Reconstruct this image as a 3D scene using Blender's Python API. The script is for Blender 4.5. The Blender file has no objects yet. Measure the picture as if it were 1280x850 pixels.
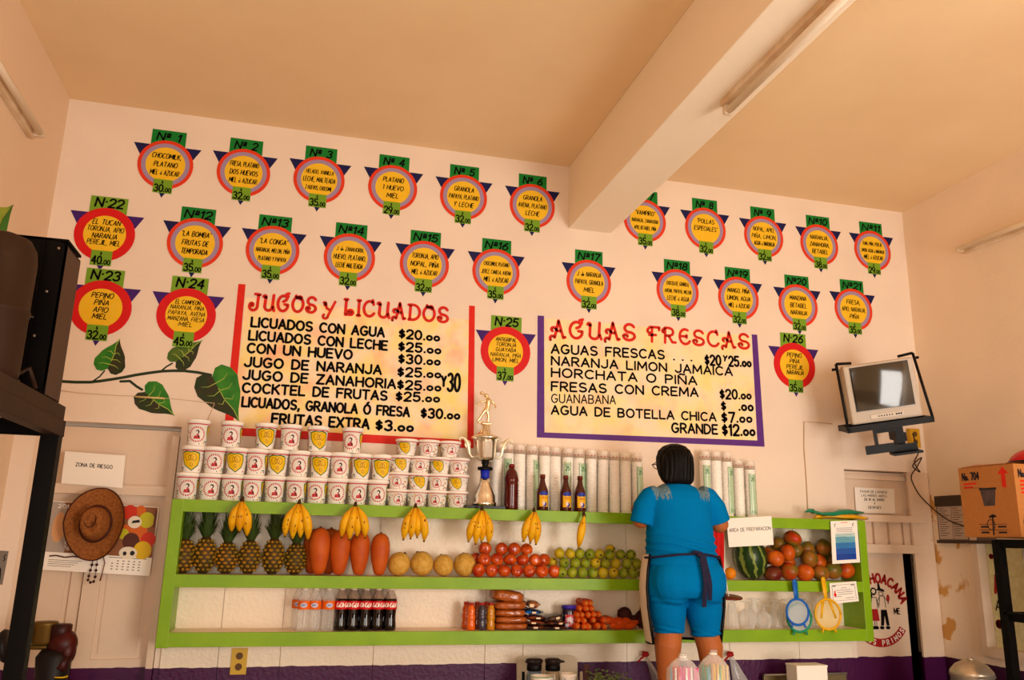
import bpy, bmesh, math, random
import numpy as np
from mathutils import Vector, Matrix, noise
from math import pi, sin, cos, radians as R

S = bpy.context.scene
COL = S.collection
random.seed(11)

# ---------------------------------------------------------------- camera
YAW, PIT, ROL, FPX = 0.247812797, 0.238158367, 0.0225531964, 1022.67
EYE = Vector((0, -4.3, 1.55))
_f = Vector((sin(YAW)*cos(PIT), cos(YAW)*cos(PIT), sin(PIT)))
_r0 = Vector((cos(YAW), -sin(YAW), 0)); _u0 = _r0.cross(_f)
_r = _r0*cos(ROL) + _u0*sin(ROL); _u = -_r0*sin(ROL) + _u0*cos(ROL)
cam_d = bpy.data.cameras.new('camera'); cam = bpy.data.objects.new('camera', cam_d); COL.objects.link(cam)
cam_d.sensor_fit = 'HORIZONTAL'; cam_d.sensor_width = 36; cam_d.lens = FPX*36/1280
cam.matrix_world = Matrix(((_r.x, _u.x, -_f.x, EYE.x), (_r.y, _u.y, -_f.y, EYE.y), (_r.z, _u.z, -_f.z, EYE.z), (0, 0, 0, 1)))
cam_d.clip_start = .05
S.camera = cam

def ray(x, y): return _f + _r*((x-640)/FPX) - _u*((y-425)/FPX)
def at(x, y, Y=0.):            # point of the photograph on the upright plane at depth Y
    d = ray(x, y); return EYE + d*((Y-EYE.y)/d.y)
def atX(x, y, X):
    d = ray(x, y); return EYE + d*((X-EYE.x)/d.x)

# ---------------------------------------------------------------- view, world, light
S.view_settings.view_transform = 'Standard'; S.view_settings.look = 'None'
S.view_settings.gamma = 1; S.view_settings.use_curve_mapping = False
S.view_settings.exposure = 0.08
S.cycles.max_bounces = 10; S.cycles.diffuse_bounces = 5; S.cycles.glossy_bounces = 4
S.cycles.transmission_bounces = 8; S.cycles.transparent_max_bounces = 16
S.cycles.caustics_reflective = False; S.cycles.caustics_refractive = False
S.cycles.sample_clamp_indirect = 6
w = bpy.data.worlds.new('world'); S.world = w; w.use_nodes = True
w.node_tree.nodes['Background'].inputs[0].default_value = (1, .93, .85, 1)
w.node_tree.nodes['Background'].inputs[1].default_value = 1.0

def area(name, loc, rot, sx, sy, power, col):
    l = bpy.data.lights.new(name, 'AREA'); l.shape = 'RECTANGLE'; l.size = sx; l.size_y = sy
    l.energy = power; l.color = col
    o = bpy.data.objects.new(name, l); o.location = loc; o.rotation_euler = rot; COL.objects.link(o); return o
# daylight through the street door and the shop window behind the photographer
LC = (1, .95, .88)
area('street_door_daylight', (3.0, -5.75, 1.25), (R(96), 0, 0), 1.3, 2.2, 126, LC)
area('shop_window_daylight', (-.2, -5.75, 1.6), (R(88), 0, 0), 1.2, 1.4, 42, LC)

# ---------------------------------------------------------------- materials
def lin(c):
    c = [x/255 for x in c]
    return tuple(x/12.92 if x <= .04045 else ((x+.055)/1.055)**2.4 for x in c) + (1,)
MATS = {}
def deep(c):
    """strong colours a touch richer than their swatch"""
    l = lin(c); mx = max(l[:3]); mn = min(l[:3])
    if mx < 1e-4 or (mx-mn)/mx < .55: return l
    return tuple(mx*.92*(v/mx)**1.12 for v in l[:3])+(1,)
def mat(name, rgb, rough=.5, metal=0, spec=.3, var=None, bump=None, rgb2=None, coat=0, objvar=0, trans=0, ior=1.45):
    """principled material; var=(scale, amount, second rgb) mottles the colour, bump=(scale, strength)"""
    if name in MATS: return MATS[name]
    m = bpy.data.materials.new(name); m.use_nodes = True; nt = m.node_tree; N = nt.nodes; L = nt.links
    b = N['Principled BSDF']
    b.inputs['Base Color'].default_value = deep(rgb); b.inputs['Roughness'].default_value = rough
    b.inputs['Metallic'].default_value = metal; b.inputs['Specular IOR Level'].default_value = spec
    b.inputs['Coat Weight'].default_value = coat; b.inputs['Transmission Weight'].default_value = trans; b.inputs['IOR'].default_value = ior
    tc = N.new('ShaderNodeTexCoord')
    if var:
        n = N.new('ShaderNodeTexNoise'); n.inputs['Scale'].default_value = var[0]; n.inputs['Detail'].default_value = 3
        vec = tc.outputs['Object']
        if objvar:
            oi = N.new('ShaderNodeObjectInfo'); ad = N.new('ShaderNodeVectorMath'); ad.operation = 'MULTIPLY_ADD'
            ad.inputs[1].default_value = (37, 53, 71); L.new(oi.outputs['Random'], ad.inputs[0]); L.new(vec, ad.inputs[2]); vec = ad.outputs[0]
        L.new(vec, n.inputs['Vector'])
        mr = N.new('ShaderNodeMapRange'); mr.inputs[1].default_value = .5-var[1]; mr.inputs[2].default_value = .5+var[1]
        L.new(n.outputs['Fac'], mr.inputs[0])
        mx = N.new('ShaderNodeMix'); mx.data_type = 'RGBA'
        mx.inputs[6].default_value = deep(rgb); mx.inputs[7].default_value = deep(var[2])
        L.new(mr.outputs[0], mx.inputs[0]); L.new(mx.outputs[2], b.inputs['Base Color'])
    if bump:
        n2 = N.new('ShaderNodeTexNoise'); n2.inputs['Scale'].default_value = bump[0]; n2.inputs['Detail'].default_value = 4
        L.new(tc.outputs['Object'], n2.inputs['Vector'])
        bp = N.new('ShaderNodeBump'); bp.inputs['Strength'].default_value = bump[1]; bp.inputs['Distance'].default_value = .01
        L.new(n2.outputs['Fac'], bp.inputs['Height']); L.new(bp.outputs[0], b.inputs['Normal'])
    MATS[name] = m; return m

def band_mat(name, upper, lower, zsplit, rough, rough_lo, bump, stain=None):
    """wall paint: two colours meeting at a hand-painted line at height zsplit"""
    m = bpy.data.materials.new(name); m.use_nodes = True; nt = m.node_tree; N = nt.nodes; L = nt.links
    b = N['Principled BSDF']; g = N.new('ShaderNodeNewGeometry'); sp = N.new('ShaderNodeSeparateXYZ'); L.new(g.outputs['Position'], sp.inputs[0])
    n = N.new('ShaderNodeTexNoise'); n.inputs['Scale'].default_value = 14; L.new(g.outputs['Position'], n.inputs['Vector'])
    ma = N.new('ShaderNodeMath'); ma.operation = 'MULTIPLY_ADD'; ma.inputs[1].default_value = .012; L.new(n.outputs['Fac'], ma.inputs[0]); L.new(sp.outputs['Z'], ma.inputs[2])
    gt = N.new('ShaderNodeMath'); gt.operation = 'GREATER_THAN'; gt.inputs[1].default_value = zsplit+.006; L.new(ma.outputs[0], gt.inputs[0])
    n3 = N.new('ShaderNodeTexNoise'); n3.inputs['Scale'].default_value = 2.2; n3.inputs['Detail'].default_value = 6; L.new(g.outputs['Position'], n3.inputs['Vector'])
    mr = N.new('ShaderNodeMapRange'); mr.inputs[1].default_value = .35; mr.inputs[2].default_value = .7; L.new(n3.outputs['Fac'], mr.inputs[0])
    u = N.new('ShaderNodeMix'); u.data_type = 'RGBA'; u.inputs[6].default_value = lin(upper); u.inputs[7].default_value = lin([c*.965 for c in upper]); L.new(mr.outputs[0], u.inputs[0])
    out = u.outputs[2]
    if stain:   # water damage low on the wall: (noise threshold, colour, z0, z1)
        n4 = N.new('ShaderNodeTexNoise'); n4.inputs['Scale'].default_value = 7; n4.inputs['Detail'].default_value = 5; L.new(g.outputs['Position'], n4.inputs['Vector'])
        s1 = N.new('ShaderNodeMapRange'); s1.inputs[1].default_value = stain[0]; s1.inputs[2].default_value = stain[0]+.05; L.new(n4.outputs['Fac'], s1.inputs[0])
        cy = N.new('ShaderNodeMath'); cy.operation = 'COMPARE'; cy.inputs[1].default_value = stain[2]; cy.inputs[2].default_value = stain[3]; L.new(sp.outputs['Z'], cy.inputs[0])
        cx = N.new('ShaderNodeMath'); cx.operation = 'GREATER_THAN'; cx.inputs[1].default_value = stain[4]; L.new(sp.outputs['Y'], cx.inputs[0])
        k = N.new('ShaderNodeMath'); k.operation = 'MULTIPLY'; L.new(s1.outputs[0], k.inputs[0]); L.new(cy.outputs[0], k.inputs[1])
        k2 = N.new('ShaderNodeMath'); k2.operation = 'MULTIPLY'; L.new(k.outputs[0], k2.inputs[0]); L.new(cx.outputs[0], k2.inputs[1])
        s = N.new('ShaderNodeMix'); s.data_type = 'RGBA'; L.new(k2.outputs[0], s.inputs[0]); L.new(out, s.inputs[6]); s.inputs[7].default_value = lin(stain[1]); out = s.outputs[2]
    mx = N.new('ShaderNodeMix'); mx.data_type = 'RGBA'; mx.inputs[6].default_value = lin(lower)
    L.new(gt.outputs[0], mx.inputs[0]); L.new(out, mx.inputs[7]); L.new(mx.outputs[2], b.inputs['Base Color'])
    rr = N.new('ShaderNodeMix'); rr.inputs[2].default_value = rough_lo; rr.inputs[3].default_value = rough; L.new(gt.outputs[0], rr.inputs[0]); L.new(rr.outputs[0], b.inputs['Roughness'])
    n2 = N.new('ShaderNodeTexNoise'); n2.inputs['Scale'].default_value = bump[0]; n2.inputs['Detail'].default_value = 5; L.new(g.outputs['Position'], n2.inputs['Vector'])
    bp = N.new('ShaderNodeBump'); bp.inputs['Strength'].default_value = bump[1]; bp.inputs['Distance'].default_value = .01
    L.new(n2.outputs['Fac'], bp.inputs['Height']); L.new(bp.outputs[0], b.inputs['Normal'])
    b.inputs['Specular IOR Level'].default_value = .3
    MATS[name] = m; return m

def clear_mat(name, rgb, opac, rough=.08, tint=(255, 255, 255)):
    """thin clear plastic or glass: mostly see-through with a glossy skin"""
    m = bpy.data.materials.new(name); m.use_nodes = True; nt = m.node_tree; N = nt.nodes; L = nt.links
    out = N['Material Output']; b = N['Principled BSDF']; b.inputs['Base Color'].default_value = lin(rgb); b.inputs['Roughness'].default_value = rough
    b.inputs['Specular IOR Level'].default_value = .9
    t = N.new('ShaderNodeBsdfTransparent'); t.inputs[0].default_value = lin(tint)
    lw = N.new('ShaderNodeLayerWeight'); lw.inputs[0].default_value = .35
    mr = N.new('ShaderNodeMapRange'); mr.inputs[3].default_value = opac; mr.inputs[4].default_value = min(1, opac+.5); L.new(lw.outputs['Facing'], mr.inputs[0])
    mx = N.new('ShaderNodeMixShader'); L.new(mr.outputs[0], mx.inputs[0]); L.new(t.outputs[0], mx.inputs[1]); L.new(b.outputs[0], mx.inputs[2]); L.new(mx.outputs[0], out.inputs[0])
    MATS[name] = m; return m

WALLC = (242, 221, 200)
m_wall = band_mat('wall_paint', WALLC, (70, 8, 62), .935, .75, .4, (60, .12))
m_wallr = band_mat('wall_paint_lit_right', (250, 228, 202), (58, 10, 50), .935, .75, .4, (60, .12), stain=(.56, (214, 158, 84), 1.45, .42, -.42))  # same wall paint, colour lightened to imitate more light on this side
m_panel = band_mat('glossy_panel_paint', (252, 234, 208), (70, 8, 62), .935, .3, .42, (55, .35))
m_door = band_mat('door_paint', (232, 206, 180), (70, 8, 62), .935, .55, .4, (30, .12))
m_ceil = mat('ceiling_paint', (244, 216, 174), .85, bump=(40, .1), var=(1.2, .3, (240, 210, 168)))
m_floor = mat('floor_tile', (222, 208, 192), .5, var=(3, .3, (206, 192, 176)))
m_beam = mat('beam_paint', (250, 234, 210), .8, bump=(40, .1))
m_green = mat('lime_green_paint', (128, 168, 16), .4, var=(6, .25, (146, 184, 24)), bump=(40, .08))
m_cream = mat('cream_board_paint', (243, 220, 192), .4)
m_white = mat('white_paper', (252, 243, 230), .7)
m_foam = mat('foam_white', (255, 247, 236), .35, spec=.5)
m_black = mat('black_paint', (9, 7, 7), .45, spec=.2)
m_ink = mat('black_sign_paint', (12, 6, 6), .6, spec=.1)
m_red = mat('red_sign_paint', (222, 36, 18), .55, var=(25, .3, (232, 50, 26)))
m_purp = mat('purple_sign_paint', (92, 44, 128), .55, var=(30, .3, (104, 54, 138)))
m_navy = mat('navy_paper', (22, 24, 78), .6)
m_viol = mat('violet_paper', (70, 30, 112), .6)
m_dgreen = mat('dark_green_paper', (8, 128, 48), .6)
m_lgreen = mat('light_green_paper', (126, 166, 44), .6)
m_orange = mat('orange_red_paint', (232, 70, 30), .6)
m_mauve = mat('mauve_paint', (160, 138, 168), .6)
m_yell = mat('yellow_paint', (252, 200, 22), .55, var=(30, .25, (250, 208, 60)))
m_crim = mat('crimson_paint', (222, 28, 30), .55)
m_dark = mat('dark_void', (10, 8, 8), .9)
m_chrome = mat('chrome', (225, 220, 210), .15, metal=1)
m_glass = clear_mat('clear_glass', (240, 240, 235), .10, .04)
m_clearbag = clear_mat('clear_plastic', (250, 246, 240), .22, .12)

# ---------------------------------------------------------------- objects and meshes
def tag(o, label=None, cat=None, group=None, kind=None):
    if label: o['label'] = label
    if cat: o['category'] = cat
    if group: o['group'] = group
    if kind: o['kind'] = kind
    return o
def thing(name, label, cat, loc=(0, 0, 0), rot=(0, 0, 0), group=None, scale=1):
    o = bpy.data.objects.new(name, None); COL.objects.link(o); o.empty_display_size = .05
    o.location = loc; o.rotation_euler = rot if not isinstance(rot, (int, float)) else (0, 0, rot); o.scale = (scale,)*3
    return tag(o, label, cat, group)
def dup(root, loc, rot=None, label=None, group=None, scale=None):
    r = root.copy(); COL.objects.link(r); r.location = loc
    if rot is not None: r.rotation_euler = rot if not isinstance(rot, (int, float)) else (0, 0, rot)
    if scale is not None: r.scale = (scale,)*3 if isinstance(scale, (int, float)) else scale
    if label: r['label'] = label
    if group: r['group'] = group
    for ch in list(root.children):
        c = ch.copy(); COL.objects.link(c); c.parent = r
        for g in list(ch.children):
            d = g.copy(); COL.objects.link(d); d.parent = c
    return r

class MB:
    def __init__(s): s.v = []; s.f = []; s.mi = []; s.sm = []; s.cur = 0
    def add(s, vs, fs, smooth=False, M=None):
        n = len(s.v)
        s.v += [tuple(M @ Vector(p)) if M else tuple(p) for p in vs]
        s.f += [tuple(i+n for i in f) for f in fs]; s.mi += [s.cur]*len(fs); s.sm += [smooth]*len(fs)
        return s
    def mat(s, i): s.cur = i; return s
    def box(s, c, d, M=None, bev=0):
        x, y, z = d[0]/2, d[1]/2, d[2]/2; C = Vector(c)
        if bev:
            bm = bmesh.new(); bmesh.ops.create_cube(bm, size=1); bmesh.ops.scale(bm, vec=d, verts=bm.verts)
            bmesh.ops.bevel(bm, geom=bm.edges[:], offset=bev, segments=2, affect='EDGES', profile=.6)
            bm.verts.index_update(); vs = [v.co+C for v in bm.verts]; fs = [[v.index for v in f.verts] for f in bm.faces]; bm.free()
            return s.add(vs, fs, False, M)
        vs = [C+Vector(p) for p in ((-x, -y, -z), (x, -y, -z), (x, y, -z), (-x, y, -z), (-x, -y, z), (x, -y, z), (x, y, z), (-x, y, z))]
        return s.add(vs, [(0, 3, 2, 1), (4, 5, 6, 7), (0, 1, 5, 4), (1, 2, 6, 5), (2, 3, 7, 6), (3, 0, 4, 7)], False, M)
    def tube(s, pts, r, seg=8, M=None, flat=1., smooth=True):
        pts = [Vector(p) for p in pts]; n = len(pts); rr = r if isinstance(r, (list, tuple)) else [r]*n
        vs = []; fs = []; up = None
        for i, p in enumerate(pts):
            t = (pts[min(i+1, n-1)]-pts[max(i-1, 0)])
            t = t.normalized() if t.length > 1e-9 else Vector((0, 0, 1))
            if up is None: up = Vector((0, 0, 1)) if abs(t.z) < .9 else Vector((0, 1, 0))
            a = t.cross(up)
            if a.length < 1e-5: a = t.cross(Vector((1, 0, 0)))
            a.normalize(); b = a.cross(t).normalized(); up = b
            for k in range(seg):
                q = 2*pi*k/seg; vs.append(p + a*cos(q)*rr[i] + b*sin(q)*rr[i]*flat)
        for i in range(n-1):
            for k in range(seg):
                k2 = (k+1) % seg; fs.append((i*seg+k, i*seg+k2, (i+1)*seg+k2, (i+1)*seg+k))
        fs.append(tuple(range(seg-1, -1, -1))); fs.append(tuple((n-1)*seg+k for k in range(seg)))
        return s.add(vs, fs, smooth, M)
    def lathe(s, prof, seg=20, M=None, smooth=True, caps=True):
        vs = []; fs = []; n = len(prof)
        for (r, z) in prof:
            for k in range(seg): q = 2*pi*k/seg; vs.append((r*cos(q), r*sin(q), z))
        for i in range(n-1):
            for k in range(seg):
                k2 = (k+1) % seg; fs.append((i*seg+k, i*seg+k2, (i+1)*seg+k2, (i+1)*seg+k))
        if caps:
            if prof[0][0] > 1e-4: fs.append(tuple(range(seg-1, -1, -1)))
            if prof[-1][0] > 1e-4: fs.append(tuple((n-1)*seg+k for k in range(seg)))
        return s.add(vs, fs, smooth, M)
    def ball(s, c, r, seg=16, rings=10, M=None, fn=None):
        """ellipsoid; fn(direction) -> radius factor"""
        rx, ry, rz = (r, r, r) if isinstance(r, (int, float)) else r
        vs = []; fs = []; C = Vector(c)
        for i in range(rings+1):
            th = pi*i/rings
            for k in range(seg):
                q = 2*pi*k/seg; d = Vector((sin(th)*cos(q), sin(th)*sin(q), -cos(th))); g = fn(d) if fn else 1
                vs.append(C+Vector((d.x*rx, d.y*ry, d.z*rz))*g)
        for i in range(rings):
            for k in range(seg):
                k2 = (k+1) % seg; fs.append((i*seg+k, i*seg+k2, (i+1)*seg+k2, (i+1)*seg+k))
        return s.add(vs, fs, True, M)
    def loft(s, secs, seg=20, M=None, p=2.0):
        """horizontal superellipse sections (x, y, z, rx, ry)"""
        vs = []; fs = []; n = len(secs)
        for (x, y, z, rx, ry) in secs:
            for k in range(seg):
                q = 2*pi*k/seg; c, d = cos(q), sin(q)
                vs.append((x+rx*math.copysign(abs(c)**(2/p), c), y+ry*math.copysign(abs(d)**(2/p), d), z))
        for i in range(n-1):
            for k in range(seg):
                k2 = (k+1) % seg; fs.append((i*seg+k, i*seg+k2, (i+1)*seg+k2, (i+1)*seg+k))
        fs.append(tuple(range(seg-1, -1, -1))); fs.append(tuple((n-1)*seg+k for k in range(seg)))
        return s.add(vs, fs, True, M)
    # flat artwork laid on a surface map F(x, y, offset)
    def prism(s, poly, F, o0, o1):
        n = len(poly); vs = [F(x, y, o0) for x, y in poly]+[F(x, y, o1) for x, y in poly]
        a = sum(poly[i][0]*poly[(i+1) % n][1]-poly[(i+1) % n][0]*poly[i][1] for i in range(n))
        idx = list(range(n)) if a > 0 else list(range(n))[::-1]
        fs = [tuple(n+i for i in idx), tuple(reversed(idx))]
        for j in range(n):
            i, k = idx[j], idx[(j+1) % n]; fs.append((i, k, n+k, n+i))
        return s.add(vs, fs)
    def disc(s, cx, cy, rx, ry, F, o0, o1, seg=28):
        return s.prism([(cx+rx*cos(2*pi*k/seg), cy+ry*sin(2*pi*k/seg)) for k in range(seg)], F, o0, o1)
    def ring(s, cx, cy, r0, r1, F, o0, o1, seg=36):
        vs = []
        for k in range(seg):
            c, d = cos(2*pi*k/seg), sin(2*pi*k/seg)
            for r, o in ((r0, o0), (r0, o1), (r1, o1), (r1, o0)): vs.append(F(cx+r*c, cy+r*d, o))
        fs = []
        for k in range(seg):
            a, b = 4*k, 4*((k+1) % seg)
            for j in range(4): fs.append((a+j, b+j, b+(j+1) % 4, a+(j+1) % 4))
        return s.add(vs, fs)
    def patch(s, poly, F, o, rings=3):
        """star-shaped patch following a curved surface"""
        dn = []
        for (x0, y0), (x1, y1) in zip(poly, poly[1:]+poly[:1]):
            q = max(1, int(math.hypot(x1-x0, y1-y0)/.006)); dn += [(x0+(x1-x0)*i/q, y0+(y1-y0)*i/q) for i in range(q)]
        poly = dn; cx = sum(p[0] for p in poly)/len(poly); cy = sum(p[1] for p in poly)/len(poly); n = len(poly)
        rings = max(rings, int(max(math.hypot(x-cx, y-cy) for x, y in poly)/.006))
        vs = [F(cx, cy, o)]; fs = []
        for j in range(1, rings+1):
            t = j/rings
            vs += [F(cx+(x-cx)*t, cy+(y-cy)*t, o) for x, y in poly]
        for k in range(n): fs.append((0, 1+k, 1+(k+1) % n))
        for j in range(rings-1):
            for k in range(n):
                a = 1+j*n; b = a+n; k2 = (k+1) % n; fs.append((a+k, b+k, b+k2, a+k2))
        return s.add(vs, fs)
    def ribbon(s, pts, wd, F, o, rnd=True, taper=None):
        n = len(pts)
        for i in range(n-1):
            (x0, y0), (x1, y1) = pts[i], pts[i+1]; dx, dy = x1-x0, y1-y0; l = math.hypot(dx, dy)
            if l < 1e-7: continue
            w0 = wd/2*(taper(i/(n-1)) if taper else 1); w1 = wd/2*(taper((i+1)/(n-1)) if taper else 1)
            nx, ny = -dy/l, dx/l
            s.add([F(x0-nx*w0, y0-ny*w0, o), F(x1-nx*w1, y1-ny*w1, o), F(x1+nx*w1, y1+ny*w1, o), F(x0+nx*w0, y0+ny*w0, o)], [(0, 1, 2, 3)])
        if rnd:
            for i, (x, y) in enumerate(pts):
                ww = wd/2*(taper(i/(n-1)) if taper else 1)
                s.add([F(x+ww*cos(k*pi/4), y+ww*sin(k*pi/4), o-.00005) for k in range(8)], [tuple(range(8))])
        return s
    def build(s, name, mats, parent=None, label=None, org=None, weld=False):
        """link as one mesh object; org: world-space vertices are stored relative to that point"""
        if not isinstance(mats, (list, tuple)): mats = [mats]
        me = bpy.data.meshes.new(name); vs = s.v
        if org is not None: vs = [(x-org[0], y-org[1], z-org[2]) for x, y, z in vs]
        me.from_pydata(vs, [], s.f)
        for m in mats: me.materials.append(m)
        me.polygons.foreach_set('material_index', s.mi); me.polygons.foreach_set('use_smooth', s.sm); me.update()
        o = bpy.data.objects.new(name, me); COL.objects.link(o)
        if parent is not None: o.parent = parent
        elif org is not None: o.location = org
        if label: o['label'] = label
        return o
def struct(name, mb, mats, parent=None):
    o = mb.build(name, mats, parent)
    if parent is None: o['kind'] = 'structure'
    return o
def fuse(mb, vox, smooth=4):
    """weld overlapping closed pieces into one continuous skin; returns a new MB"""
    me = bpy.data.meshes.new('tmp'); me.from_pydata(mb.v, [], mb.f); o = bpy.data.objects.new('tmp', me); COL.objects.link(o)
    md = o.modifiers.new('r', 'REMESH'); md.mode = 'VOXEL'; md.voxel_size = vox
    sm = o.modifiers.new('s', 'SMOOTH'); sm.iterations = smooth; sm.factor = .5
    dg = bpy.context.evaluated_depsgraph_get(); dg.update()
    m2 = bpy.data.meshes.new_from_object(o.evaluated_get(dg))
    out = MB(); out.add([v.co[:] for v in m2.vertices], [tuple(p.vertices) for p in m2.polygons], True)
    bpy.data.objects.remove(o); bpy.data.meshes.remove(me); bpy.data.meshes.remove(m2)
    return out

def Fwall(x, y, o): return (x, -o, y)                 # the back wall: x right, y up, offset into the room
def plane(org, u, v):
    org, u, v = Vector(org), Vector(u), Vector(v); n = u.cross(v).normalized()
    return lambda x, y, o: tuple(org+u*x+v*y+n*o)
def cone(r0, r1, h):                                   # upright cup wall: x is arc length measured from the front (-Y)
    def F(x, y, o):
        r = r0+(r1-r0)*y/h; a = x/max(r, .001)-pi/2; return ((r+o)*cos(a), (r+o)*sin(a), y)
    return F
def shield(w, h): return [(-.5*w, .42*h), (-.2*w, .5*h), (0, .46*h), (.2*w, .5*h), (.5*w, .42*h), (.5*w, .1*h), (.36*w, -.22*h), (0, -.5*h), (-.36*w, -.22*h), (-.5*w, .1*h)]
ORD = ['first', 'second', 'third', 'fourth', 'fifth', 'sixth', 'seventh', 'eighth', 'ninth', 'tenth', 'eleventh', 'twelfth', 'thirteenth', 'fourteenth']
def smooth(pts, k=6):
    P = [Vector(p) for p in pts]; P = [P[0]]+P+[P[-1]]; out = []
    for i in range(1, len(P)-2):
        a, b, c, d = P[i-1:i+3]
        for j in range(k):
            t = j/k; out.append(.5*((2*b)+(c-a)*t+(2*a-5*b+4*c-d)*t*t+(3*b-a-3*c+d)*t**3))
    return out+[P[-2]]
def nth(i, n): return 'leftmost' if i == 0 else 'rightmost' if i == n-1 else ORD[i]+' from left'

# ---------------------------------------------------------------- hand-painted lettering
def A(cx, cy, rx, ry, a0, a1, n=9): return [(cx+rx*cos(R(a0+(a1-a0)*i/n)), cy+ry*sin(R(a0+(a1-a0)*i/n))) for i in range(n+1)]
GL = {
 'A': (.62, [[(0, 0), (.31, 1), (.62, 0)], [(.11, .34), (.51, .34)]]),
 'B': (.56, [[(0, 0), (0, 1), (.26, 1)]+A(.28, .76, .22, .24, 80, -90, 6)+[(0, .52)], [(.28, .52)]+A(.29, .26, .26, .26, 90, -90, 6)+[(0, 0)]]),
 'C': (.6, [A(.34, .5, .34, .5, 48, 312, 12)]),
 'D': (.6, [[(0, 0), (0, 1), (.18, 1)]+A(.2, .5, .4, .5, 90, -90, 9)+[(0, 0)]]),
 'E': (.5, [[(.5, 1), (0, 1), (0, 0), (.5, 0)], [(0, .52), (.42, .52)]]),
 'F': (.5, [[(.5, 1), (0, 1), (0, 0)], [(0, .52), (.42, .52)]]),
 'G': (.66, [A(.34, .5, .34, .5, 50, 325, 12)+[(.64, .45), (.4, .45)]]),
 'H': (.58, [[(0, 0), (0, 1)], [(.58, 0), (.58, 1)], [(0, .52), (.58, .52)]]),
 'I': (.02, [[(0, 0), (0, 1)]]),
 'J': (.5, [[(.48, 1), (.48, .28)]+A(.24, .27, .24, .27, 0, -165, 7)]),
 'K': (.56, [[(0, 0), (0, 1)], [(.54, 1), (0, .42)], [(.18, .6), (.56, 0)]]),
 'L': (.48, [[(0, 1), (0, 0), (.48, 0)]]),
 'M': (.74, [[(0, 0), (.04, 1), (.37, .25), (.7, 1), (.74, 0)]]),
 'N': (.6, [[(0, 0), (0, 1), (.6, 0), (.6, 1)]]),
 'O': (.68, [A(.34, .5, .34, .5, 90, 450, 16)]),
 'P': (.54, [[(0, 0), (0, 1), (.26, 1)]+A(.27, .74, .26, .26, 85, -90, 7)+[(0, .48)]]),
 'Q': (.68, [A(.34, .5, .34, .5, 90, 450, 16), [(.42, .22), (.68, -.06)]]),
 'R': (.56, [[(0, 0), (0, 1), (.26, 1)]+A(.27, .74, .26, .26, 85, -90, 7)+[(0, .48)], [(.24, .48), (.56, 0)]]),
 'S': (.56, [A(.29, .75, .26, .25, 35, 270, 8)+A(.28, .25, .28, .25, 85, -145, 8)]),
 'T': (.58, [[(0, 1), (.58, 1)], [(.29, 1), (.29, 0)]]),
 'U': (.58, [[(0, 1), (0, .3)]+A(.29, .29, .29, .29, 180, 360, 8)+[(.58, 1)]]),
 'V': (.6, [[(0, 1), (.3, 0), (.6, 1)]]),
 'W': (.84, [[(0, 1), (.2, 0), (.42, .8), (.64, 0), (.84, 1)]]),
 'X': (.58, [[(0, 0), (.58, 1)], [(0, 1), (.58, 0)]]),
 'Y': (.58, [[(0, 1), (.29, .48), (.58, 1)], [(.29, .48), (.29, 0)]]),
 'Z': (.56, [[(0, 1), (.56, 1), (0, 0), (.56, 0)]]),
 '0': (.52, [A(.26, .5, .26, .5, 90, 450, 14)]),
 '1': (.2, [[(0, .78), (.18, 1), (.18, 0)]]),
 '2': (.5, [A(.25, .72, .25, .28, 165, -20, 8)+[(.42, .5), (0, 0), (.5, 0)]]),
 '3': (.5, [A(.24, .76, .23, .24, 150, -85, 8)+A(.24, .26, .26, .26, 85, -150, 8)]),
 '4': (.54, [[(.4, 0), (.4, 1), (0, .32), (.54, .32)]]),
 '5': (.5, [[(.46, 1), (.06, 1), (.03, .56)]+A(.24, .32, .26, .31, 120, -150, 9)]),
 '6': (.52, [[(.42, .98), (.14, .7)]+A(.26, .29, .26, .29, 165, 520, 14)]),
 '7': (.5, [[(0, 1), (.5, 1), (.18, 0)]]),
 '8': (.5, [A(.25, .76, .21, .24, 90, 450, 12), A(.25, .27, .25, .27, 90, 450, 12)]),
 '9': (.52, [A(.26, .7, .26, .3, 0, 360, 14)+[(.5, .5), (.3, 0)]]),
 '$': (.42, [A(.21, .66, .19, .17, 30, 270, 7)+A(.21, .33, .2, .17, 85, -150, 7), [(.21, .98), (.21, .02)]]),
 '.': (.06, [[(.03, .04), (.05, .04)]]), ',': (.1, [[(.08, .08), (.02, -.16)]]),
 '"': (.16, [[(.02, 1.02), (.04, .8)], [(.14, 1.02), (.14, .8)]]), "'": (.08, [[(.06, 1.08), (.02, .84)]]),
 '-': (.3, [[(0, .48), (.3, .48)]]), ' ': (.34, []), '#': (.3, [A(.15, .78, .13, .18, 90, 450, 8), [(0, .48), (.3, .48)]]),
 ':': (.06, [[(.03, .1), (.05, .1)], [(.03, .6), (.05, .6)]]), '*': (.14, [[(.05, .62), (.09, .62)]]),
 'o': (.42, [A(.21, .26, .21, .24, 90, 450, 11)]), 'y': (.3, [[(.05, .95), (.17, .62), (.3, .95)], [(.17, .62), (.12, .3)]]),
 'e': (.38, [[(.02, .28), (.36, .28)]+A(.19, .26, .18, .24, 5, 320, 9)]),
 'd': (.4, [A(.19, .24, .18, .24, 0, 360, 9), [(.38, 1), (.38, 0)]]),
}
GL['Ñ'] = (.6, GL['N'][1]+[[(.1, 1.16), (.24, 1.24), (.38, 1.16), (.5, 1.22)]])
GL['ó'] = (.42, GL['o'][1]+[[(.2, .68), (.3, .86)]])
GL['Ó'] = (.68, GL['O'][1]+[[(.3, 1.14), (.46, 1.3)]])
SW = {k: v for k, v in GL.items()}                    # show-card letters with curled ends, for the two headings
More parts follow.
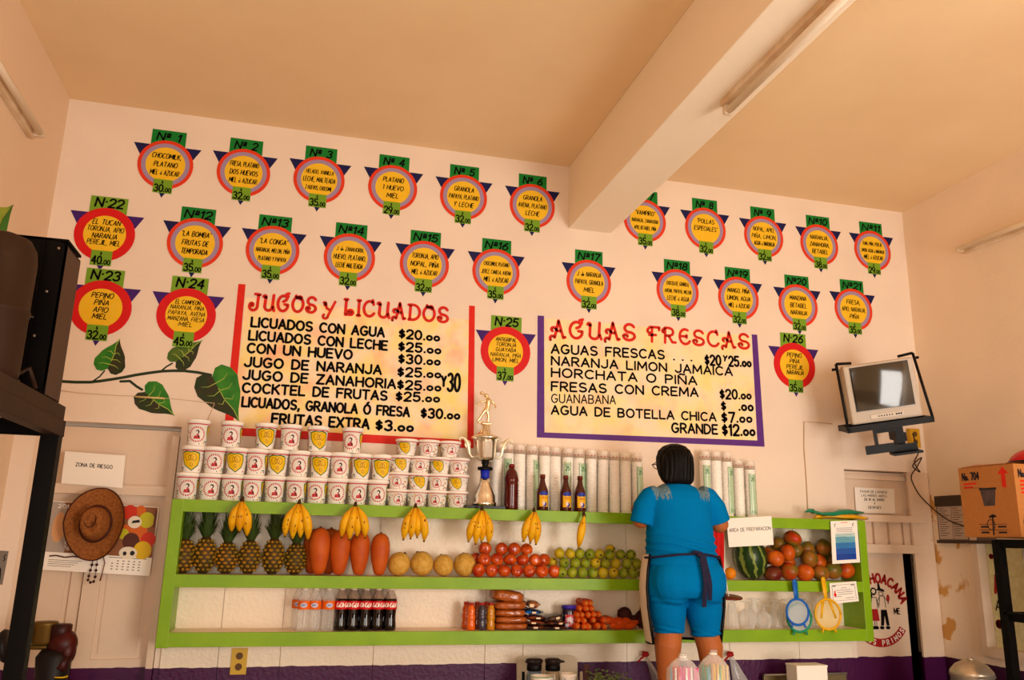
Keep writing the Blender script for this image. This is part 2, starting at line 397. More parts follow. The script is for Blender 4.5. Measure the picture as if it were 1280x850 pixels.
SW.update({
 'J': (.62, [[(.3, 1.02), (.6, 1.0)], [(.5, 1), (.48, .3)]+A(.24, .24, .24, .26, 0, -200, 9)+A(.12, .34, .1, .1, 190, -60, 6)]),
 'U': (.66, [A(.06, .86, .08, .1, -60, 170, 5)[::-1]+[(.12, .9), (.1, .3)]+A(.33, .27, .24, .27, 180, 350, 8)+[(.6, 1)], [(.6, .3), (.68, 0)]]),
 'G': (.7, [A(.34, .5, .33, .5, 60, 330, 12)+[(.64, .42), (.44, .44)], [(.34, .62), (.5, .7), (.62, .98)], [(.5, 1.1), (.66, 1.16)]]),
 'O': (.68, [A(.34, .48, .33, .48, 100, 480, 16)+[(.2, 1.04)], A(.44, .9, .1, .1, 200, -60, 6)]),
 'S': (.58, [A(.3, .74, .25, .25, 20, 270, 8)+A(.28, .25, .3, .25, 85, -185, 9)+A(.1, .26, .1, .09, 180, -30, 5)]),
 'Y': (.7, [A(.08, .86, .09, .1, -80, 120, 5)[::-1]+[(.14, .95), (.22, .55), (.4, .42)], [(.68, 1.02), (.5, .5), (.3, -.06)]+A(.18, -.04, .14, .16, -20, -230, 6)]),
 'L': (.56, [[(.02, 1), (.2, 1)], [(.12, 1), (.1, 0), (.3, .02)]+A(.38, .16, .16, .16, -80, 150, 6)+A(.34, .2, .09, .07, 150, 300, 4)]),
 'I': (.14, [[(0, 1), (.16, 1)], [(.08, 1), (.08, 0)], [(0, 0), (.16, 0)]]),
 'C': (.6, [[(.5, 1.08), (.56, .8)], A(.34, .5, .33, .5, 55, 325, 12)]),
 'A': (.74, [[(.0, -.12)]+A(.1, -.04, .12, .14, 220, 20, 5)+[(.4, 1.04), (.64, 0), (.74, .04)], A(.16, .5, .12, .12, 240, 40, 5)+[(.3, .42), (.54, .4)]]),
 'D': (.64, [[(.06, .02), (.08, .98)], [(-.04, .98), (.2, 1)]+A(.22, .5, .42, .5, 85, -90, 9)+[(0, 0)]]),
 'F': (.6, [A(.04, .72, .1, .14, -60, -250, 5)+[(.1, .98), (.6, .98), (.58, .8)], [(.2, .98), (.18, 0)], [(.04, .44), (.4, .46)]]),
 'R': (.66, [[(.08, .0), (.1, .98)], A(.02, .78, .08, .1, -60, -250, 5)+[(.1, 1), (.28, 1)]+A(.3, .74, .24, .26, 85, -90, 7)+[(.1, .48)], [(.28, .48), (.48, .06), (.66, .06)]]),
 'E': (.56, [A(.32, .5, .31, .5, 62, 325, 11), [(.06, .52), (.4, .52)], [(.4, .44), (.4, .6)]]),
})
def text(mb, s, F, x, y, h, o, width=None, wt=.13, slant=0., gap=.2, font=GL, rnd=True, align='l', rise=0., hs=1.):
    """letters along a baseline from (x, y); width squeezes or stretches the line to fit"""
    tot = 0; pen = []
    for c in s:
        g = font.get(c) or font.get(c.upper()) or font['.']
        pen.append((tot, g)); tot += g[0]+gap
    tot = max(tot-gap, .01); kx = (width/(tot*h)) if width else hs
    if align == 'c': x -= tot*h*kx/2
    for px, g in pen:
        for st in g[1]:
            pts = [(x+(px+a+slant*b)*h*kx, y+b*h+(px+a)*h*kx*rise) for a, b in st]
            mb.ribbon(pts, wt*h, F, o, rnd)
    return mb
def line_px(mb, s, p0, p1, hpx, wt=.16, font=GL, o=.0022, gap=.22):
    """a line of wall lettering between two baseline points read off the photograph"""
    a, b = at(*p0), at(*p1); hh = at(p0[0], p0[1]-hpx).z-a.z
    text(mb, s, Fwall, a.x, a.z, hh, o, width=b.x-a.x, wt=wt, gap=gap, font=font, rise=(b.z-a.z)/(b.x-a.x))

# ================================================================ the room
XL, XR, ZC, YF = -1.31, 3.75, 3.72, -5.85
m = MB()
for x0, x1, z0, z1 in ((-1.5, -1.22, 0, ZC), (-1.22, -.58, 2.05, ZC), (-.58, 3.16, 0, ZC), (3.16, 3.74, 2.0, ZC), (3.74, 3.95, 0, ZC)):
    m.box(((x0+x1)/2, .1, (z0+z1)/2), (x1-x0, .2, z1-z0))
struct('wall_back', m, m_wall)
m = MB(); m.box((XL-.1, YF/2, ZC/2), (.2, -YF, ZC)); struct('wall_left', m, mat('wall_paint_shaded_left', (234, 206, 176), .75, bump=(60, .12)))  # shared wall paint, deepened: the dimness of this side is put into the colour
m = MB()                                                # right wall with a doorway-like niche near the back corner
for y0, y1, z0, z1 in ((-.315, 0, 0, ZC), (-1.0, -.315, 0, .995), (-1.0, -.315, 1.95, ZC), (YF, -1.0, 0, ZC)):
    m.box((XR+.1, (y0+y1)/2, (z0+z1)/2), (.2, y1-y0, z1-z0))
struct('wall_right', m, m_wallr)
m = MB()
for x0, x1, z0, z1 in ((-1.5, -.85, 0, ZC), (-.85, .45, 0, .8), (-.85, .45, 2.4, ZC), (.45, 2.2, 0, ZC), (2.2, 3.6, 2.45, ZC), (3.6, 3.95, 0, ZC)):
    m.box(((x0+x1)/2, YF-.1, (z0+z1)/2), (x1-x0, .2, z1-z0))
struct('wall_front', m, m_wall)
m = MB(); m.box((1.22, (YF)/2, -.05), (5.5, -YF+.4, .1)); struct('floor', m, m_floor)
m = MB(); m.box((1.22, (YF)/2, ZC+.05), (5.5, -YF+.4, .1)); struct('ceiling', m, m_ceil)
m = MB(); m.box(((1.415+1.68)/2, YF/2, (3.328+ZC)/2), (.265, -YF, ZC-3.328), bev=.006); o = struct('trim_1', m, m_beam); o['label'] = 'plastered ceiling beam'
m = MB()                                                # glossy painted boards behind the shelves, with seams
sx = [-.553, -.30, -.02, .42, .98, 1.18, 1.75, 2.35, 2.78, 3.12]
for a, b in zip(sx, sx[1:]): m.box(((a+b)/2, -.006, .86), (b-a-.003, .012, 1.68))
o = struct('trim_2', m, m_panel); o['label'] = 'glossy cream boards with a purple lower band'
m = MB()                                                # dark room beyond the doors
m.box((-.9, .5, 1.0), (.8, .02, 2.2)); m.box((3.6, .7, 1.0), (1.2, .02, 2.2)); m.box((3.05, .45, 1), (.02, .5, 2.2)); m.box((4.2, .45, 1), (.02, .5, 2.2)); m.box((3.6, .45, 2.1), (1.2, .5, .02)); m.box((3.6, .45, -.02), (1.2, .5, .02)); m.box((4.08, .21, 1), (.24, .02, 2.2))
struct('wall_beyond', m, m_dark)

def leaf(mb, x0, x1, z0, z1, y, panels, t=.035, rec=.012):
    """door leaf: stiles and rails around recessed panels (x0, x1, z0, z1), front face at y"""
    xs = sorted({x0, x1, *[p[0] for p in panels], *[p[1] for p in panels]}); zs = sorted({z0, z1, *[p[2] for p in panels], *[p[3] for p in panels]})
    for a, b in zip(xs, xs[1:]):
        for c, d in zip(zs, zs[1:]):
            inside = any(p[0] <= a and b <= p[1] and p[2] <= c and d <= p[3] for p in panels)
            yy = y+(rec if inside else 0)
            mb.box(((a+b)/2, yy+t/2, (c+d)/2), (b-a, t, d-c))
    for p in panels:                                    # raised field
        mb.box(((p[0]+p[1])/2, y+rec-.002, (p[2]+p[3])/2), (p[1]-p[0]-.05, .006, p[3]-p[2]-.05))
d1 = thing('door_1', 'old white panelled double door under a boarded transom, behind the hat', 'door'); d1['kind'] = 'structure'; del d1['category']
m = MB(); leaf(m, -.935, -.582, .02, 1.716, .035, [(-.86, -.645, .97, 1.64), (-.86, -.645, .3, .905)]); m.build('door_leaf', m_door, d1)
m = MB(); leaf(m, -1.21, -.941, .02, 1.716, .05, [(-1.15, -.99, 1.05, 1.62), (-1.15, -.99, .3, .98)]); m.build('door_leaf', m_door, d1)
m = MB(); m.box((-.9, .053, 1.735), (.61, .09, .045)); m.box((-1.213, .06, 1.0), (.02, .11, 2.1)); m.box((-.598, .015, 1.0), (.03, .06, 2.0)); m.build('door_frame', m_door, d1)
m = MB(); m.box((-.9, .06, 1.893), (.63, .03, .275)); m.box((-.9, .062, 1.925), (.50, .03, .20)); m.build('transom_panel', m_door, d1)

d2 = thing('door_2', 'white back door left ajar, with a slatted vent and a painted emblem', 'door'); d2['kind'] = 'structure'; del d2['category']
m = MB(); leaf(m, 2.95, 3.545, .02, 1.515, .03, []); m.build('door_leaf', m_door, d2)
m = MB()
for x in (3.17, 3.29, 3.395, 3.50, 3.60): m.box((x, .03, 1.63), (.085 if x > 3.2 else .03, .02, .15))
m.box((3.4, .045, 1.63), (.5, .01, .16)); m.build('vent_slats', m_door, d2)
m = MB(); m.box((3.40, .005, 1.715), (.60, .05, .04)); m.box((3.39, .0, 1.54), (.58, .05, .05)); m.box((3.672, .0, 1.0), (.144, .016, 2.0)); m.box((3.64, .08, 1.78), (.02, .1, .46)); m.build('door_frame', m_door, d2)
m = MB(); m.box((3.40, .075, 1.86), (.47, .03, .27)); m.box((3.40, .06, 1.96), (.47, .05, .025)); m.build('transom_panel', m_door, d2)

w1 = thing('window_1', 'narrow side opening in the right wall with a pale board inside', 'window'); w1['kind'] = 'structure'; del w1['category']
m = MB(); m.box((3.765, -.325, 1.47), (.07, .045, .98)); m.box((3.769, -.69, 1.005), (.084, .68, .05)); m.box((3.775, -.66, 1.62), (.05, .7, .05)); m.build('window_frame', m_door, w1)
m_pale = mat('pale_board', (226, 224, 176), .5, var=(40, .2, (208, 200, 150)))
m = MB(); m.box((3.80, -.47, 1.475), (.02, .24, .91)); m.build('pale_board', m_pale, w1)
m = MB(); m.box((3.93, -.66, 1.45), (.02, .9, 1.1)); m.build('back_board', m_door, w1)
FW = plane((3.789, -.375, 1.45), (0, -1, 0), (0, 0, 1))
m = MB(); text(m, 'M', FW, .01, -.13, .09, .001, wt=.22, width=.08, slant=.1); text(m, '*', FW, .0, .0, .1, .001, wt=.3); text(m, '*', FW, .005, -.36, .1, .001, wt=.5); m.build('red_lettering', mat('brick_red', (160, 26, 24), .6), w1)
m = MB(); text(m, 'AZ', FW, .0, -.225, .05, .001, wt=.14, width=.09); m.build('black_lettering', m_ink, w1)

# fluorescent battens
def batten(name, p0, p1, down, label):
    """bare tube on a channel from p0 to p1; 'down' points away from the surface"""
    p0, p1, dn = Vector(p0), Vector(p1), Vector(down); L = (p1-p0).length; ax = (p1-p0).normalized(); sd = ax.cross(dn)
    t = thing(name, label, 'lamp', p0)
    Mx = Matrix((ax, sd, dn)).transposed().to_4x4()
    m = MB(); m.box((L/2, 0, .014), (L, .05, .028), Mx, bev=.004); m.build('channel', mat('batten_enamel', (238, 216, 186), .45, var=(9, .2, (214, 180, 140))), t)
    m = MB(); m.tube([Mx @ Vector((.025, 0, .052)), Mx @ Vector((L-.025, 0, .052))], .016, 12); m.build('fluorescent_tube', mat('tube_glass', (250, 236, 214), .25), t)
    for k in (.012, L-.012):
        m = MB(); m.box((k, 0, .042), (.024, .034, .05), Mx, bev=.006); m.build('lamp_holder', mat('lamp_holder_plastic', (226, 204, 176), .5), t)
batten('fluorescent_lamp', (1.585, -1.55, 3.328), (1.585, -2.78, 3.328), (0, 0, -1), 'unlit bare fluorescent tube under the ceiling beam')
batten('fluorescent_lamp', (XL, -.47, 3.285), (XL, -1.69, 3.30), (1, 0, 0), 'unlit bare fluorescent tube high on the left wall')
batten('fluorescent_lamp', (XR, -.48, 3.288), (XR, -1.70, 3.25), (-1, 0, 0), 'unlit bare fluorescent tube high on the right wall')

# ================================================================ round menu badges
BADGES = {
 1: ((207, 206), ['CHOCOMILK,', 'PLATANO', 'MIEL ó AZUCAR'], '30'), 2: ((304.6, 216), ['FRESA, PLATANO', 'DOS HUEVOS', 'MIEL ó AZUCAR'], '32'),
 3: ((399, 225), ['HELADO, VAINILLA', 'LECHE, MALTEADA', '2 HUEVOS, CHOCOMIL'], '35'), 4: ((491, 235), ['PLATANO', '1 HUEVO', 'MIEL'], '29'),
 5: ((579.5, 246.6), ['GRANOLA', 'PAPAYA, PLATANO', 'Y LECHE'], '32'), 6: ((665.4, 257.6), ['GRANOLA', 'AVENA, PLATANO', 'LECHE'], '32'),
 7: ((806, 275.8), ['"VAMPIRO"', 'NARANJA, ZANAHORIA', 'APIO, BETABEL, PIÑA'], '35'), 8: ((881.7, 286), ['"POLLAS', 'ESPECIALES"', ''], '32'),
 9: ((954.5, 296), ['NOPAL, APIO,', 'PIÑA, LIMON,', 'AGUA ó NARANJA'], '32'), 10: ((1024, 306), ['NARANJA,', 'ZANAHORIA,', 'BETABEL'], '38'),
 11: ((1090.5, 313.5), ['TUNA, PIÑA, PEREJIL', 'LIMON, AGUA ó NARANJA', 'MIEL ó AZUCAR'], '29'), 12: ((244, 304), ['"LA BOMBA"', 'FRUTAS DE', 'TEMPORADA'], '35'),
 13: ((341, 313), ['"LA CONGA"', 'NARANJA, MELON, PIÑA', 'PLATANO Y PAPAYA'], '35'), 14: ((437, 322), ['J. de ZANAHORIA,', 'HUEVO, PLATANO,', 'LECHE MALTEADA'], '32'),
 15: ((530.6, 330.6), ['TORONJA, APIO', 'NOPAL, PIÑA', 'MIEL ó AZUCAR'], '32'), 16: ((620, 340), ['CHOCOMILK, PLATANO', 'JEREZ, CANELA, AVENA', 'MIEL ó AZUCAR'], '35'),
 17: ((736, 353), ['J. de NARANJA', 'PAPAYA, GRANOLA', 'MIEL'], '32'), 18: ((847, 364), ['CHOCOLATE, GRANOLA,', 'AVENA, PAPAYA, MELON', 'LECHE ó AGUA'], '38'),
 19: ((923, 373), ['MANGO, PIÑA', 'LIMON, AGUA', 'MIEL ó AZUCAR'], '32'), 20: ((997.5, 382), ['MANZANA', 'BETABEL', 'NARANJA'], '32'),
 21: ((1066.7, 387), ['FRESA,', 'APIO, NARANJA,', 'PIÑA'], '35'), 22: ((131, 293), ['EL TUCAN', 'TORONJA, APIO', 'NARANJA', 'PEREJIL, MIEL'], '40'),
 23: ((126, 385), ['PEPINO', 'PIÑA', 'APIO', 'MIEL'], '32'), 24: ((233, 394), ['EL CAMPEON', 'NARANJA, PIÑA', 'PAPAYA, AVENA', 'MANZANA, FRESA', 'MIEL'], '45'),
 25: ((632, 439.4), ['ANTIGRIPAL', 'TORONJA', 'GUAYABA', 'NARANJA, PIÑA', 'LIMON, MIEL'], '37'), 26: ((993, 457), ['PEPINO', 'PIÑA', 'PEREJIL', 'NARANJA'], '35')}
def badge(k, px, lines, price):
    c = at(*px); red = k >= 22; r = .142 if red else .137
    rows = [q.replace('"', '').replace(',', '').upper() for q in lines if q]
    t = thing('menu_badge', f'round {"red and purple" if red else "blue and mauve"} menu badge numbered {k} reading {rows[0]}', 'sign', c, group='round menu badges on the back wall')
    F = lambda x, y, o: (x*r, -o, y*r)
    m = MB(); m.prism([(-1.22, .78), (1.22, .78), (0, -1.36)], F, 0, .001); m.build('triangle', m_viol if red else m_navy, t)
    m = MB(); m.prism([(-.62, .72), (.62, .72), (.62, 1.42), (-.62, 1.42)], F, .001, .002); tg = m.build('number_tab', m_lgreen if red else m_dgreen, t)
    m = MB()
    if red: text(m, 'N*'+str(k), F, 0, 1.03, .32, .0025, width=.9, wt=.22, slant=.12, align='c')
    else: text(m, 'N#'+(' ' if k < 10 else '')+str(k), F, -.02, 1.0, .3, .0025, width=.94 if k > 9 else .82, wt=.22, slant=.15, align='c')
    m.build('number', m_ink, tg)
    m = MB()
    if red: m.ring(0, 0, .70, 1.0, F, .001, .003); m.build('red_ring', m_crim, t)
    else:
        m.ring(0, 0, .87, 1.0, F, .001, .003); m.build('orange_ring', m_orange, t)
        m = MB(); m.ring(0, 0, .71, .90, F, .001, .0028); m.build('mauve_ring', m_mauve, t)
    m = MB(); m.disc(0, 0, .73, .73, F, .001, .0025, 36); dc = m.build('yellow_disc', m_yell, t)
    m = MB(); n = len(lines)
    ys = {3: (.25, -.1, -.44), 4: (.36, .1, -.16, -.4), 5: (.40, .2, -.01, -.22, -.42)}[n]
    for i, s in enumerate(lines):
        if not s: continue
        half = math.sqrt(max(.05, .64**2-(ys[i]+.08)**2)); L = len(s)
        wd = min(2*half*.97, (.103 if n == 3 else .1)*L*(1.15 if L < 9 else 1)); hh = (.2 if n == 3 else .185 if n == 4 else .15)
        if L > 15: hh *= .85
        text(m, s, F, -wd/2, ys[i], hh, .0032, width=wd, wt=.165 if L < 12 else .14, slant=.2, rnd=False)
    m.build('lettering', m_ink, dc)
    m = MB(); m.prism([(-.34, -1.17), (.34, -1.17), (.34, -.62), (-.34, -.62)], F, .001, .004); pt = m.build('price_tab', m_lgreen, t)
    m = MB(); text(m, price, F, -.29, -1.12, .28, .0045, width=.31, wt=.2); text(m, '.', F, .05, -1.12, .26, .0045, wt=.2); text(m, '00', F, .11, -1.12, .16, .0045, width=.19, wt=.24); text(m, '$', F, -.05, -.8, .13, .0045, wt=.18)
    m.build('price', m_ink, pt)
for k, (px, lines, price) in BADGES.items(): badge(k, px, lines, price)

# ================================================================ the two large painted price lists
m_sponge = mat('sponged_paint', (252, 226, 186), .6)
def sponge_setup(mm, ca, cb, cc):
    nt = mm.node_tree; N, L = nt.nodes, nt.links; b = N['Principled BSDF']; g = N.new('ShaderNodeNewGeometry')
    prev = None
    for i, (sc, th, col) in enumerate(((6, .52, cb), (7.5, .58, cc), (11, .6, ca))):
        mp = N.new('ShaderNodeVectorMath'); mp.operation = 'ADD'; mp.inputs[1].default_value = (i*7.3, 0, i*3.1); L.new(g.outputs['Position'], mp.inputs[0])
        n = N.new('ShaderNodeTexNoise'); n.inputs['Scale'].default_value = sc; n.inputs['Detail'].default_value = 2; L.new(mp.outputs[0], n.inputs['Vector'])
        mr = N.new('ShaderNodeMapRange'); mr.inputs[1].default_value = th-.1; mr.inputs[2].default_value = th+.16; mr.inputs[4].default_value = .85; L.new(n.outputs['Fac'], mr.inputs[0])
        mx = N.new('ShaderNodeMix'); mx.data_type = 'RGBA'; L.new(mr.outputs[0], mx.inputs[0])
        if prev: L.new(prev, mx.inputs[6])
        else: mx.inputs[6].default_value = lin((253, 228, 190))
        mx.inputs[7].default_value = lin(col); prev = mx.outputs[2]
    L.new(prev, b.inputs['Base Color'])
sponge_setup(m_sponge, (253, 224, 120), (253, 226, 120), (253, 180, 140))
m_sponge2 = mat('sponged_paint_pale', (253, 230, 196), .6); sponge_setup(m_sponge2, (253, 232, 160), (253, 226, 130), (252, 200, 160))
def wpoly(pts): return [(at(*p).x, at(*p).z) for p in pts]
def list_px(x0, y0, k): return lambda x, y: (x0+x*k, y0+y*k)
c = at(440, 460)
b1 = thing('price_list', 'painted juice and milkshake price list in a red frame, black lettering', 'sign', (c.x, 0, c.z))
org = (c.x, 0, c.z)
m = MB(); m.prism(wpoly([(307, 372), (586, 400), (585, 553), (291, 535)]), Fwall, 0, .0008); m.build('background', m_sponge, b1, org=org)
m = MB(); m.prism(wpoly([(298, 355), (307, 355.5), (291, 536), (279.5, 543)]), Fwall, 0, .0016); m.prism(wpoly([(586.3, 382), (593.6, 382.5), (592, 560), (584, 551)]), Fwall, 0, .0016)
m.prism(wpoly([(291, 534.5), (440, 542), (585, 550), (592, 560.5), (440, 552.5), (279.5, 543.5)]), Fwall, 0, .0016); m.build('red_frame', m_red, b1, org=org)
P = list_px(280, 340, .2656)
for s, a, b, h in (('JUGOS', (118, 178), (430, 192), 74), ('Y', (462, 206), (520, 208), 66), ('LICUADOS', (562, 200), (1052, 238), 72)):
    m = MB(); line_px(m, s, P(*a), P(*b), h*.2656, .19, SW); m.build('heading_word', m_red, b1, org=org)
m = MB()
for s, a, b, h in (('LICUADOS CON AGUA', (128, 256), (752, 305), 42), ('$20.oo', (825, 310), (1012, 325), 40), ('LICUADOS CON LECHE', (117, 318), (766, 367), 42), ('$25.oo', (822, 370), (1018, 385), 40),
        ('CON UN HUEVO', (110, 378), (600, 410), 42), ('$30.oo', (822, 428), (1015, 438), 40), ('JUGO DE NARANJA', (97, 443), (738, 481), 42), ('$25.oo', (818, 490), (1018, 498), 40),
        ('JUGO DE ZANAHORIA', (90, 503), (805, 548), 42), ('$25.oo', (817, 550), (1018, 560), 40), ('Y', (1024, 536), (1042, 537), 44), ('30', (1052, 560), (1108, 562), 82),
        ('COCKTEL DE FRUTAS', (87, 565), (765, 603), 42), ('$25.oo', (810, 605), (1012, 612), 40), ('LICUADOS, GRANOLA Ó FRESA', (85, 632), (870, 680), 43), ('$30.oo', (928, 685), (1107, 692), 42),
        ('FRUTAS EXTRA', (225, 712), (680, 738), 45), ('$3.oo', (715, 743), (888, 750), 45)):
    line_px(m, s, P(*a), P(*b), h*.2656, .26 if h < 80 else .15)
m.build('lettering', m_ink, b1, org=org)
c = at(810, 480); org = (c.x, 0, c.z)
b2 = thing('price_list', 'painted fruit water price list in a purple frame, red heading', 'sign', org)
m = MB(); m.prism(wpoly([(680, 398), (946, 420), (947, 551), (680, 541)]), Fwall, 0, .0008); m.build('background', m_sponge2, b2, org=org)
m = MB(); m.prism(wpoly([(672, 394.4), (680, 395), (680.5, 541), (671, 547)]), Fwall, 0, .0016); m.prism(wpoly([(939.5, 418), (946.3, 418.5), (955.6, 558.3), (946.5, 551)]), Fwall, 0, .0016)
m.prism(wpoly([(671, 546.8), (680.5, 540.5), (946.5, 550.6), (955.6, 558.4)]), Fwall, 0, .0016); m.build('purple_frame', m_purp, b2, org=org)
P = list_px(580, 370, .3125)
for s, a, b, h in (('AGUAS', (345, 166), (683, 178), 66), ('FRESCAS', (738, 182), (1140, 212), 60)): m = MB(); line_px(m, s, P(*a), P(*b), h*.3125, .18, SW); m.build('heading_word', m_red, b2, org=org)
m = MB()
for s, a, b, h in (('AGUAS FRESCAS', (350, 228), (800, 252), 34), ('. . .', (838, 256), (910, 260), 34), ('$20', (965, 275), (1026, 277), 38), ('y', (1036, 268), (1052, 269), 30), ('25.oo', (1060, 280), (1147, 283), 38), ('NARANJA LIMON JAMAICA', (350, 275), (1072, 318), 33), ('HORCHATA O PIÑA', (350, 322), (930, 355), 33),
        ('FRESAS CON CREMA', (350, 378), (935, 402), 34), ('$20.oo', (1025, 411), (1147, 412), 36), ('GUANABANA', (350, 426), (605, 432), 33), ('$', (1030, 457), (1046, 457), 34), ('.oo', (1100, 457), (1155, 459), 40), ('AGUA DE BOTELLA CHICA', (350, 472), (1007, 500), 33), ('$7.oo', (1032, 505), (1150, 505), 38),
        ('GRANDE', (832, 545), (1013, 552), 36), ('$12.oo', (1035, 557), (1162, 558), 42)):
    line_px(m, s, P(*a), P(*b), h*.3125, .15 if s == 'GUANABANA' else .23)
m.build('lettering', m_ink, b2, org=org)

# ================================================================ painted vine
m_lf1 = mat('leaf_green_paint', (38, 112, 34), .6, var=(18, .2, (70, 140, 40))); m_lf2 = mat('leaf_dark_green_paint', (34, 58, 22), .6, var=(20, .2, (62, 50, 30))); m_vein = mat('leaf_vein_paint', (170, 186, 84), .6); m_stem = mat('vine_stem_paint', (40, 52, 26), .6)  # two-tone mural leaves: a mid green half and a dark green half
m_lf3 = mat('leaf_olive_paint', (98, 116, 36), .6, var=(18, .2, (62, 96, 30)))
def painted_leaf(F, base, tip, wd, mats, parent, flip=1):
    bx, by = base; ax, ay = tip[0]-bx, tip[1]-by; L = math.hypot(ax, ay); ux, uy = ax/L, ay/L; nx, ny = -uy, ux
    def pt(t, s): return (bx+ux*L*t+nx*wd*s, by+uy*L*t+ny*wd*s)
    prof = [(0, 0), (-.12, .16), (-.12, .34), (.02, .5), (.2, .54), (.36, .46), (.5, .4), (.62, .3), (.78, .14), (.9, .05), (1, .0)]
    mid = [(1, 0), (.75, .03), (.5, -.03), (.25, -.02)]
    t = MB(); t.prism([pt(a, -b*flip) for a, b in prof]+[pt(a, b) for a, b in mid], F, 0, .0021); g = t.build('leaf', mats[1], parent)
    t = MB(); t.prism([pt(a, b*flip) for a, b in prof]+[pt(a, b) for a, b in mid], F, 0, .0023); t.build('leaf_half', mats[0], g)
    t = MB()
    t.ribbon([pt(a, b) for a, b in mid[::-1]], .004, F, .0028, False)
    for k, (a, b) in enumerate(((.08, .42), (.28, .4), (.5, .26))):
        for sg in (1, -1): t.ribbon([pt(a*.8+.08, 0), pt(a+.06, b*.5*sg), pt(a, b*.85*sg)], .0045, F, .0028, False, taper=lambda q: 1-.7*q)
    t.build('veins', mats[2], g)
P = list_px(0, 330, .2353)
c = at(150, 480)
vine = thing('vine_mural', 'painted green vine with heart-shaped leaves along the left of the wall', 'wall painting', (c.x, 0, c.z))
def vp(x, y): q = at(*P(x, y)); return (q.x-c.x, q.z-c.z)
FV = Fwall
m = MB(); m.ribbon([vp(*p) for p in ((300, 622), (400, 628), (480, 628), (540, 621), (600, 612), (660, 602), (720, 590), (790, 579), (860, 570), (920, 567), (980, 568), (1050, 576), (1120, 590))], .014, FV, .0009)
m.ribbon([vp(*p) for p in ((495, 622), (530, 598), (555, 568))], .007, FV, .0009); m.ribbon([vp(*p) for p in ((860, 566), (885, 545), (915, 528))], .008, FV, .0009); m.ribbon([vp(*p) for p in ((640, 624), (690, 622), (725, 650), (755, 668))], .012, FV, .0009)
m.build('stem', m_stem, vine)
painted_leaf(FV, vp(572, 556), vp(637, 398), .135, (m_lf1, m_lf2, m_vein), vine)
painted_leaf(FV, vp(935, 520), vp(1076, 404), .12, (m_lf3, m_lf2, m_vein), vine)
painted_leaf(FV, vp(770, 680), vp(928, 806), .145, (m_lf1, m_lf2, m_vein), vine)
painted_leaf(FV, vp(1128, 598), vp(1272, 838), .20, (m_lf1, m_lf2, m_vein), vine)
q0, q1 = atX(-22, 325, XL), atX(16, 256, XL)
vl = thing('leaf_mural', 'large painted yellow-green leaf on the left wall above the condenser', 'wall painting', (XL, q0.y, q0.z))
FL = plane((0, 0, 0), (0, 1, 0), (0, 0, 1))
painted_leaf(FL, (-.1, -.1), (q1.y-q0.y, q1.z-q0.z), .42, (mat('leaf_lime_paint', (178, 190, 70), .6, var=(9, .2, (120, 160, 50))), mat('leaf_mid_green_paint', (60, 128, 44), .6), m_stem), vl)

# string and splinter of lath across the wall, loose wire by the corner
m = MB(); m.tube([at(*P(x, y), -.004) for x, y in ((300, 670), (420, 685), (600, 697), (730, 703), (940, 718), (1140, 740))], .0016, 5)
m.tube([at(*P(x, y), -.004) for x, y in ((1140, 740), (1120, 790), (1090, 860))], .0016, 5)
c = at(200, 498); tag(m.build('string', mat('cream_string', (214, 186, 150), .8), org=(c.x, -.004, c.z)), 'thin cream string pinned across the wall below the painted vine', 'string')
m = MB(); a, b = at(*P(720, 705), -.012), at(*P(875, 714), -.012); m.tube([a, b], .005, 6); tag(m.build('wooden_stick', mat('pale_stick', (226, 196, 132), .6), org=tuple(a)), 'short pale stick caught in the string over a painted leaf', 'stick')
m = MB(); m.tube([at(x, y, -.006) for x, y in ((1041, 530), (1022, 528), (1005, 527), (1005, 560), (1008, 600), (1010, 640))], .0025, 5)
c = at(1005, 527); tag(m.build('cable', mat('cream_cable', (214, 184, 148), .6), org=tuple(c)), 'thin cream cable running down the wall left of the television', 'cable')

# emblem on the back door
c = at(1099, 763, .03); org = (c.x, .0285, c.z)
em = thing('door_emblem', 'painted shop emblem with a dancing couple on the back door', 'wall painting', org)
kx = .192; FE = lambda x, y, o: (x*kx, -o, y*kx)
m_brick = mat('brick_red_paint', (170, 30, 28), .6)
m = MB()
for i, ch in enumerate('LA MICHOACANA'):
    a = 20+(12-i)*13.6
    if ch == ' ': continue
    ca, sa = cos(R(a)), sin(R(a))
    Fa = lambda x, y, o, ca=ca, sa=sa: FE(ca*(.82+y)+sa*x, sa*(.82+y)-ca*x, o)
    text(m, ch, Fa, 0, 0, .25, .001, wt=.27, align='c')
m.build('arched_lettering', m_brick, em)
m = MB(); n = 22; arc = [R(-34-116*i/n) for i in range(n+1)]
m.prism([(1.06*cos(a), 1.06*sin(a)) for a in arc][::-1]+[(.82*cos(a), .82*sin(a)) for a in arc], FE, 0, .0008); bd = m.build('red_band', m_brick, em)
m = MB()
for i, ch in enumerate('LOS PRIMOS'):
    a = -125+i*9.6
    if ch == ' ': continue
    ca, sa = cos(R(a)), sin(R(a))
    Fa = lambda x, y, o, ca=ca, sa=sa: FE(ca*(1.01-y)-sa*x, sa*(1.01-y)+ca*x, o)
    text(m, ch, Fa, 0, 0, .14, .0014, wt=.2, align='c')
m.build('band_lettering', m_white, bd)
m = MB(); text(m, 'ME', FE, .52, -.1, .16, .001, width=.2, wt=.2); m.build('small_lettering', m_ink, em)
m = MB()                                                # two little dancers in red, white and black
m.prism([(-.26, .04), (-.06, .04), (-.02, -.3), (-.34, -.3)], FE, 0, .001); m.disc(.34, .36, .055, .11, FE, 0, .001, 12); m.build('red_clothes', m_brick, em)
m = MB()
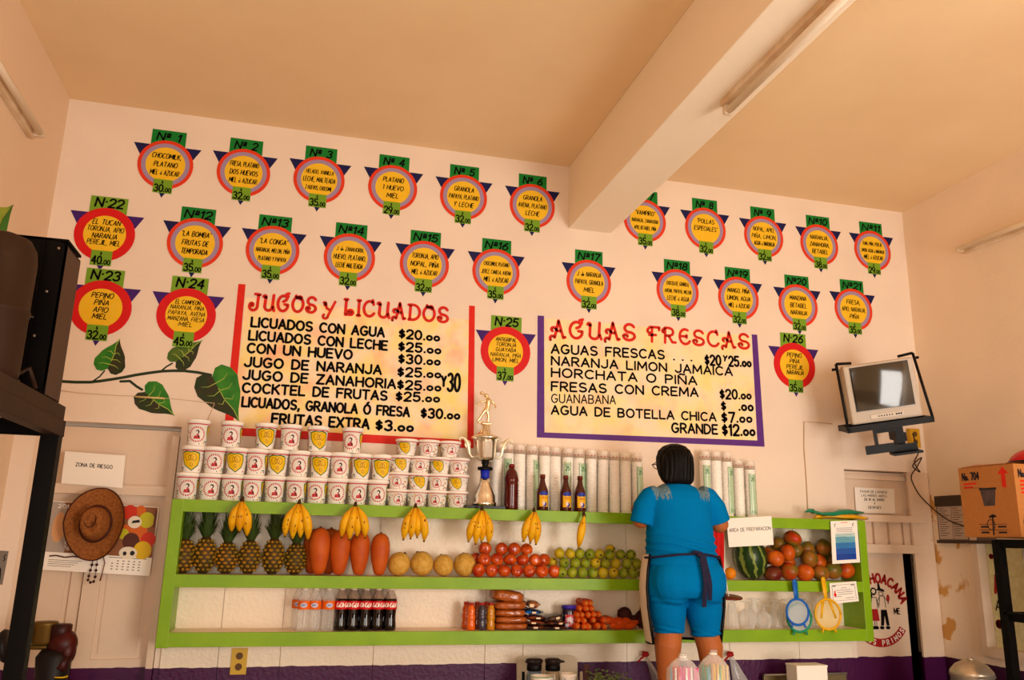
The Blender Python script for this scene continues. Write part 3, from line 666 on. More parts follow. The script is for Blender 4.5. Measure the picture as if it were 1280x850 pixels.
m.ring(-.16, .56, .07, .11, FE, 0, .0012, 14); m.prism([(-.25, .5), (-.2, .5), (-.22, .36), (-.27, .38)], FE, 0, .001); m.prism([(-.08, .6), (.24, .54), (.2, .62), (.1, .64), (.06, .78), (0, .8), (.0, .64)], FE, 0, .001)
m.prism([(.06, .02), (.26, .02), (.32, -.44), (.22, -.44), (.17, -.14), (.12, -.44), (.02, -.44)], FE, 0, .001)
for x in (-.22, -.12, .07, .28): m.disc(x-.02, -.5, .08, .05, FE, 0, .001, 10)
for pts in (((-.3, .06), (-.24, .38), (-.08, .38), (-.04, .06)), ((-.24, .36), (-.42, .28), (-.3, .2)), ((.0, .1), (.04, .42), (.2, .42), (.24, .08)), ((.2, .4), (.36, .22), (.3, .2)), ((.04, .4), (-.06, .26), (0, .14)), ((-.2, -.3), (-.2, -.48)), ((-.13, -.3), (-.13, -.48)), ((.02, .46), (.03, .54), (.16, .54), (.17, .46), (.1, .42), (.02, .46)), ((-.2, .48), (-.16, .44), (-.1, .48))):
    m.ribbon(pts, .018, FE, .0011, False)
m.build('black_outlines', m_ink, em)

# ================================================================ green shelving unit
YS = -.20                                              # front face of the shelves
SL, SR = -.557, 3.127
Z1, Z2, Z3 = 1.694, 1.360, 1.110                       # tops of the three boards
unit = thing('wall_shelf', 'long lime green wall shelf unit with three boards holding fruit and cups', 'shelf', (1.28, 0, 1.04))
O = (1.28, 0, 1.04)
for z, th, mt in ((Z1, .03, m_green), (Z2, .03, m_cream), (Z3, .03, m_cream)):
    m = MB(); m.box(((SL+SR)/2, -.105, z-th/2-.001), (SR-SL-.1, .178, th)); b = m.build('shelf_board', mt, unit, org=O)
    h = .056 if z != Z3 else .062
    m = MB(); m.box(((SL+SR)/2, YS+.0075, z-h/2), (SR-SL-.02, .015, h), bev=.002); m.build('edge_trim', m_green, b, org=O)
m = MB(); m.box((SL+.026, -.104, (Z1+1.045)/2), (.052, .193, Z1-1.045), bev=.003); m.build('side_post', m_green, unit, org=O)
m = MB(); m.box((SR-.024, -.104, (Z1+1.045)/2), (.048, .193, Z1-1.045), bev=.003); m.build('side_post', m_green, unit, org=O)

def X(px, Y, py=700): return at(px, py, Y).x

# ---------------------------------------------------------------- printed foam cups
m_pink = mat('cup_print_red', (206, 66, 72), .5); m_pdark = mat('cup_print_dark', (70, 24, 34), .5); m_shg = mat('cup_print_green', (40, 110, 50), .5)
m_shy = mat('cup_print_yellow', (246, 204, 20), .45); m_pblue = mat('cup_print_blue', (50, 60, 140), .5); m_prose = mat('cup_print_rose', (232, 150, 140), .5)
def make_cup(h, r0, r1, name):
    t = thing(name, 'cup', 'cup'); F = cone(r0, r1, h*.86)
    m = MB(); m.lathe([(r0*.96, 0), (r0, .004), (r1, h*.86), (r1+.005, h*.87), (r1+.0055, h-.004), (r1+.002, h), (r1-.004, h-.002), (r1-.006, h*.5), (.002, h*.12)], 28, caps=False)
    m.add([(r0*.96*cos(2*pi*k/28), r0*.96*sin(2*pi*k/28), 0) for k in range(28)], [tuple(range(27, -1, -1))])
    b = m.build('cup_body', m_foam, t)
    m = MB(); n = 30; vs = []
    for k in range(n):
        for y in (h*.795, h*.835):
            a = 2*pi*k/n; r = r0+(r1-r0)*y/(h*.86)+.0008; vs.append((r*cos(a), r*sin(a), y))
    m.add(vs, [(2*k, 2*((k+1) % n), 2*((k+1) % n)+1, 2*k+1) for k in range(n)], True); m.build('red_band', m_pink, t)
    e = .30*h; cy = h*.42
    c0 = [(e*cos(2*pi*k/20), cy+e*sin(2*pi*k/20)) for k in range(20)]
    m = MB()                                            # round emblem: ring of tiny lettering around a little red and dark figure
    for k in range(22):
        a0, a1 = 2*pi*k/22, 2*pi*(k+.6)/22
        m.add([F(e*cos(a0), cy+e*sin(a0), .0006), F(e*cos(a1), cy+e*sin(a1), .0006), F(e*.8*cos(a1), cy+e*.8*sin(a1), .0006), F(e*.8*cos(a0), cy+e*.8*sin(a0), .0006)], [(3, 2, 1, 0)])
    m.patch([(-.38*e, cy-.58*e), (.42*e, cy-.58*e), (.36*e, cy-.3*e), (.2*e, cy+.02*e), (-.16*e, cy+.02*e), (-.34*e, cy-.3*e)], F, .0007); em_ = m.build('emblem', m_pink, t)
    m = MB(); m.patch([(e*.05+e*.23*cos(2*pi*k/10), cy+e*.3+e*.27*sin(2*pi*k/10)) for k in range(10)], F, .0008); m.patch([(e*.22+e*.1*cos(2*pi*k/8), cy-e*.3+e*.2*sin(2*pi*k/8)) for k in range(8)], F, .0009); m.build('dark_mark', m_pdark, em_)
    m = MB(); m.patch([(-e*.02+e*.13*cos(2*pi*k/10), cy+e*.24+e*.15*sin(2*pi*k/10)) for k in range(10)], F, .001); m.patch([(-e*.12+e*.1*cos(2*pi*k/8), cy-e*.08+e*.09*sin(2*pi*k/8)) for k in range(8)], F, .001); m.build('pale_mark', m_foam, em_)
    off = (r0+r1)/2*R(118)                              # yellow shield further round
    m = MB(); sh = [(off+x, cy+y) for x, y in shield(e*2.35, e*2.5)]; m.patch(sh, F, .0006); sg = m.build('shield', m_shg, t)
    m = MB(); m.patch([(off+x, cy+y) for x, y in shield(e*2.08, e*2.22)], F, .0008); m.build('shield_field', m_shy, sg)
    m = MB()
    for dx, dy, rx_, ry_ in ((-.36, .45, .34, .42), (.36, .45, .34, .42), (0, .38, .3, .3), (0, -.45, .16, .2)): m.ribbon([(off+e*dx+e*rx_*cos(2*pi*k/14), cy+e*dy+e*ry_*sin(2*pi*k/14)) for k in range(15)], e*.07, F, .0011, False)
    m.build('shield_marks', mat('cup_print_amber', (176, 128, 16), .5), sg)
    rnd = random.Random(3); ms = [MB() for _ in range(4)]
    for k in range(80):                                 # scattered confetti
        x = rnd.uniform(-pi, pi)*(r0+r1)/2; y = rnd.uniform(.06, .72)*h
        if math.hypot(x, y-cy) < e*1.15 or math.hypot(x-off, y-cy) < e*1.4: continue
        s = rnd.uniform(.002, .005); a = rnd.uniform(0, pi); dx, dy = s*cos(a), s*sin(a)
        ms[k % 4].add([F(x-dx+dy*.5, y-dy-dx*.5, .0006), F(x+dx+dy*.5, y+dy-dx*.5, .0006), F(x+dx-dy*.5, y+dy+dx*.5, .0006), F(x-dx-dy*.5, y-dy+dx*.5, .0006)], [(0, 1, 2, 3)])
    mm = MB()
    for i, q in enumerate(ms): mm.mat(i).add(q.v, q.f)
    mm.build('confetti', [m_shg, m_pink, m_pblue, m_shy], t)
    return t
YC = -.115
def cup_rows(proto, rows, h, size, where):
    first = True
    for ti, (z, cells) in enumerate(rows):
        tier = ['bottom', 'second', 'third', 'top'][ti] if len(rows) == 4 else ['bottom', 'middle', 'top'][ti]
        cells = sorted(cells); n = len(cells)
        for i, (px, kind) in enumerate(cells):
            x = X(px, YC, 600); face = math.atan2(x, 4.2)   # turn the wanted print towards the room
            j = random.uniform(-.22, .22)
            rz = -face + j + (0 if kind == 'e' else R(-118))
            lab = f'{size} cup with {"yellow shield" if kind == "s" else "red emblem"}, {nth(i, n)}, {tier} tier of {where}'
            loc = (x, YC+random.uniform(-.006, .006), z)
            if first: proto.location = loc; proto.rotation_euler = (0, 0, rz); proto['label'] = lab; proto['group'] = f'{size} foam cups'; first = False
            else: dup(proto, loc, rz, lab, f'{size} foam cups')
big = make_cup(.125, .042, .0488, 'foam_cup')
cup_rows(big, [(Z1+.001, [(235, 'e'), (263, 'e'), (290.6, 'e'), (317, 'e'), (344, 'e'), (371, 'e'), (397, 'e'), (422, 'e'), (447.5, 'e'), (473, 'e')]),
               (Z1+.127, [(238, 's'), (265.6, 'e'), (293, 's'), (319, 'e'), (345, 's'), (372, 'e'), (399, 's'), (424, 'e'), (450, 's'), (475.6, 's')]),
               (Z1+.253, [(241, 'e'), (283.6, 'e'), (327, 's'), (358.6, 'e'), (393, 's'), (437, 'e')])], .125, 'tall', 'the tall cup stack')
small = make_cup(.083, .043, .0525, 'foam_cup')
cup_rows(small, [(Z1+.001, [(497, 'e'), (522, 'e'), (547, 'e'), (572, 'e')]), (Z1+.085, [(498, 'e'), (523, 's'), (548, 'e'), (572.5, 's')]),
                 (Z1+.169, [(499, 's'), (524, 'e'), (549, 's'), (573, 'e')]), (Z1+.253, [(506, 's'), (534, 'e'), (561, 'e')])], .083, 'short', 'the short cup stack')

# ---------------------------------------------------------------- trophy
x = X(606, -.135, 600)
tr = thing('trophy', 'tall silver trophy cup topped by a running figure, blue ribbon on its stem', 'trophy', (x, -.135, Z1))
m_sil = mat('trophy_silver', (250, 246, 236), .2, metal=1); m_gold = mat('trophy_gold', (246, 226, 180), .3, metal=1)
m = MB(); m.box((0, 0, .011), (.24, .11, .022), bev=.003); m.build('base', mat('trophy_base_black', (34, 28, 28), .3), tr)
m = MB(); m.lathe([(.072, .022), (.072, .045), (.066, .052), (.064, .09), (.052, .13), (.034, .18), (.03, .215)], 20); m.build('lower_column', m_sil, tr)
m = MB(); m.lathe([(.0275, .214), (.026, .235), (.029, .27), (.027, .275)], 16); m.build('blue_ribbon', mat('ribbon_blue', (20, 50, 190), .35), tr)
m = MB(); m.lathe([(.044, .275), (.046, .28), (.046, .296), (.02, .298), (.018, .312), (.026, .33), (.018, .334)], 18); m.build('black_collar', m_black, tr)
m = MB(); m.lathe([(.02, .332), (.05, .345), (.06, .37), (.066, .47), (.07, .49), (.088, .5), (.09, .51), (.06, .53), (.04, .55), (.026, .575), (.026, .60), (.02, .605)], 24); m.build('cup_bowl', m_sil, tr)
m = MB(); m.box((0, -.0665, .42), (.05, .012, .115), bev=.003); m.build('engraved_plate', mat('plate_hammered', (240, 236, 225), .3, metal=1, bump=(160, .8)), tr)
for sg in (-1, 1):
    m = MB(); pts = [(sg*a, 0, z) for a, z in ((.06, .37), (.085, .365), (.1, .39), (.105, .43), (.115, .47), (.13, .495), (.15, .505), (.165, .49), (.155, .475))]
    m.tube(pts, [.006, .007, .009, .012, .014, .01, .008, .006, .004], 8); m.ball((sg*.112, 0, .455), (.02, .006, .03)); m.build('handle', mat('trophy_handle', (250, 236, 205), .3, metal=.6), tr)
fg = MB()                                               # cast running figure on top: one continuous little body
def limb(p, r): fg.tube(p, r, 8)
z0 = .605
fg.box((0, 0, z0+.006), (.06, .04, .012)); fg.box((-.03, 0, z0+.014), (.05, .03, .008))
limb([(-.0, 0, z0+.115), (.012, 0, z0+.06), (.008, 0, z0+.012)], [.014, .01, .007]); limb([(-.004, 0, z0+.115), (-.03, 0, z0+.07), (-.055, 0, z0+.022)], [.014, .01, .007])
limb([(0, 0, z0+.105), (.006, 0, z0+.14), (.01, 0, z0+.18), (.004, 0, z0+.2)], [.017, .017, .02, .009]); limb([(-.012, 0, z0+.175), (-.035, 0, z0+.165), (-.06, -.01, z0+.145)], [.009, .007, .005])
limb([(.026, 0, z0+.178), (.045, 0, z0+.155), (.056, -.01, z0+.125)], [.009, .007, .005]); fg.ball((-.006, 0, z0+.215), .015); fg.ball((-.034, -.0, z0+.232), .013); limb([(-.006, 0, z0+.213), (-.034, 0, z0+.23)], [.004, .004])
fuse(fg, .003, 2).build('figurine', m_gold, tr); tr.scale = (.86, .86, .715)

# ---------------------------------------------------------------- bottles on the top board
m_syr = mat('dark_syrup', (84, 14, 12), .12, coat=.5); m_brown = mat('brown_glass', (74, 22, 14), .1, coat=.6)
t = thing('syrup_bottle', 'large ridged bottle of dark red syrup beside the trophy', 'bottle', (X(639, -.13, 615), -.13, Z1))
m = MB(); pr = [(.034, 0), (.038, .006)]
for k in range(9): pr += [(.039, .014+k*.014), (.036, .021+k*.014)]
m.lathe(pr+[(.038, .15), (.037, .165), (.028, .195), (.015, .21), (.014, .218)], 20); m.build('bottle_body', m_syr, t)
m = MB(); m.lathe([(.0155, .216), (.0155, .232), (.013, .234)], 14); m.build('cap', mat('dark_red_cap', (120, 20, 20), .4), t)
def sauce(i, px):
    t = thing('sauce_bottle', ['single brown bottle with a yellow and blue label beside the syrup', 'left one of a pair of brown bottles with yellow labels', 'right one of a pair of brown bottles with yellow labels'][i], 'bottle', (X(px, -.16, 620), -.16, Z1), group='sauce bottles on the top board')
    m = MB(); m.lathe([(.029, 0), (.031, .004), (.031, .092), (.028, .108), (.017, .135), (.013, .155), (.0125, .172)], 20); m.build('bottle_body', m_brown, t)
    m = MB(); m.lathe([(.0145, .166), (.0145, .184), (.012, .185)], 14); m.build('cap', mat('brown_cap', (110, 42, 26), .4), t)
    F = lambda x, y, o: ((.0312+o)*cos(x/.0312-pi/2), (.0312+o)*sin(x/.0312-pi/2), y)
    m = MB(); m.patch([(-.024, .02), (-.012, .02), (0, .02), (.012, .02), (.024, .02), (.024, .088), (.012, .094), (0, .096), (-.012, .094), (-.024, .088)], F, .0005, 4); lb = m.build('label', mat('label_yellow', (244, 190, 20), .45), t)
    m = MB(); m.patch([(-.024, .082), (-.012, .076), (0, .078), (.012, .076), (.024, .082), (.024, .09), (.012, .096), (0, .099), (-.012, .096), (-.024, .09)], F, .0008, 3); m.patch([(.012*cos(k*pi/6)+.004, .033+.012*sin(k*pi/6)) for k in range(12)], F, .0007, 2); m.build('label_print', mat('label_blue', (46, 64, 160), .45), lb)
    m = MB(); m.patch([(.008*cos(k*pi/6)-.002, .038+.011*sin(k*pi/6)) for k in range(12)], F, .001, 2); m.build('label_picture', mat('label_pale', (232, 206, 190), .45), lb)
    m = MB(); text(m, 'SALSA', F, -.012, .062, .008, .001, width=.026, wt=.2, rnd=False, slant=.2); m.build('label_lettering', mat('label_red', (190, 40, 20), .5), lb)
for i, px in enumerate((678, 707, 725)): sauce(i, px)

# ---------------------------------------------------------------- wrapped sleeves of foam cups
m_wrap = clear_mat('sleeve_wrap', (255, 250, 244), .07, .12); m_gprint = mat('sleeve_print_green', (40, 120, 64), .5); m_strip = clear_mat('printed_film', (196, 228, 184), .6, .2)
def make_sleeve(h):
    t = thing('cup_sleeve', 'sleeve', 'cups'); r = .0305
    pr = [(.024, 0)]; z = .0
    while z < h-.055: pr += [(r-.002, z+.001), (r, z+.004), (r, z+.009), (r-.0025, z+.0105)]; z += .0115
    pr += [(r-.003, h-.05), (.0255, h-.002), (.023, h)]
    m = MB(); m.lathe(pr, 20); st = m.build('cup_stack', m_foam, t)
    F = lambda x, y, o: ((.0285+o)*cos(x/.0285-pi/2), (.0285+o)*sin(x/.0285-pi/2), y)
    m = MB()
    for k in range(9): m.patch([(-.08+k*.02+.005*cos(q), h-.03+.0035*sin(q)) for q in (0, 1, 2, 3, 4, 5)], F, .0012, 1)
    m.build('cup_print', m_pink, st)
    m = MB(); rw = r+.0022; rnd = random.Random(5); vs = []; fs = []; nz, ns = 16, 22
    for i in range(nz+1):
        for k in range(ns):
            a = 2*pi*k/ns; rr = rw*(1+.05*rnd.uniform(-1, 1))*(1 if 0 < i < nz else .8); vs.append((rr*cos(a), rr*sin(a), -.0 + (h+.012)*i/nz))
    for i in range(nz):
        for k in range(ns): fs.append((i*ns+k, i*ns+(k+1) % ns, (i+1)*ns+(k+1) % ns, (i+1)*ns+k))
    m.add(vs, fs, True); m.build('plastic_wrap', m_wrap, t)
    F2 = lambda x, y, o: ((.0345+o)*cos(x/.0345-pi/2), (.0345+o)*sin(x/.0345-pi/2), y)
    m = MB(); hh = h*.78
    vs = []; fs = []
    for i in range(7):
        for j in range(2): vs.append(F2(-.02+.04*i/6, .02+(hh-.02)*j, 0))
    m.add(vs, [(2*i, 2*i+2, 2*i+3, 2*i+1) for i in range(6)], True); lb = m.build('printed_strip', m_strip, t)
    m = MB(); m.ribbon([(-.02, .02), (.02, .02), (.02, hh), (-.02, hh), (-.02, .02)], .002, F2, .0006, False)
    m.ribbon([(-.013, hh-.012), (.013, hh-.012)], .007, F2, .0006, False); text(m, '25', F2, -.009, hh-.045, .022, .0006, width=.02, wt=.16, rnd=False)
    for k in range(10): m.ribbon([(-.014, hh-.065-k*.013), (.006+.008*((k*7) % 3)/2, hh-.065-k*.013)], .0025, F2, .0006, False)
    m.ribbon([(-.01, .035), (.01, .035)], .014, F2, .0006, False); m.build('print', m_gprint, lb)
    return t
sl = make_sleeve(.345)
seq = [(620.5, 0), (635, 1), (650, 0), (665, .9), (680, 0), (694.5, 0), (709, 1), (724, .7), (738.5, -1.3), (753, 0), (767.5, -1.5), (782, 0), (796.5, .6)]
for i, (px, f) in enumerate(seq):
    y = -.042; x = X(px, y, 600); fc = -math.atan2(x, 4.2)
    rz = fc + (0 if f == 1 else f if f else pi)
    lab = f'wrapped sleeve of foam cups, {nth(i, len(seq))} in the row behind the brown bottles'
    s = 1-.05*i/12
    if i == 0: sl.location = (x, y, Z1+.001); sl.rotation_euler = (0, 0, rz); sl['label'] = lab; sl['group'] = 'wrapped cup sleeves'
    else: dup(sl, (x, y, Z1+.001), (0, random.uniform(-.02, .02), rz), lab, 'wrapped cup sleeves', (1, 1, s))
seq = [(882, .3, 1.04), (895.5, pi, 1.04), (909, .8, 1.03), (923, pi, .92), (937.5, .45, .9)]
for i, (px, f, s) in enumerate(seq):
    y = -.06; x = X(px, y, 600)
    dup(sl, (x, y, Z1+.001), (0, 0, -math.atan2(x, 4.2)+f), f'wrapped sleeve of foam cups, {nth(i, 5)} of the five right of the woman', 'wrapped cup sleeves', (1, 1, s))

# ---------------------------------------------------------------- bananas hung along the top board
m_ban = mat('banana_skin', (248, 196, 26), .5, var=(16, .16, (230, 166, 14)), objvar=1); m_btip = mat('banana_tip', (70, 44, 14), .7)
m_bspot = mat('banana_spots', (96, 56, 14), .7)
def hand(label, px, py, n, length, spread=.022, lean=0.):
    Y = YS-.028; top = at(px, py, Y)
    t = thing('banana_bunch', label, 'bananas', top, group='banana bunches hung on the top board')
    rnd = random.Random(int(px))
    for k in range(n):
        u = k-(n-1)/2; dx = u*spread+lean; L = length*rnd.uniform(.9, 1.05); back = .012 if k % 2 else 0
        pts = []; rr = []
        for i in range(9):
            s = i/8; bow = sin(pi*s)*.028
            pts.append((u*.007+dx*sin(min(1, s*1.3)*pi/2)*(1 if n > 1 else 1)+u*.004*s, -.018-bow*.6-back+.02*s*s, -.006-L*s))
            rr.append([.0045, .009, .0165, .0205, .0215, .021, .0185, .012, .004][i]*rnd.uniform(.96, 1.04))
        m = MB(); m.tube(pts, rr, 6 if False else 8); m.mat(1).ball(pts[-1], .0055, 8, 6); m.mat(2)
        for q in range(rnd.randint(1, 4)):
            i = rnd.randint(2, 6); p = Vector(pts[i]); m.ball((p.x+rnd.uniform(-.008, .008), p.y-rr[i]*.93, p.z), (.0025, .0015, rnd.uniform(.003, .008)), 6, 4)
        m.build('banana', [m_ban, m_btip, m_bspot], t)
    m = MB(); m.tube([(0, -.014, -.012), (0, -.008, .008), (.002, .0, .016)], [.011, .008, .006], 8); m.build('stem', m_btip, t)
    m = MB(); m.tube([(0, -.02, .006), (0, .0, .01), (0, .03, .006)], .0018, 6); m.build('nail', m_black, t)
hand('bunch of three spotted bananas hanging over the pineapples, nearest the shelf end', 303, 626, 3, .148, .024)
hand('bunch of four bananas hanging above the last pineapple, left of the papayas', 374, 629, 4, .155, .024)
hand('wide bunch of bananas hanging above the papayas', 444, 632, 4, .15, .025)
hand('spotted banana bunch hanging between papayas and melons', 519, 634, 4, .15, .022)
hand('banana bunch hanging below the trophy', 602, 637, 4, .155, .022, -.012)
hand('banana bunch leaning left above the gap between red apples and green guavas', 667, 639, 3, .155, .022, -.018)
hand('single banana hanging above the green guavas', 729, 643, 1, .16, .022, -.024)

# ---------------------------------------------------------------- pineapples
m_pin = mat('pineapple_skin', (60, 52, 18), .6, var=(30, .2, (86, 62, 22))); m_eye = mat('pineapple_eye', (196, 138, 34), .55, var=(14, .2, (120, 110, 34)), objvar=1); m_crown = mat('pineapple_leaf', (48, 68, 26), .5, var=(8, .25, (74, 92, 40)))
def pineapple(seed, hgt, rad, crown):
    rnd = random.Random(seed); t = thing('pineapple', 'p', 'pineapple')
    prof = lambda s: rad*(sin(pi*min(max(s, .03), .97))**.42)*(1-.08*s)
    m = MB(); m.lathe([(prof(i/12)*.96, hgt*i/12) for i in range(13)], 18)
    nr = 8; m.mat(1)
    for i in range(nr):
        s = (i+.6)/nr*.9+.04; r = prof(s); nk = 9
        for k in range(nk):
            a = 2*pi*(k+.5*(i % 2))/nk; hw, hh_ = 2*pi*r/nk*.34, hgt/nr*.40
            ctr = Vector((r*cos(a), r*sin(a), hgt*s)); nrm = Vector((cos(a), sin(a), .25*(s-.5)*4)).normalized(); tt = Vector((-sin(a), cos(a), 0)); bb = nrm.cross(tt)*-1
            if bb.z < 0: bb = -bb
            hexa = [ctr*1+tt*hw*cos(q*pi/3)+bb*hh_*sin(q*pi/3)-nrm*.003 for q in range(6)]
            tip = ctr+nrm*.0055-bb*hh_*.15
            inner = [ctr+tt*hw*.55*cos(q*pi/3)+bb*hh_*.55*sin(q*pi/3)+nrm*.004 for q in range(6)]
            m.add(hexa+inner+[tip], [(q, (q+1) % 6, 6+(q+1) % 6, 6+q) for q in range(6)]+[(6+q, 6+(q+1) % 6, 12) for q in range(6)])
    m.build('fruit_body', [m_pin, m_eye], t)
    m = MB()
    for k in range(64):
        lv = k/64; a = k*2.4; L = crown*(.55+.5*rnd.random())*(.6+.5*lv); out = (1.1-lv)*.8+.06; w = .0125*(1.1-.5*lv)
        vs = []
        for i in range(5):
            s = i/4; rr = .012+L*out*(s-.22*s*s)*.64; z = hgt-.008+.02*lv+L*(s*.95-(.35*out)*s*s)
            c, d = cos(a), sin(a); ww = w*(1-s)**.7*(1 if s > 0 else .8)
            vs += [(rr*c-d*ww, rr*d+c*ww, z+.003), (rr*c, rr*d, z), (rr*c+d*ww, rr*d-c*ww, z+.003)]
        m.add(vs, [f for i in range(4) for f in ((3*i, 3*i+1, 3*i+4, 3*i+3), (3*i+1, 3*i+2, 3*i+5, 3*i+4))])
    m.build('crown', m_crown, t)
    return t
pins = [(229, 0), (255, 1), (283, 2), (311, 0), (341, 1), (369, 2)]
PP = [pineapple(1, .155, .053, .17), pineapple(2, .165, .0535, .165), pineapple(3, .145, .053, .165)]
for i, (px, k) in enumerate(pins):
    x = X(px, -.1); lab = f'ripe pineapple with spiky crown standing on the shelf, {nth(i, 6)} of six'
    if i < 3: q = PP[k]; q.location = (x, -.1, Z2+.002); q.rotation_euler = (0, 0, i*1.3); q['label'] = lab; q['group'] = 'pineapples on the middle board'
    else: dup(PP[k], (x, -.1, Z2+.002), i*1.9, lab, 'pineapples on the middle board')

# ---------------------------------------------------------------- papayas, melons
m_pap = mat('papaya_skin', (208, 106, 34), .5, var=(14, .22, (186, 84, 24)), objvar=1)
def papaya():
    t = thing('papaya', 'p', 'papaya'); m = MB()
    m.lathe([(.012, 0), (.026, .008), (.034, .03), (.046, .08), (.052, .13), (.05, .17), (.04, .2), (.022, .217), (.002, .222)], 20); m.build('fruit_body', m_pap, t)
    m = MB(); m.lathe([(.007, .217), (.006, .226)], 8); m.build('stem', m_btip, t); return t
pp = papaya(); first = True
for px, y, s, lab in ((399, -.142, .99, 'leftmost of the four large orange papayas at the shelf front'), (424, -.142, .96, 'second large orange papaya from the left at the shelf front'), (449, -.142, .93, 'third large orange papaya from the left at the shelf front'), (474.5, -.142, .9, 'rightmost large orange papaya, next to the melons'),
                      (390, -.055, .94, 'papaya half hidden behind the leftmost front papaya, next to the pineapple'), (411, -.058, .98, 'papaya peeking out behind the second front papaya')):
    a = (random.uniform(-.02, .02), random.uniform(-.02, .02), random.uniform(0, 6)); loc = (X(px, y), y, Z2+.003)
    if first: pp.location = loc; pp.rotation_euler = a; pp['label'] = lab; pp['group'] = 'papayas'; pp.scale = (s,)*3; first = False
    else: dup(pp, loc, a, lab, 'papayas', s)
m_mel = mat('melon_rind', (206, 158, 60), .6, var=(60, .15, (222, 182, 96)), bump=(70, .5), objvar=1)
def simple_fruit(name, cat, mats, r, fn=None, stem=None, scar=None, seg=20):
    t = thing(name, 'f', cat); m = MB(); m.ball((0, 0, 0), r, seg, 14, None, fn); m.build('fruit_body', mats, t)
    if stem: m = MB(); m.tube([(0, 0, stem[0]), (.002, 0, stem[0]+stem[1])], stem[2], 6); m.build('stem', m_btip, t)
    return t
mel = simple_fruit('melon', 'melon', m_mel, (.055, .055, .058), stem=(.0565, .006, .006))
for i, (px, s) in enumerate(((499, .98), (527.5, 1.04), (554.5, .92), (581, 1.0))):
    lab = ['netted yellow melon next to the papayas', 'largest netted melon, second from the papayas', 'smallest netted melon, third from the papayas', 'netted melon next to the red apples'][i]; loc = (X(px, -.115), -.115, Z2+.058*s); a = (random.uniform(-.5, .5), random.uniform(-.5, .5), i*1.7)
    if i == 0: mel.location = loc; mel['label'] = lab; mel['group'] = 'melons'; mel.rotation_euler = a
    else: dup(mel, loc, a, lab, 'melons', s)

# ---------------------------------------------------------------- red apples and green guavas, heaped
m_app = mat('apple_skin', (160, 16, 10), .2, spec=.5, var=(20, .2, (228, 108, 30)), objvar=1, coat=.2); m_gua = mat('guava_skin', (172, 172, 40), .35, var=(24, .2, (110, 134, 34)), objvar=1); m_gua2 = mat('guava_skin_yellow', (222, 186, 34), .35, var=(24, .2, (180, 170, 40)), objvar=1)
m_stick = mat('sticker', (236, 220, 200), .4)
apf = lambda d: 1-.16*max(0, d.z)**6-.12*max(0, -d.z)**8
def apple():
    t = thing('apple', 'a', 'apple'); m = MB(); m.ball((0, 0, 0), (.0335, .0335, .031), 20, 14, None, apf); m.build('fruit_body', m_app, t)
    m = MB(); m.tube([(0, 0, .022), (.003, 0, .034)], .0014, 5); m.build('stem', m_btip, t)
    m = MB(); m.disc(0, 0, .006, .006, lambda x, y, o: (x, -.0335+o*0-.0004+.0, y+.002), 0, .0004, 10); m.build('sticker', m_stick, t); return t
def heap(proto, rows, r, what, pile, ys, dz, alt=None):
    first = True; tiers = ['bottom', 'middle', 'top']
    for ti, cells in enumerate(rows):
        cells = sorted(cells); n = len(cells)
        for i, c in enumerate(cells):
            px = c[0]; y = ys[ti]+(c[1] if len(c) > 1 else 0); pr = proto if len(c) < 3 else c[2]
            lab = f'{what}, {nth(i, n)} in the {tiers[ti]} layer of {pile}'; loc = (X(px, y), y, Z2+r+.001+dz*ti)
            a = (R(random.uniform(50, 110)), random.uniform(-.5, .5), random.uniform(-.4, .4)) if random.random() < .7 else (random.uniform(-.4, .4), random.uniform(-.4, .4), random.uniform(0, 6))
            if pr.get('label') in ('a', 'f'): pr.location = loc; pr.rotation_euler = a; pr['label'] = lab; pr['group'] = pile
            else: dup(pr, loc, a, lab, pile, random.uniform(.95, 1.02))
def settle(objs, rad, fixed=(), xw=.25, zw=.15, y0=YS+.005, y1=-.016, n=80):
    """nudge heaped fruit apart, mostly front to back"""
    for _ in range(n):
        for i, a in enumerate(objs):
            for b in objs[i+1:]:
                d = a.location-b.location; g = rad*(a.scale.x+b.scale.x)-d.length
                if g > 0:
                    d = d.normalized() if d.length > 1e-6 else Vector((0, 1, 0)); v = Vector((d.x*(xw+.3), d.y*1.2, d.z*zw))*g*.5
                    a.location += v; b.location -= v
            for c, r in fixed:
                d = a.location-c; g = rad*a.scale.x+r-d.length
                if g > 0: d.normalize(); a.location += Vector((d.x*.7, d.y, d.z*.2))*g
            a.location.y = min(max(a.location.y, y0+rad), y1-rad)
def of_group(g): return [o for o in S.objects if o.parent is None and o.get('group') == g]
ap = apple()
heap(ap, [[(599,), (615,), (631,), (646.5,), (662,), (677,), (692,)], [(595, .05), (607,), (622,), (637,), (652.5,), (668,), (680, .04)], [(606,), (627,), (642,), (658,)]], .0325, 'red apple', 'the red apple heap', (-.155, -.125, -.095), .052)
def guava(mt):
    t = thing('guava', 'f', 'guava'); m = MB(); m.ball((0, 0, 0), (.0275, .0275, .0285), 18, 12); m.build('fruit_body', mt, t)
    m = MB(); m.lathe([(.0035, .0275), (.0055, .030), (.002, .0295)], 8); m.build('calyx', m_btip, t); return t
g1, g2 = guava(m_gua), guava(m_gua2)
heap(g1, [[(703,), (715.5,), (728,), (740,), (753, 0, g2), (766.5, 0, g2), (779,), (792,), (803,)], [(691, .06, g2), (705,), (719,), (732,), (744.6, 0, g2), (757,), (769, 0, g2), (784,), (796,)],
          [(701, .01, g2), (713, .0, g2), (725,), (736,), (749, 0, g2), (761, -.01), (776,), (789,)]], .0275, 'green guava', 'the green guava heap', (-.16, -.13, -.10), .046)
dup(g2, (X(763, -.1), -.1, Z2+.0285+.112), (1.3, .2, .3), 'yellow-green guava resting alone on the very top of the green guava heap', 'the green guava heap')

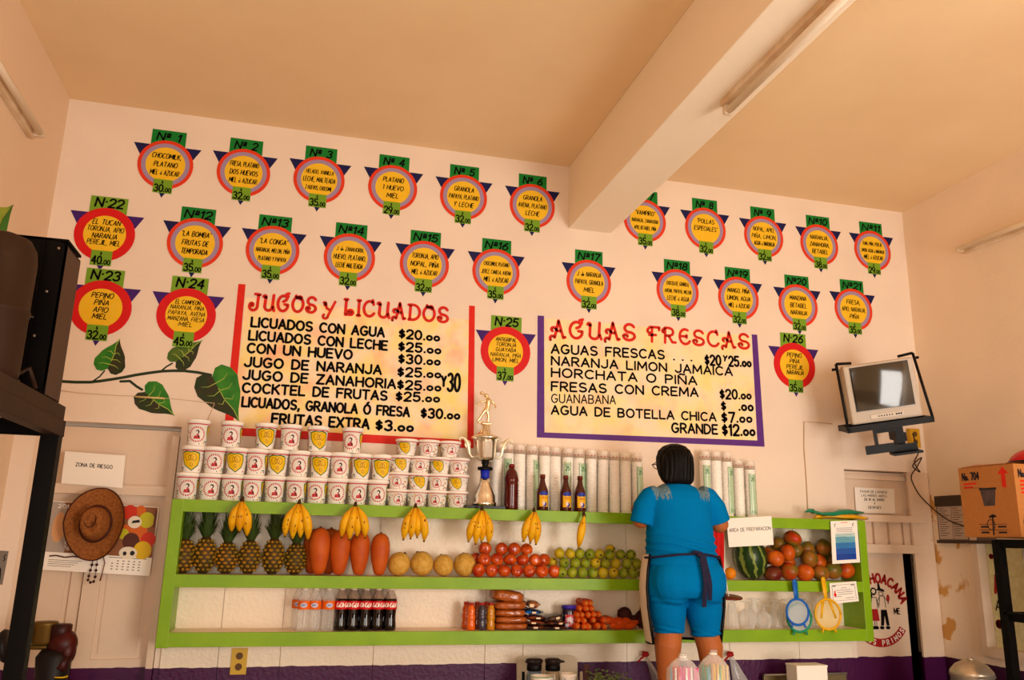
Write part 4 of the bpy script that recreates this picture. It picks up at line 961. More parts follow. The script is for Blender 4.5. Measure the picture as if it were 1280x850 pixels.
# ---------------------------------------------------------------- watermelon, orange, mangoes on the right
m_wm = mat('watermelon_rind', (34, 58, 22), .3)
def stripes(mm):
    nt = mm.node_tree; N, L = nt.nodes, nt.links; b = N['Principled BSDF']; tc = N.new('ShaderNodeTexCoord'); sp = N.new('ShaderNodeSeparateXYZ'); L.new(tc.outputs['Object'], sp.inputs[0])
    at2 = N.new('ShaderNodeMath'); at2.operation = 'ARCTAN2'; L.new(sp.outputs['Y'], at2.inputs[0]); L.new(sp.outputs['X'], at2.inputs[1])
    n = N.new('ShaderNodeTexNoise'); n.inputs['Scale'].default_value = 28; L.new(tc.outputs['Object'], n.inputs['Vector'])
    a = N.new('ShaderNodeMath'); a.operation = 'MULTIPLY_ADD'; a.inputs[1].default_value = 9; L.new(at2.outputs[0], a.inputs[0])
    b2 = N.new('ShaderNodeMath'); b2.operation = 'MULTIPLY'; b2.inputs[1].default_value = 5; L.new(n.outputs['Fac'], b2.inputs[0]); L.new(b2.outputs[0], a.inputs[2])
    s = N.new('ShaderNodeMath'); s.operation = 'SINE'; L.new(a.outputs[0], s.inputs[0])
    mr = N.new('ShaderNodeMapRange'); mr.inputs[1].default_value = .35; mr.inputs[2].default_value = .85; L.new(s.outputs[0], mr.inputs[0])
    mx = N.new('ShaderNodeMix'); mx.data_type = 'RGBA'; mx.inputs[6].default_value = lin((30, 56, 20)); mx.inputs[7].default_value = lin((128, 142, 62)); L.new(mr.outputs[0], mx.inputs[0]); L.new(mx.outputs[2], b.inputs['Base Color'])
stripes(m_wm)
t = thing('watermelon', 'large dark green striped watermelon standing at the right half of the shelf', 'watermelon', (X(938, -.105), -.105, Z2+.118), (0, R(-14), .3))
m = MB(); m.ball((0, 0, 0), (.092, .09, .12), 26, 16); m.build('fruit_body', m_wm, t); m = MB(); m.tube([(0, 0, .118), (.004, 0, .13)], .004, 6); m.build('stem', m_btip, t)
t = simple_fruit('orange', 'orange', mat('orange_skin', (240, 150, 20), .4, bump=(120, .3)), .032, stem=(.031, .003, .003)); t['label'] = 'small yellow-orange orange left of the watermelon'; t.location = (X(912, -.13), -.13, Z2+.033)
m_mg = [mat('mango_skin_red', (190, 56, 22), .3, var=(17, .17, (110, 112, 36)), objvar=1), mat('mango_skin_orange', (214, 112, 28), .3, var=(17, .17, (178, 70, 26)), objvar=1), mat('mango_skin_green', (92, 98, 34), .3, var=(15, .17, (176, 104, 40)), objvar=1), mat('mango_skin_purple', (104, 32, 34), .3, var=(17, .17, (128, 84, 38)), objvar=1)]
mfn = lambda d: 1+.07*d.x*d.x*d.x+.05*max(0, d.z)*d.x
mgo = [simple_fruit('mango', 'mango', q, (.051, .042, .047), mfn, stem=(.045, .005, .003)) for q in m_mg]
cn = ['red', 'orange', 'green', 'purplish']
mg = [(970, 714, 3, 0), (986, 714, 0, 0), (1005, 714, 1, 0), (1023, 714, 2, 0), (1042, 713, 2, 0), (1058, 713, 1, 0), (1072, 714, 3, .03),
      (963, 694, 0, .05), (968, 700, 1, 0), (989, 702, 1, .03), (1006, 700, 2, 0), (1024, 702, 1, 0), (1040, 702, 2, .04),
      (969, 682, 2, .05), (979, 690, 1, -.02), (996, 690, 2, 0), (1009, 688, 2, .03), (1027, 686, 2, 0), (983, 675, 0, 0)]
used = set(); cnt = {}
for i, (px, py, k, dy) in enumerate(mg):
    y = -.13+dy+(.02 if i > 6 else 0)+(.02 if i > 12 else 0); p = at(px, py, y); z = max(p.z, Z2+.047)
    a = (random.uniform(-.4, .4)+(1.2 if i % 3 == 0 else 0), random.uniform(-.4, .4), random.uniform(0, 6.2))
    tier = 'bottom layer' if i < 7 else 'middle layer' if i < 13 else 'upper layer' if i < 18 else None
    idx = i if i < 7 else i-7 if i < 13 else i-13
    lab = 'bright red mango alone on the very top of the heap' if tier is None else f'{cn[k]} mango, {nth(idx, 7 if i < 7 else 6 if i < 13 else 5)} in the {tier} of the mango heap'
    if k not in used: q = mgo[k]; used.add(k); q.location = (p.x, y, z); q.rotation_euler = a; q['label'] = lab; q['group'] = 'heap of mangoes'
    else: dup(mgo[k], (p.x, y, z), a, lab, 'heap of mangoes', random.uniform(.92, 1.03))

settle(of_group('the red apple heap'), .0335); settle(of_group('the green guava heap'), .0282)
settle(of_group('heap of mangoes'), .0455, [(Vector((X(938, -.105), -.105, Z2+.09)), .088)])

# ================================================================ lower board
# water bottles with orange labels
m_pet = clear_mat('bottle_plastic', (245, 240, 232), .16, .06); m_olab = mat('label_orange', (240, 116, 20), .4); m_lid = mat('white_cap', (246, 226, 206), .4)
t = thing('water_bottle', 'w', 'bottle'); wb = t
m = MB(); pr = [(.026, 0), (.0295, .005)]
for k in range(6): pr += [(.0295, .014+k*.016), (.0275, .022+k*.016)]
m.lathe(pr+[(.0295, .11), (.0295, .152), (.027, .17), (.018, .192), (.0125, .202), (.0125, .21)], 18); m.build('bottle_body', m_pet, t)
m = MB(); m.lathe([(.0145, .208), (.0145, .222), (.012, .224)], 14); m.build('cap', m_lid, t)
m = MB(); m.lathe([(.0298, .108), (.0303, .11), (.0303, .15), (.0298, .152)], 20, caps=False); lb = m.build('label', m_olab, t)
F = lambda x, y, o: ((.0304+o)*cos(x/.0304-pi/2), (.0304+o)*sin(x/.0304-pi/2), y)
m = MB(); m.patch([(.017*cos(k*pi/8), .13+.012*sin(k*pi/8)) for k in range(16)], F, .0006); m.build('label_oval', mat('label_white_blue', (196, 200, 226), .4), lb)
m = MB(); m.ribbon([(-.01, .126), (-.004, .133), (.002, .128), (.009, .134)], .0035, F, .001, False); m.build('label_mark', mat('label_blue', (46, 64, 160), .45), lb)
wl = ['clear water bottle with an orange label, leftmost at the front of the group', 'clear water bottle with an orange label, second at the front of the group', 'clear orange-labelled water bottle standing right against the dark cola bottles', 'clear water bottle half hidden behind the leftmost front water bottle', 'clear water bottle in the back row, between second and third front water bottles']
for i, (px, y) in enumerate(((380, -.14), (393.5, -.14), (410.5, -.14), (372.5, -.075), (402, -.075))):
    loc = (X(px, y, 760), y, Z3+.001); rz = -math.atan2(X(px, y, 760), 4.2)+random.uniform(-.2, .2)
    if i == 0: wb.location = loc; wb.rotation_euler = (0, 0, rz); wb['label'] = wl[0]; wb['group'] = 'orange-labelled water bottles'; wb.scale = (1, 1, .88)
    else: dup(wb, loc, rz, wl[i], 'orange-labelled water bottles')
# cola bottles
m_cola = mat('dark_cola', (16, 6, 5), .08, coat=.7); m_rlab = mat('cola_label_red', (214, 16, 24), .35)
t = thing('cola_bottle', 'c', 'bottle'); cb = t
m = MB(); m.lathe([(.026, 0), (.0305, .005), (.0305, .03), (.0285, .05), (.0275, .075), (.0295, .105), (.0305, .115), (.0305, .155), (.029, .168)], 20); m.build('bottle_body', m_cola, t)
m = MB(); m.lathe([(.029, .168), (.024, .188), (.015, .206), (.0125, .212), (.0125, .22)], 20, caps=False); m.build('bottle_neck', clear_mat('bottle_neck_plastic', (180, 150, 130), .4, .06), t)
m = MB(); m.lathe([(.0145, .214), (.0145, .23), (.012, .232)], 14); m.build('cap', m_lid, t)
m = MB(); m.lathe([(.0308, .112), (.0313, .114), (.0313, .154), (.0308, .156)], 20, caps=False); lb = m.build('label', m_rlab, t)
F = lambda x, y, o: ((.0314+o)*cos(x/.0314-pi/2), (.0314+o)*sin(x/.0314-pi/2), y)
m = MB(); text(m, 'Coca-Cola', F, -.036, .124, .022, .0006, width=.072, wt=.2, slant=.35, rnd=False); m.build('label_lettering', m_white, lb)
cl = 0
for row, (y, pxs) in enumerate(((-.14, (426.5, 441.5, 457, 472.5, 488)), (-.075, (434, 449.5, 465, 480)))):
    for i, px in enumerate(pxs):
        x = X(px, y, 760); lab = f'dark cola bottle with a red label, {nth(i, len(pxs))} in the {["front", "back"][row]} row'; rz = -math.atan2(x, 4.2)+random.uniform(-.5, .5)
        if cl == 0: cb.location = (x, y, Z3+.001); cb.rotation_euler = (0, 0, rz); cb['label'] = lab; cb['group'] = 'cola bottles'; cb.scale = (1, 1, .86)
        else: dup(cb, (x, y, Z3+.001), rz, lab, 'cola bottles')
        cl += 1
# little ridged juice bottles
def juice(nm, rgb):
    t = thing('juice_bottle', 'j', 'bottle'); m = MB()
    m.lathe([(.018, 0), (.021, .004), (.021, .03), (.0175, .04), (.021, .052), (.021, .066), (.017, .075), (.0195, .085), (.018, .098), (.0125, .112), (.0115, .118)], 18); m.build('bottle_body', mat('juice_'+nm, rgb, .2, coat=.5), t)
    m = MB(); m.lathe([(.013, .116), (.013, .126), (.011, .127)], 12); m.build('cap', mat('small_red_cap' if nm != 'back' else 'small_dark_cap', (176, 50, 40), .4), t); return t
for nm, rgb, px, y, lab in (('orange', (236, 112, 20), 589, -.15, 'small bright orange juice bottle at the front left of its group'), ('dark', (62, 54, 66), 602.5, -.15, 'small dark grey juice bottle between the orange and the ochre one'), ('ochre', (206, 140, 26), 613.5, -.15, 'small ochre juice bottle next to the stacked brown bags'),
                            ('amber', (206, 92, 20), 582.5, -.09, 'small deep orange juice bottle at the left, behind the bright orange one'), ('russet', (150, 70, 40), 596, -.09, 'small russet juice bottle behind the gap between the orange and grey ones'), ('rust', (166, 84, 36), 608, -.09, 'small rust juice bottle behind the ochre one')):
    q = juice(nm, rgb); q['label'] = lab; q['group'] = 'small juice bottles'; q.location = (X(px, y, 770), y, Z3+.001)
# plastic bags of brown granola, stacked
m_gran = mat('granola_bag', (190, 106, 42), .25, var=(40, .25, (156, 80, 28)), coat=.6, bump=(34, 1.0))
for i, (px, pz, wd, dp, h) in enumerate(((637, 0, .086, .15, .032), (637, .031, .082, .15, .032), (635.5, .062, .080, .15, .034), (635, .095, .082, .15, .038), (632, .131, .082, .15, .056))):
    x = X(px, -.11, 770); rnd = random.Random(i)
    t = thing('granola_bag', ['lowest clear bag of brown granola in the stack of five', 'second clear bag of brown granola from the bottom of the stack', 'middle clear bag of brown granola in the stack of five', 'fourth clear bag of brown granola, under the plump top one', 'plump topmost bag of brown granola sloping down to the right'][i], 'bag', (x, -.11, Z3+pz+.001), (0, R(8 if i == 4 else 0), 0), group='stacked granola bags')
    m = MB()
    def pil(d): return min(1.5, (abs(d.x)**5+abs(d.y)**4+abs(d.z)**3)**(-1/3.6))*(1+.07*noise.noise(Vector((d.x*3+i*5, d.y*3, d.z*3))))
    m.ball((0, 0, h/2), (wd*.93, .07, h*.545), 28, 16, None, pil); m.build('bag_body', m_gran, t)
    m = MB(); m.tube([(wd*.7, -.03, h*.5), (wd*1.0, -.05, h*.45), (wd*1.12, -.055, h*.3)], [.012, .007, .01], 8, flat=.4); m.build('knot', m_clearbag, t)
# dark snack packets
rnd = random.Random(4)
pk = []
def packet(px, z, y, wd, h, rgb, rgb2, lab, tilt=0):
    x = X(px, y, 775); t = thing('snack_packet', lab, 'packet', (x, y, Z3+z+.002), (0, R(tilt), rnd.uniform(-.3, .3)), group='snack packets')
    mt = mat(f'foil_{rgb}_{rgb2}', rgb, .25, var=(30, .1, rgb2)); m = MB()
    m.ball((0, 0, h/2), (wd, .06, h/2), 20, 10, None, lambda d: (abs(d.x)**3.5+abs(d.y)**3.5+abs(d.z)**2)**(-1/3.)); m.build('packet_body', mt, t)
    m = MB(); m.box((wd*.2, -.058, h*.45), (.022, .006, h*.4), bev=.002); m.build('printed_patch', mat('packet_cream', (238, 214, 176), .4), t)
    for s in (-1, 1):
        m = MB(); m.box((s*wd*1.02, 0, h/2), (.014, .1, .004)); m.build('crimped_end', mt, t)
DK = (34, 16, 14)
packet(665, 0, -.12, .062, .022, DK, (110, 50, 26), 'dark snack packet lying lowest beside the granola bags')
packet(664, .023, -.12, .055, .02, (60, 24, 18), (150, 70, 40), 'reddish dark snack packet second from the bottom, left pile')
packet(667, .044, -.11, .056, .022, (128, 60, 34), (40, 20, 20), 'brown and grey snack packet third from the bottom, left pile')
packet(664, .068, -.09, .05, .024, (30, 110, 186), (20, 20, 40), 'bright blue snack packet near the top of the left pile')
packet(662, .094, -.09, .046, .042, (40, 24, 20), (190, 120, 70), 'spotted tan and black snack packet on top of the left pile')
packet(690, 0, -.13, .066, .02, (20, 14, 14), (90, 40, 26), 'black snack packet lying lowest in the right pile')
packet(691, .021, -.13, .06, .02, (40, 20, 18), (128, 66, 40), 'dark brown snack packet in the middle of the right pile')
packet(689, .042, -.12, .05, .026, (92, 66, 50), (28, 20, 20), 'grey-brown snack packet tilted on top of the right pile', -12)
t = thing('jam_jar', 'round jar with a purple-blue lid behind the carrots', 'jar', (X(711, -.1, 770), -.1, Z3))
m = MB(); m.lathe([(.034, 0), (.037, .004), (.037, .092), (.034, .1)], 20); m.build('jar_body', mat('dark_jar', (40, 26, 50), .15, coat=.5), t)
m = MB(); m.lathe([(.038, .098), (.038, .112), (.036, .114)], 22); m.build('lid', mat('violet_lid', (70, 50, 170), .35), t)
F = lambda x, y, o: ((.0374+o)*cos(x/.0374-pi/2), (.0374+o)*sin(x/.0374-pi/2), y)
m = MB(); m.patch([(-.03, .012), (0, .012), (.03, .012), (.03, .07), (0, .07), (-.03, .07)], F, .0006, 5); lb = m.build('label', mat('jar_label_red', (206, 50, 50), .4, var=(40, .05, (230, 220, 226))), t)
# carrots
m_car = mat('carrot_skin', (224, 96, 20), .5, var=(14, .2, (204, 80, 14)), objvar=1, bump=(50, .2)); m_cend = mat('carrot_end', (206, 120, 40), .6)
def carrot(L, r):
    t = thing('carrot', 'c', 'carrot'); m = MB(); n = 12
    m.tube([(0, L*i/n, .003*sin(i*1.3)) for i in range(n+1)], [r*.7]+[r*(1.0-.12*i/n)*(1 if i < n-2 else (.75 if i == n-2 else .5 if i == n-1 else .15)) for i in range(n)], 12); m.build('root', m_car, t)
    m = MB(); m.lathe([(r*.55, 0), (r*.5, .004), (r*.2, .006), (.001, .003)], 12, Matrix.Rotation(R(90), 4, 'X')); m.build('cut_top', m_cend, t); return t
c1 = carrot(.15, .0165)
rows = [[(722, 781), (731, 781), (737, 781), (748, 781), (757, 782)], [(723, 774), (731, 774), (742, 775), (757, 775), (763, 775)], [(722, 766), (728, 767), (736, 769), (743.5, 768), (750, 770)], [(725, 759), (734, 761), (741, 760.5)], [(733, 755.5), (739, 755)]]
first = True
for ri, row in enumerate(rows):
    for i, (px, py) in enumerate(row):
        y = -.185+.012*ri; x = X(px, y, py); z = Z3+.0175+.0275*ri
        lab = f'carrot facing front, {nth(i, len(row))} in {["the lowest", "the second", "the third", "the fourth", "the topmost"][ri]} layer of the pile'; a = (0, random.uniform(0, 6), random.uniform(-.15, .15))
        if first: c1.location = (x, y, z); c1.rotation_euler = a; c1['label'] = lab; c1['group'] = 'carrot pile'; first = False
        else: dup(c1, (x, y, z), a, lab, 'carrot pile', random.uniform(.88, 1.05))
for px, py, rz, lab in ((757, 770, -76, 'carrot lying crossways on top at the right slope of the pile'), (763, 783, -82, 'carrot lying sideways lowest at the right of the pile'), (772, 777, -68, 'carrot pointing right beside the beets')):
    y = -.17; dup(c1, (X(px, y, py), y, Z3+.0175+(.025 if py < 775 else 0 if py > 780 else .012)), (0, 0, R(rz)), lab, 'carrot pile')
m_beet = mat('beet_skin', (74, 30, 32), .75, var=(20, .2, (52, 24, 24)), bump=(40, .5))
def beet():
    t = thing('beet', 'b', 'beet'); m = MB(); m.ball((0, 0, 0), (.036, .036, .036), 18, 12, None, lambda d: 1+.12*max(0, d.z)**3+.05*noise.noise(d*2.5)); m.build('root', m_beet, t)
    m = MB(); m.tube([(0, 0, .03), (.004, 0, .045), (.0, .004, .055)], [.009, .006, .003], 8); m.build('stalk_stub', m_beet, t); m = MB(); m.tube([(0, 0, -.03), (-.002, 0, -.05), (.004, 0, -.06)], [.008, .003, .001], 6); m.build('tap_root', m_beet, t); return t
bt = beet()
for i, (px, z, s, a, lab) in enumerate(((781, .068, 1.05, (.2, -1.2, .3), 'large dark beet propped up, leftmost of the three beets'), (790, .034, .85, (.5, .6, 1), 'small dark beet squeezed between the two larger ones'), (803, .044, 1.2, (.2, .3, 2), 'largest dark beet with pointed top, nearest the woman'))):
    loc = (X(px, -.1, 770), -.1, Z3+z)
    if i == 0: bt.location = loc; bt.rotation_euler = a; bt['label'] = lab; bt['group'] = 'beets'; bt.scale = (s,)*3
    else: dup(bt, loc, a, lab, 'beets', s)

# upturned glasses at the right end
def lathe_glass(name, prof, lab): t = thing(name, lab, 'glass'); return t
def goblet(): # stands on its rim
    t = thing('goblet', 'g', 'glass'); m = MB(); m.lathe([(.034, 0), (.047, .03), (.05, .052), (.042, .08), (.018, .098)], 24, caps=False); m.lathe([(.032, 0), (.045, .03), (.048, .052), (.04, .079), (.016, .096)], 24, caps=False); m.build('bowl', m_glass, t)
    m = MB(); m.lathe([(.018, .097), (.008, .103), (.012, .112), (.006, .12), (.011, .128), (.012, .132)], 16); m.build('stem', m_glass, t); m = MB(); m.lathe([(.012, .131), (.034, .135), (.036, .139), (.001, .141)], 24); m.build('foot', m_glass, t); return t
def flute():
    t = thing('tall_glass', 'g', 'glass'); m = MB(); m.lathe([(.036, 0), (.033, .05), (.024, .11), (.02, .125)], 12, caps=False, smooth=False); m.lathe([(.034, 0), (.031, .05), (.022, .11), (.018, .123)], 12, caps=False); m.build('bowl', m_glass, t)
    m = MB(); m.lathe([(.019, .124), (.01, .13), (.012, .137), (.034, .143), (.034, .148), (.001, .149)], 20); m.build('foot', m_glass, t); return t
gb, fl = goblet(), flute(); used = set()
for k, px, y, s, lab in ((1, 915, -.13, 1, 'tall upturned glass under the dark red disc, leftmost of the glasses'), (0, 934, -.135, 1, 'largest upturned goblet at the front, next to the leftmost tall glass'), (0, 955, -.13, .86, 'smaller upturned goblet, second goblet from the woman'), (1, 970, -.12, .98, 'tall upturned glass left of the blue strainer'), (1, 986, -.08, .98, 'upturned glass behind the blue strainer'), (1, 1012, -.12, 1, 'upturned glass between the blue and the yellow strainer'), (1, 943, -.06, 1, 'tall upturned glass behind the two goblets'), (1, 1000, -.065, 1.0, 'tall upturned glass at the back, right of the blue strainer')):
    src = (gb, fl)[k]; loc = (X(px, y, 770), y, Z3+.001)
    if k not in used: used.add(k); src.location = loc; src['label'] = lab; src['group'] = 'upturned glasses'
    else: dup(src, loc, random.uniform(0, 3), lab, 'upturned glasses', s)
p = at(911, 747, -.215)
t = thing('skimmer', 'flat dark red disc on a thin white rod hanging before the glasses', 'utensil', p)
m = MB(); m.lathe([(.002, 0), (.07, .0), (.072, .004), (.07, .007), (.002, .008)], 26, Matrix.Rotation(R(8), 4, 'X')); m.build('disc', mat('dark_red_lacquer', (112, 36, 30), .3), t)
q = at(901, 690, -.225)-p; m = MB(); m.tube([(0, 0, 0), q*.5, q], .004, 8); m.build('rod', m_white, t)

# strainers hung on the middle board
def strainer(lab, hx, hy, cx, cy, r, rgb, rgb2, dy, long):
    Y = YS-.02-dy; a, c = at(hx, hy, Y), at(cx, cy, Y); t = thing('strainer', lab, 'strainer', c); mt = mat(f'strainer_{rgb}', rgb, .35); up = a-c
    m = MB(); m.tube([(r*cos(q*pi/16), 0, r*sin(q*pi/16)) for q in range(33)], .0065, 8); m.build('rim', mt, t)
    m = MB(); n = up.normalized(); m.tube([n*r, n*r+up*.001+n*.03, up], [.011, .013, .015], 10, flat=.35); m.ball(up, (.013, .006, .012)); m.build('handle', mt, t)
    m = MB(); m.ball((0, 0, 0), (r*.96, .04, r*.96), 24, 12); vs = [(x, y if y > 0 else 0.0, z) for x, y, z in m.v]; m.v = vs; m.build('mesh_bowl', clear_mat(f'mesh_{rgb2}', rgb2, .38, .5), t)
    for s in (-1, 1):
        if long: m = MB(); m.tube([n*r*.9+Vector((s*.02, .0, 0)), Vector((s*.045, -.004, -r*.25))], [.009, .006], 8, flat=.5); m.build('prong', mt, t)
        m = MB(); m.tube([Vector((s*.035, 0, -r*.9)), Vector((s*.042, -.002, -r*1.2))], .006, 8); m.build('hook_lug', mt, t)
strainer('green rimmed strainer hanging behind the blue one', 994, 728, 999, 772, .073, (40, 150, 110), (214, 226, 214), 0, False)
strainer('blue strainer with a long flat handle hanging in front of the glasses', 993, 727, 997, 765, .066, (30, 110, 200), (206, 214, 220), .025, False)
strainer('yellow strainer with two inner prongs hanging next to the certificate', 1029, 724, 1035, 768, .078, (238, 186, 30), (246, 214, 130), .01, True)

# papers pinned to the shelf
def paper(name, lab, corners, Y, mt, cat='paper', th=.001):
    tl, tr, br, bl = [at(*c, Y) for c in corners]; t = thing(name, lab, cat, tl)
    P4 = [Vector(q)-tl for q in (tl, tr, br, bl)]
    def F(u, v, o): q = P4[0]*(1-u)*(1-v)+P4[1]*u*(1-v)+P4[2]*u*v+P4[3]*(1-u)*v; return (q.x, q.y-o, q.z)
    m = MB(); m.prism([(0, 1), (1, 1), (1, 0), (0, 0)], F, 0, th); b = m.build('sheet', mt, t)
    def FT(x, y, o): return F(x, 1-y, o+th)
    return t, b, FT
def ptext(m, s, FT, x, y, h, wt=.16, width=None, asp=1., al='c'):
    """letters on a sheet in its unit square; asp = sheet width over height"""
    F = lambda a, b, o: FT(a/asp, b, o)
    text(m, s, F, x*asp, y, h, .0006, width=(width*asp if width else None), wt=wt*(.8 if len(s) < 15 else .62), rnd=False, align=al)
t, b, FT = paper('paper_sign', 'white paper sign reading AREA DE PREPARACION pinned to the top board', ((908, 648), (964, 645), (967, 681), (911, 684)), YS-.008, m_white, 'sign')
m = MB(); ptext(m, 'AREA DE PREPARACION', FT, .5, .52, .12, .2, .92, 1.75); m.build('lettering', m_ink, b)
t, b, FT = paper('notice', 'white notice with a blue graded panel pinned at the right of the shelf', ((1038, 651.5), (1071, 650.5), (1075, 703), (1040.5, 705)), YS-.012, m_white, 'notice')
m = MB()
for k in range(14):
    m.mat(min(4, k//3)); y0 = .08+k*.045
    m.add([FT(.15, y0, .0004), FT(.88, y0, .0004), FT(.88, y0+.046, .0004), FT(.15, y0+.046, .0004)], [(0, 1, 2, 3)])
pn = m.build('blue_panel', [mat('notice_blue_a', (30, 74, 168), .5), mat('notice_blue_b', (44, 100, 184), .5), mat('notice_blue_c', (60, 136, 196), .5), mat('notice_blue_d', (120, 184, 200), .5), mat('notice_blue_e', (190, 216, 210), .5)], b)
m = MB()
for k in range(16): m.ribbon([(.17, .12+k*.036), (.55+.3*((k*5) % 7)/7, .12+k*.036)], .006, FT, .0008, False)
for k in range(4): m.ribbon([(.2, .74+k*.03), (.8, .74+k*.03)], .007, FT, .0008, False)
for s in (.16, .84): m.ribbon([(s, .86), (s-.03, .9), (s+.02, .94)], .02, FT, .0008, False)
m.build('small_print', mat('print_grey_blue', (70, 80, 120), .6), b)
m = MB(); ptext(m, 'AVISO', FT, .5, .945, .025, .3, .24, .65); m.build('heading', m_red, b)
t, b, FT = paper('certificate', 'small white certificate pinned below the blue notice', ((1036.5, 729), (1070, 726.5), (1073.5, 751.5), (1039, 755)), YS-.010, m_white, 'certificate')
m = MB(); m.ribbon([(.08, .12), (.92, .12), (.92, .88), (.08, .88), (.08, .12)], .012, FT, .0006, False)
for k, (a, c) in enumerate(((.4, .6), (.2, .75), (.25, .85), (.25, .8), (.15, .4), (.55, .85))): m.ribbon([(a, .72-.1*k), (c, .72-.1*k)], .02, FT, .0006, False)
m.ribbon([(.1, .84), (.22, .84)], .05, FT, .0006, False); m.ribbon([(.78, .84), (.9, .84)], .05, FT, .0006, False); m.build('small_print', mat('print_grey', (96, 92, 104), .6), b)
m = MB(); m.disc(.17, .42, .05, .1, FT, .0004, .0008, 10); m.disc(.17, .56, .03, .05, FT, .0004, .0008, 10); m.build('red_seal', m_red, b)
# plastic bags lying on top of the shelf at the right
def soft_bag(name, lab, pts, rad, mt, seed, flat=.5):
    t = thing(name, lab, 'bag', pts[0]); m = MB(); P = [Vector(p)-Vector(pts[0]) for p in pts]
    m.tube(P, rad, 14, flat=flat); m.v = [tuple(Vector(v)*(1+.0)+Vector((0, 0, 1))*.008*noise.noise(Vector(v)*30+Vector((seed, 0, 0)))+Vector((0, -1, 0))*.008*noise.noise(Vector(v)*22+Vector((seed+9, 0, 0)))) for v in m.v]
    m.build('folded_plastic', mt, t); m = MB(); m.tube([P[0], P[0]+Vector((-.03, -.01, .004)), P[0]+Vector((-.05, 0, -.006))], [.016, .01, .004], 8); m.build('gathered_end', mt, t)
m_yb = mat('yellow_plastic', (236, 176, 20), .2, coat=.6, bump=(50, .6)); m_gb2 = mat('green_plastic', (26, 136, 100), .2, coat=.6, bump=(40, .5))
soft_bag('plastic_bag', 'folded yellow plastic bag lying on the right end of the shelf top', [(X(a, -.12, 645), -.12, Z1+z) for a, z in ((1026, .012), (1040, .018), (1052, .02), (1064, .02), (1076, .018), (1084, .014))], [.012, .03, .045, .045, .035, .015], m_yb, 3, .36)
soft_bag('plastic_bag', 'folded green plastic bag lying over the yellow one', [(X(a, -.12, 640), -.12, Z1+z) for a, z in ((1016, .045), (1026, .032), (1040, .03), (1050, .045), (1062, .05), (1078, .044))], [.018, .022, .03, .036, .034, .015], m_gb2, 6, .5)

# ================================================================ notices on the transoms, outlets
t, b, FT = paper('paper_sign', 'paper sign reading ZONA DE RIESGO on the left door transom', ((81.5, 564), (157, 569.5), (153, 610), (76.5, 604)), -.006, m_white, 'sign')
m = MB(); ptext(m, 'ZONA DE RIESGO', FT, .5, .56, .11, .22, .6, 1.85); m.build('lettering', m_ink, b)
t, b, FT = paper('paper_sign', 'paper sign asking to wash hands, on the right door transom', ((1068, 609), (1117.5, 611), (1119, 642), (1070, 641)), .05, m_white, 'sign')
m = MB()
for k, (s, wd) in enumerate((('FAVOR DE LAVARSE', .68), ('LAS MANOS ANTES', .64), ('DE IR AL BAÑO', .5), ('Y', .03), ('DESPUES', .32))): ptext(m, s, FT, .48, .8-.155*k, .09, .22, wd, 1.5)
m.build('lettering', m_ink, b)
def outlet(lab, loc, F, rgb, plug):
    t = thing('wall_outlet', lab, 'outlet', loc); mt = mat(f'outlet_{rgb}', rgb, .4)
    m = MB(); m.prism([(-.036, -.058), (.036, -.058), (.036, .058), (-.036, .058)], F, 0, .007 if not plug else .03); m.build('plate', mt, t); o = .007 if not plug else .03
    for s in (-1, 1):
        m = MB(); m.disc(0, s*.024, .016, .016, F, o, o+.002, 16); m.build('socket', mat('socket_brown', (104, 70, 30), .5), t)
outlet('yellowed double outlet on the wall under the left end of the shelf', (at(299, 826).x, -.012, at(299, 826).z), Fwall, (222, 182, 70), False)
outlet('yellow outlet box in the corner below the television', (3.66, -.002, at(1153, 549).z), Fwall, (214, 168, 40), True)

# ================================================================ hat, calendar and rosary on the left door
YD = -.012
t, b, FT = paper('wall_calendar', 'picture calendar for October hanging on the left door behind the hat', ((66, 626), (199, 634), (187, 720), (50, 712)), YD, m_white, 'calendar', .003)
m = MB()
def blob(mi, pts): m.mat(mi); m.prism(pts, FT, 0.0002+.0001*mi, .0004+.0001*mi)
def circ(mi, x, y, rx, ry, n=20): blob(mi, [(x+rx*cos(2*pi*k/n), y+ry*sin(2*pi*k/n)) for k in range(n)])
blob(0, [(.0, .26), (1, .26), (.99, .99), (.01, .99)])
blob(1, [(0, .26), (.18, .26), (.3, .8), (.1, .99), (.0, .99)]); circ(2, .31, .42, .09, .12); circ(2, .38, .33, .08, .08); circ(3, .1, .62, .06, .22); circ(2, .28, .6, .04, .14)
for x, y, r, k in ((.73, .9, .07, 4), (.83, .93, .05, 2), (.9, .8, .075, 5), (.84, .62, .085, 2), (.94, .52, .07, 4), (.78, .48, .08, 6), (.9, .36, .085, 7), (.7, .58, .05, 5), (.72, .66, .04, 2)): circ(k, x, y, r, r*1.55)
circ(8, .79, .76, .065, .09); circ(8, .77, .31, .085, .09); circ(9, .74, .3, .018, .03); circ(9, .81, .31, .022, .035); blob(9, [(.76, .74), (.84, .76), (.83, .80), (.77, .78)])
blob(10, [(.965, .7), (.985, .7), (.99, .95), (.97, .95)])
pc = [(150, 96, 60), (176, 160, 146), (222, 112, 30), (232, 176, 124), (214, 60, 24), (206, 196, 40), (92, 44, 26), (232, 190, 20), (238, 222, 196), (30, 24, 22), (110, 56, 34)]
pcm = [mat(f'calendar_ink_{i}', q, .5) for i, q in enumerate(pc)]
m.build('picture', pcm, b)
m = MB(); F2 = lambda a, c, o: FT(a/1.55, c, o+.002)
text(m, '2011', F2, .06*1.55, .905, .05, .0006, width=.12*1.55, wt=.2, rnd=False)
FV2 = lambda a, c, o: FT(.19-c/1.55*1.0+.05, .3+a, o+.002)
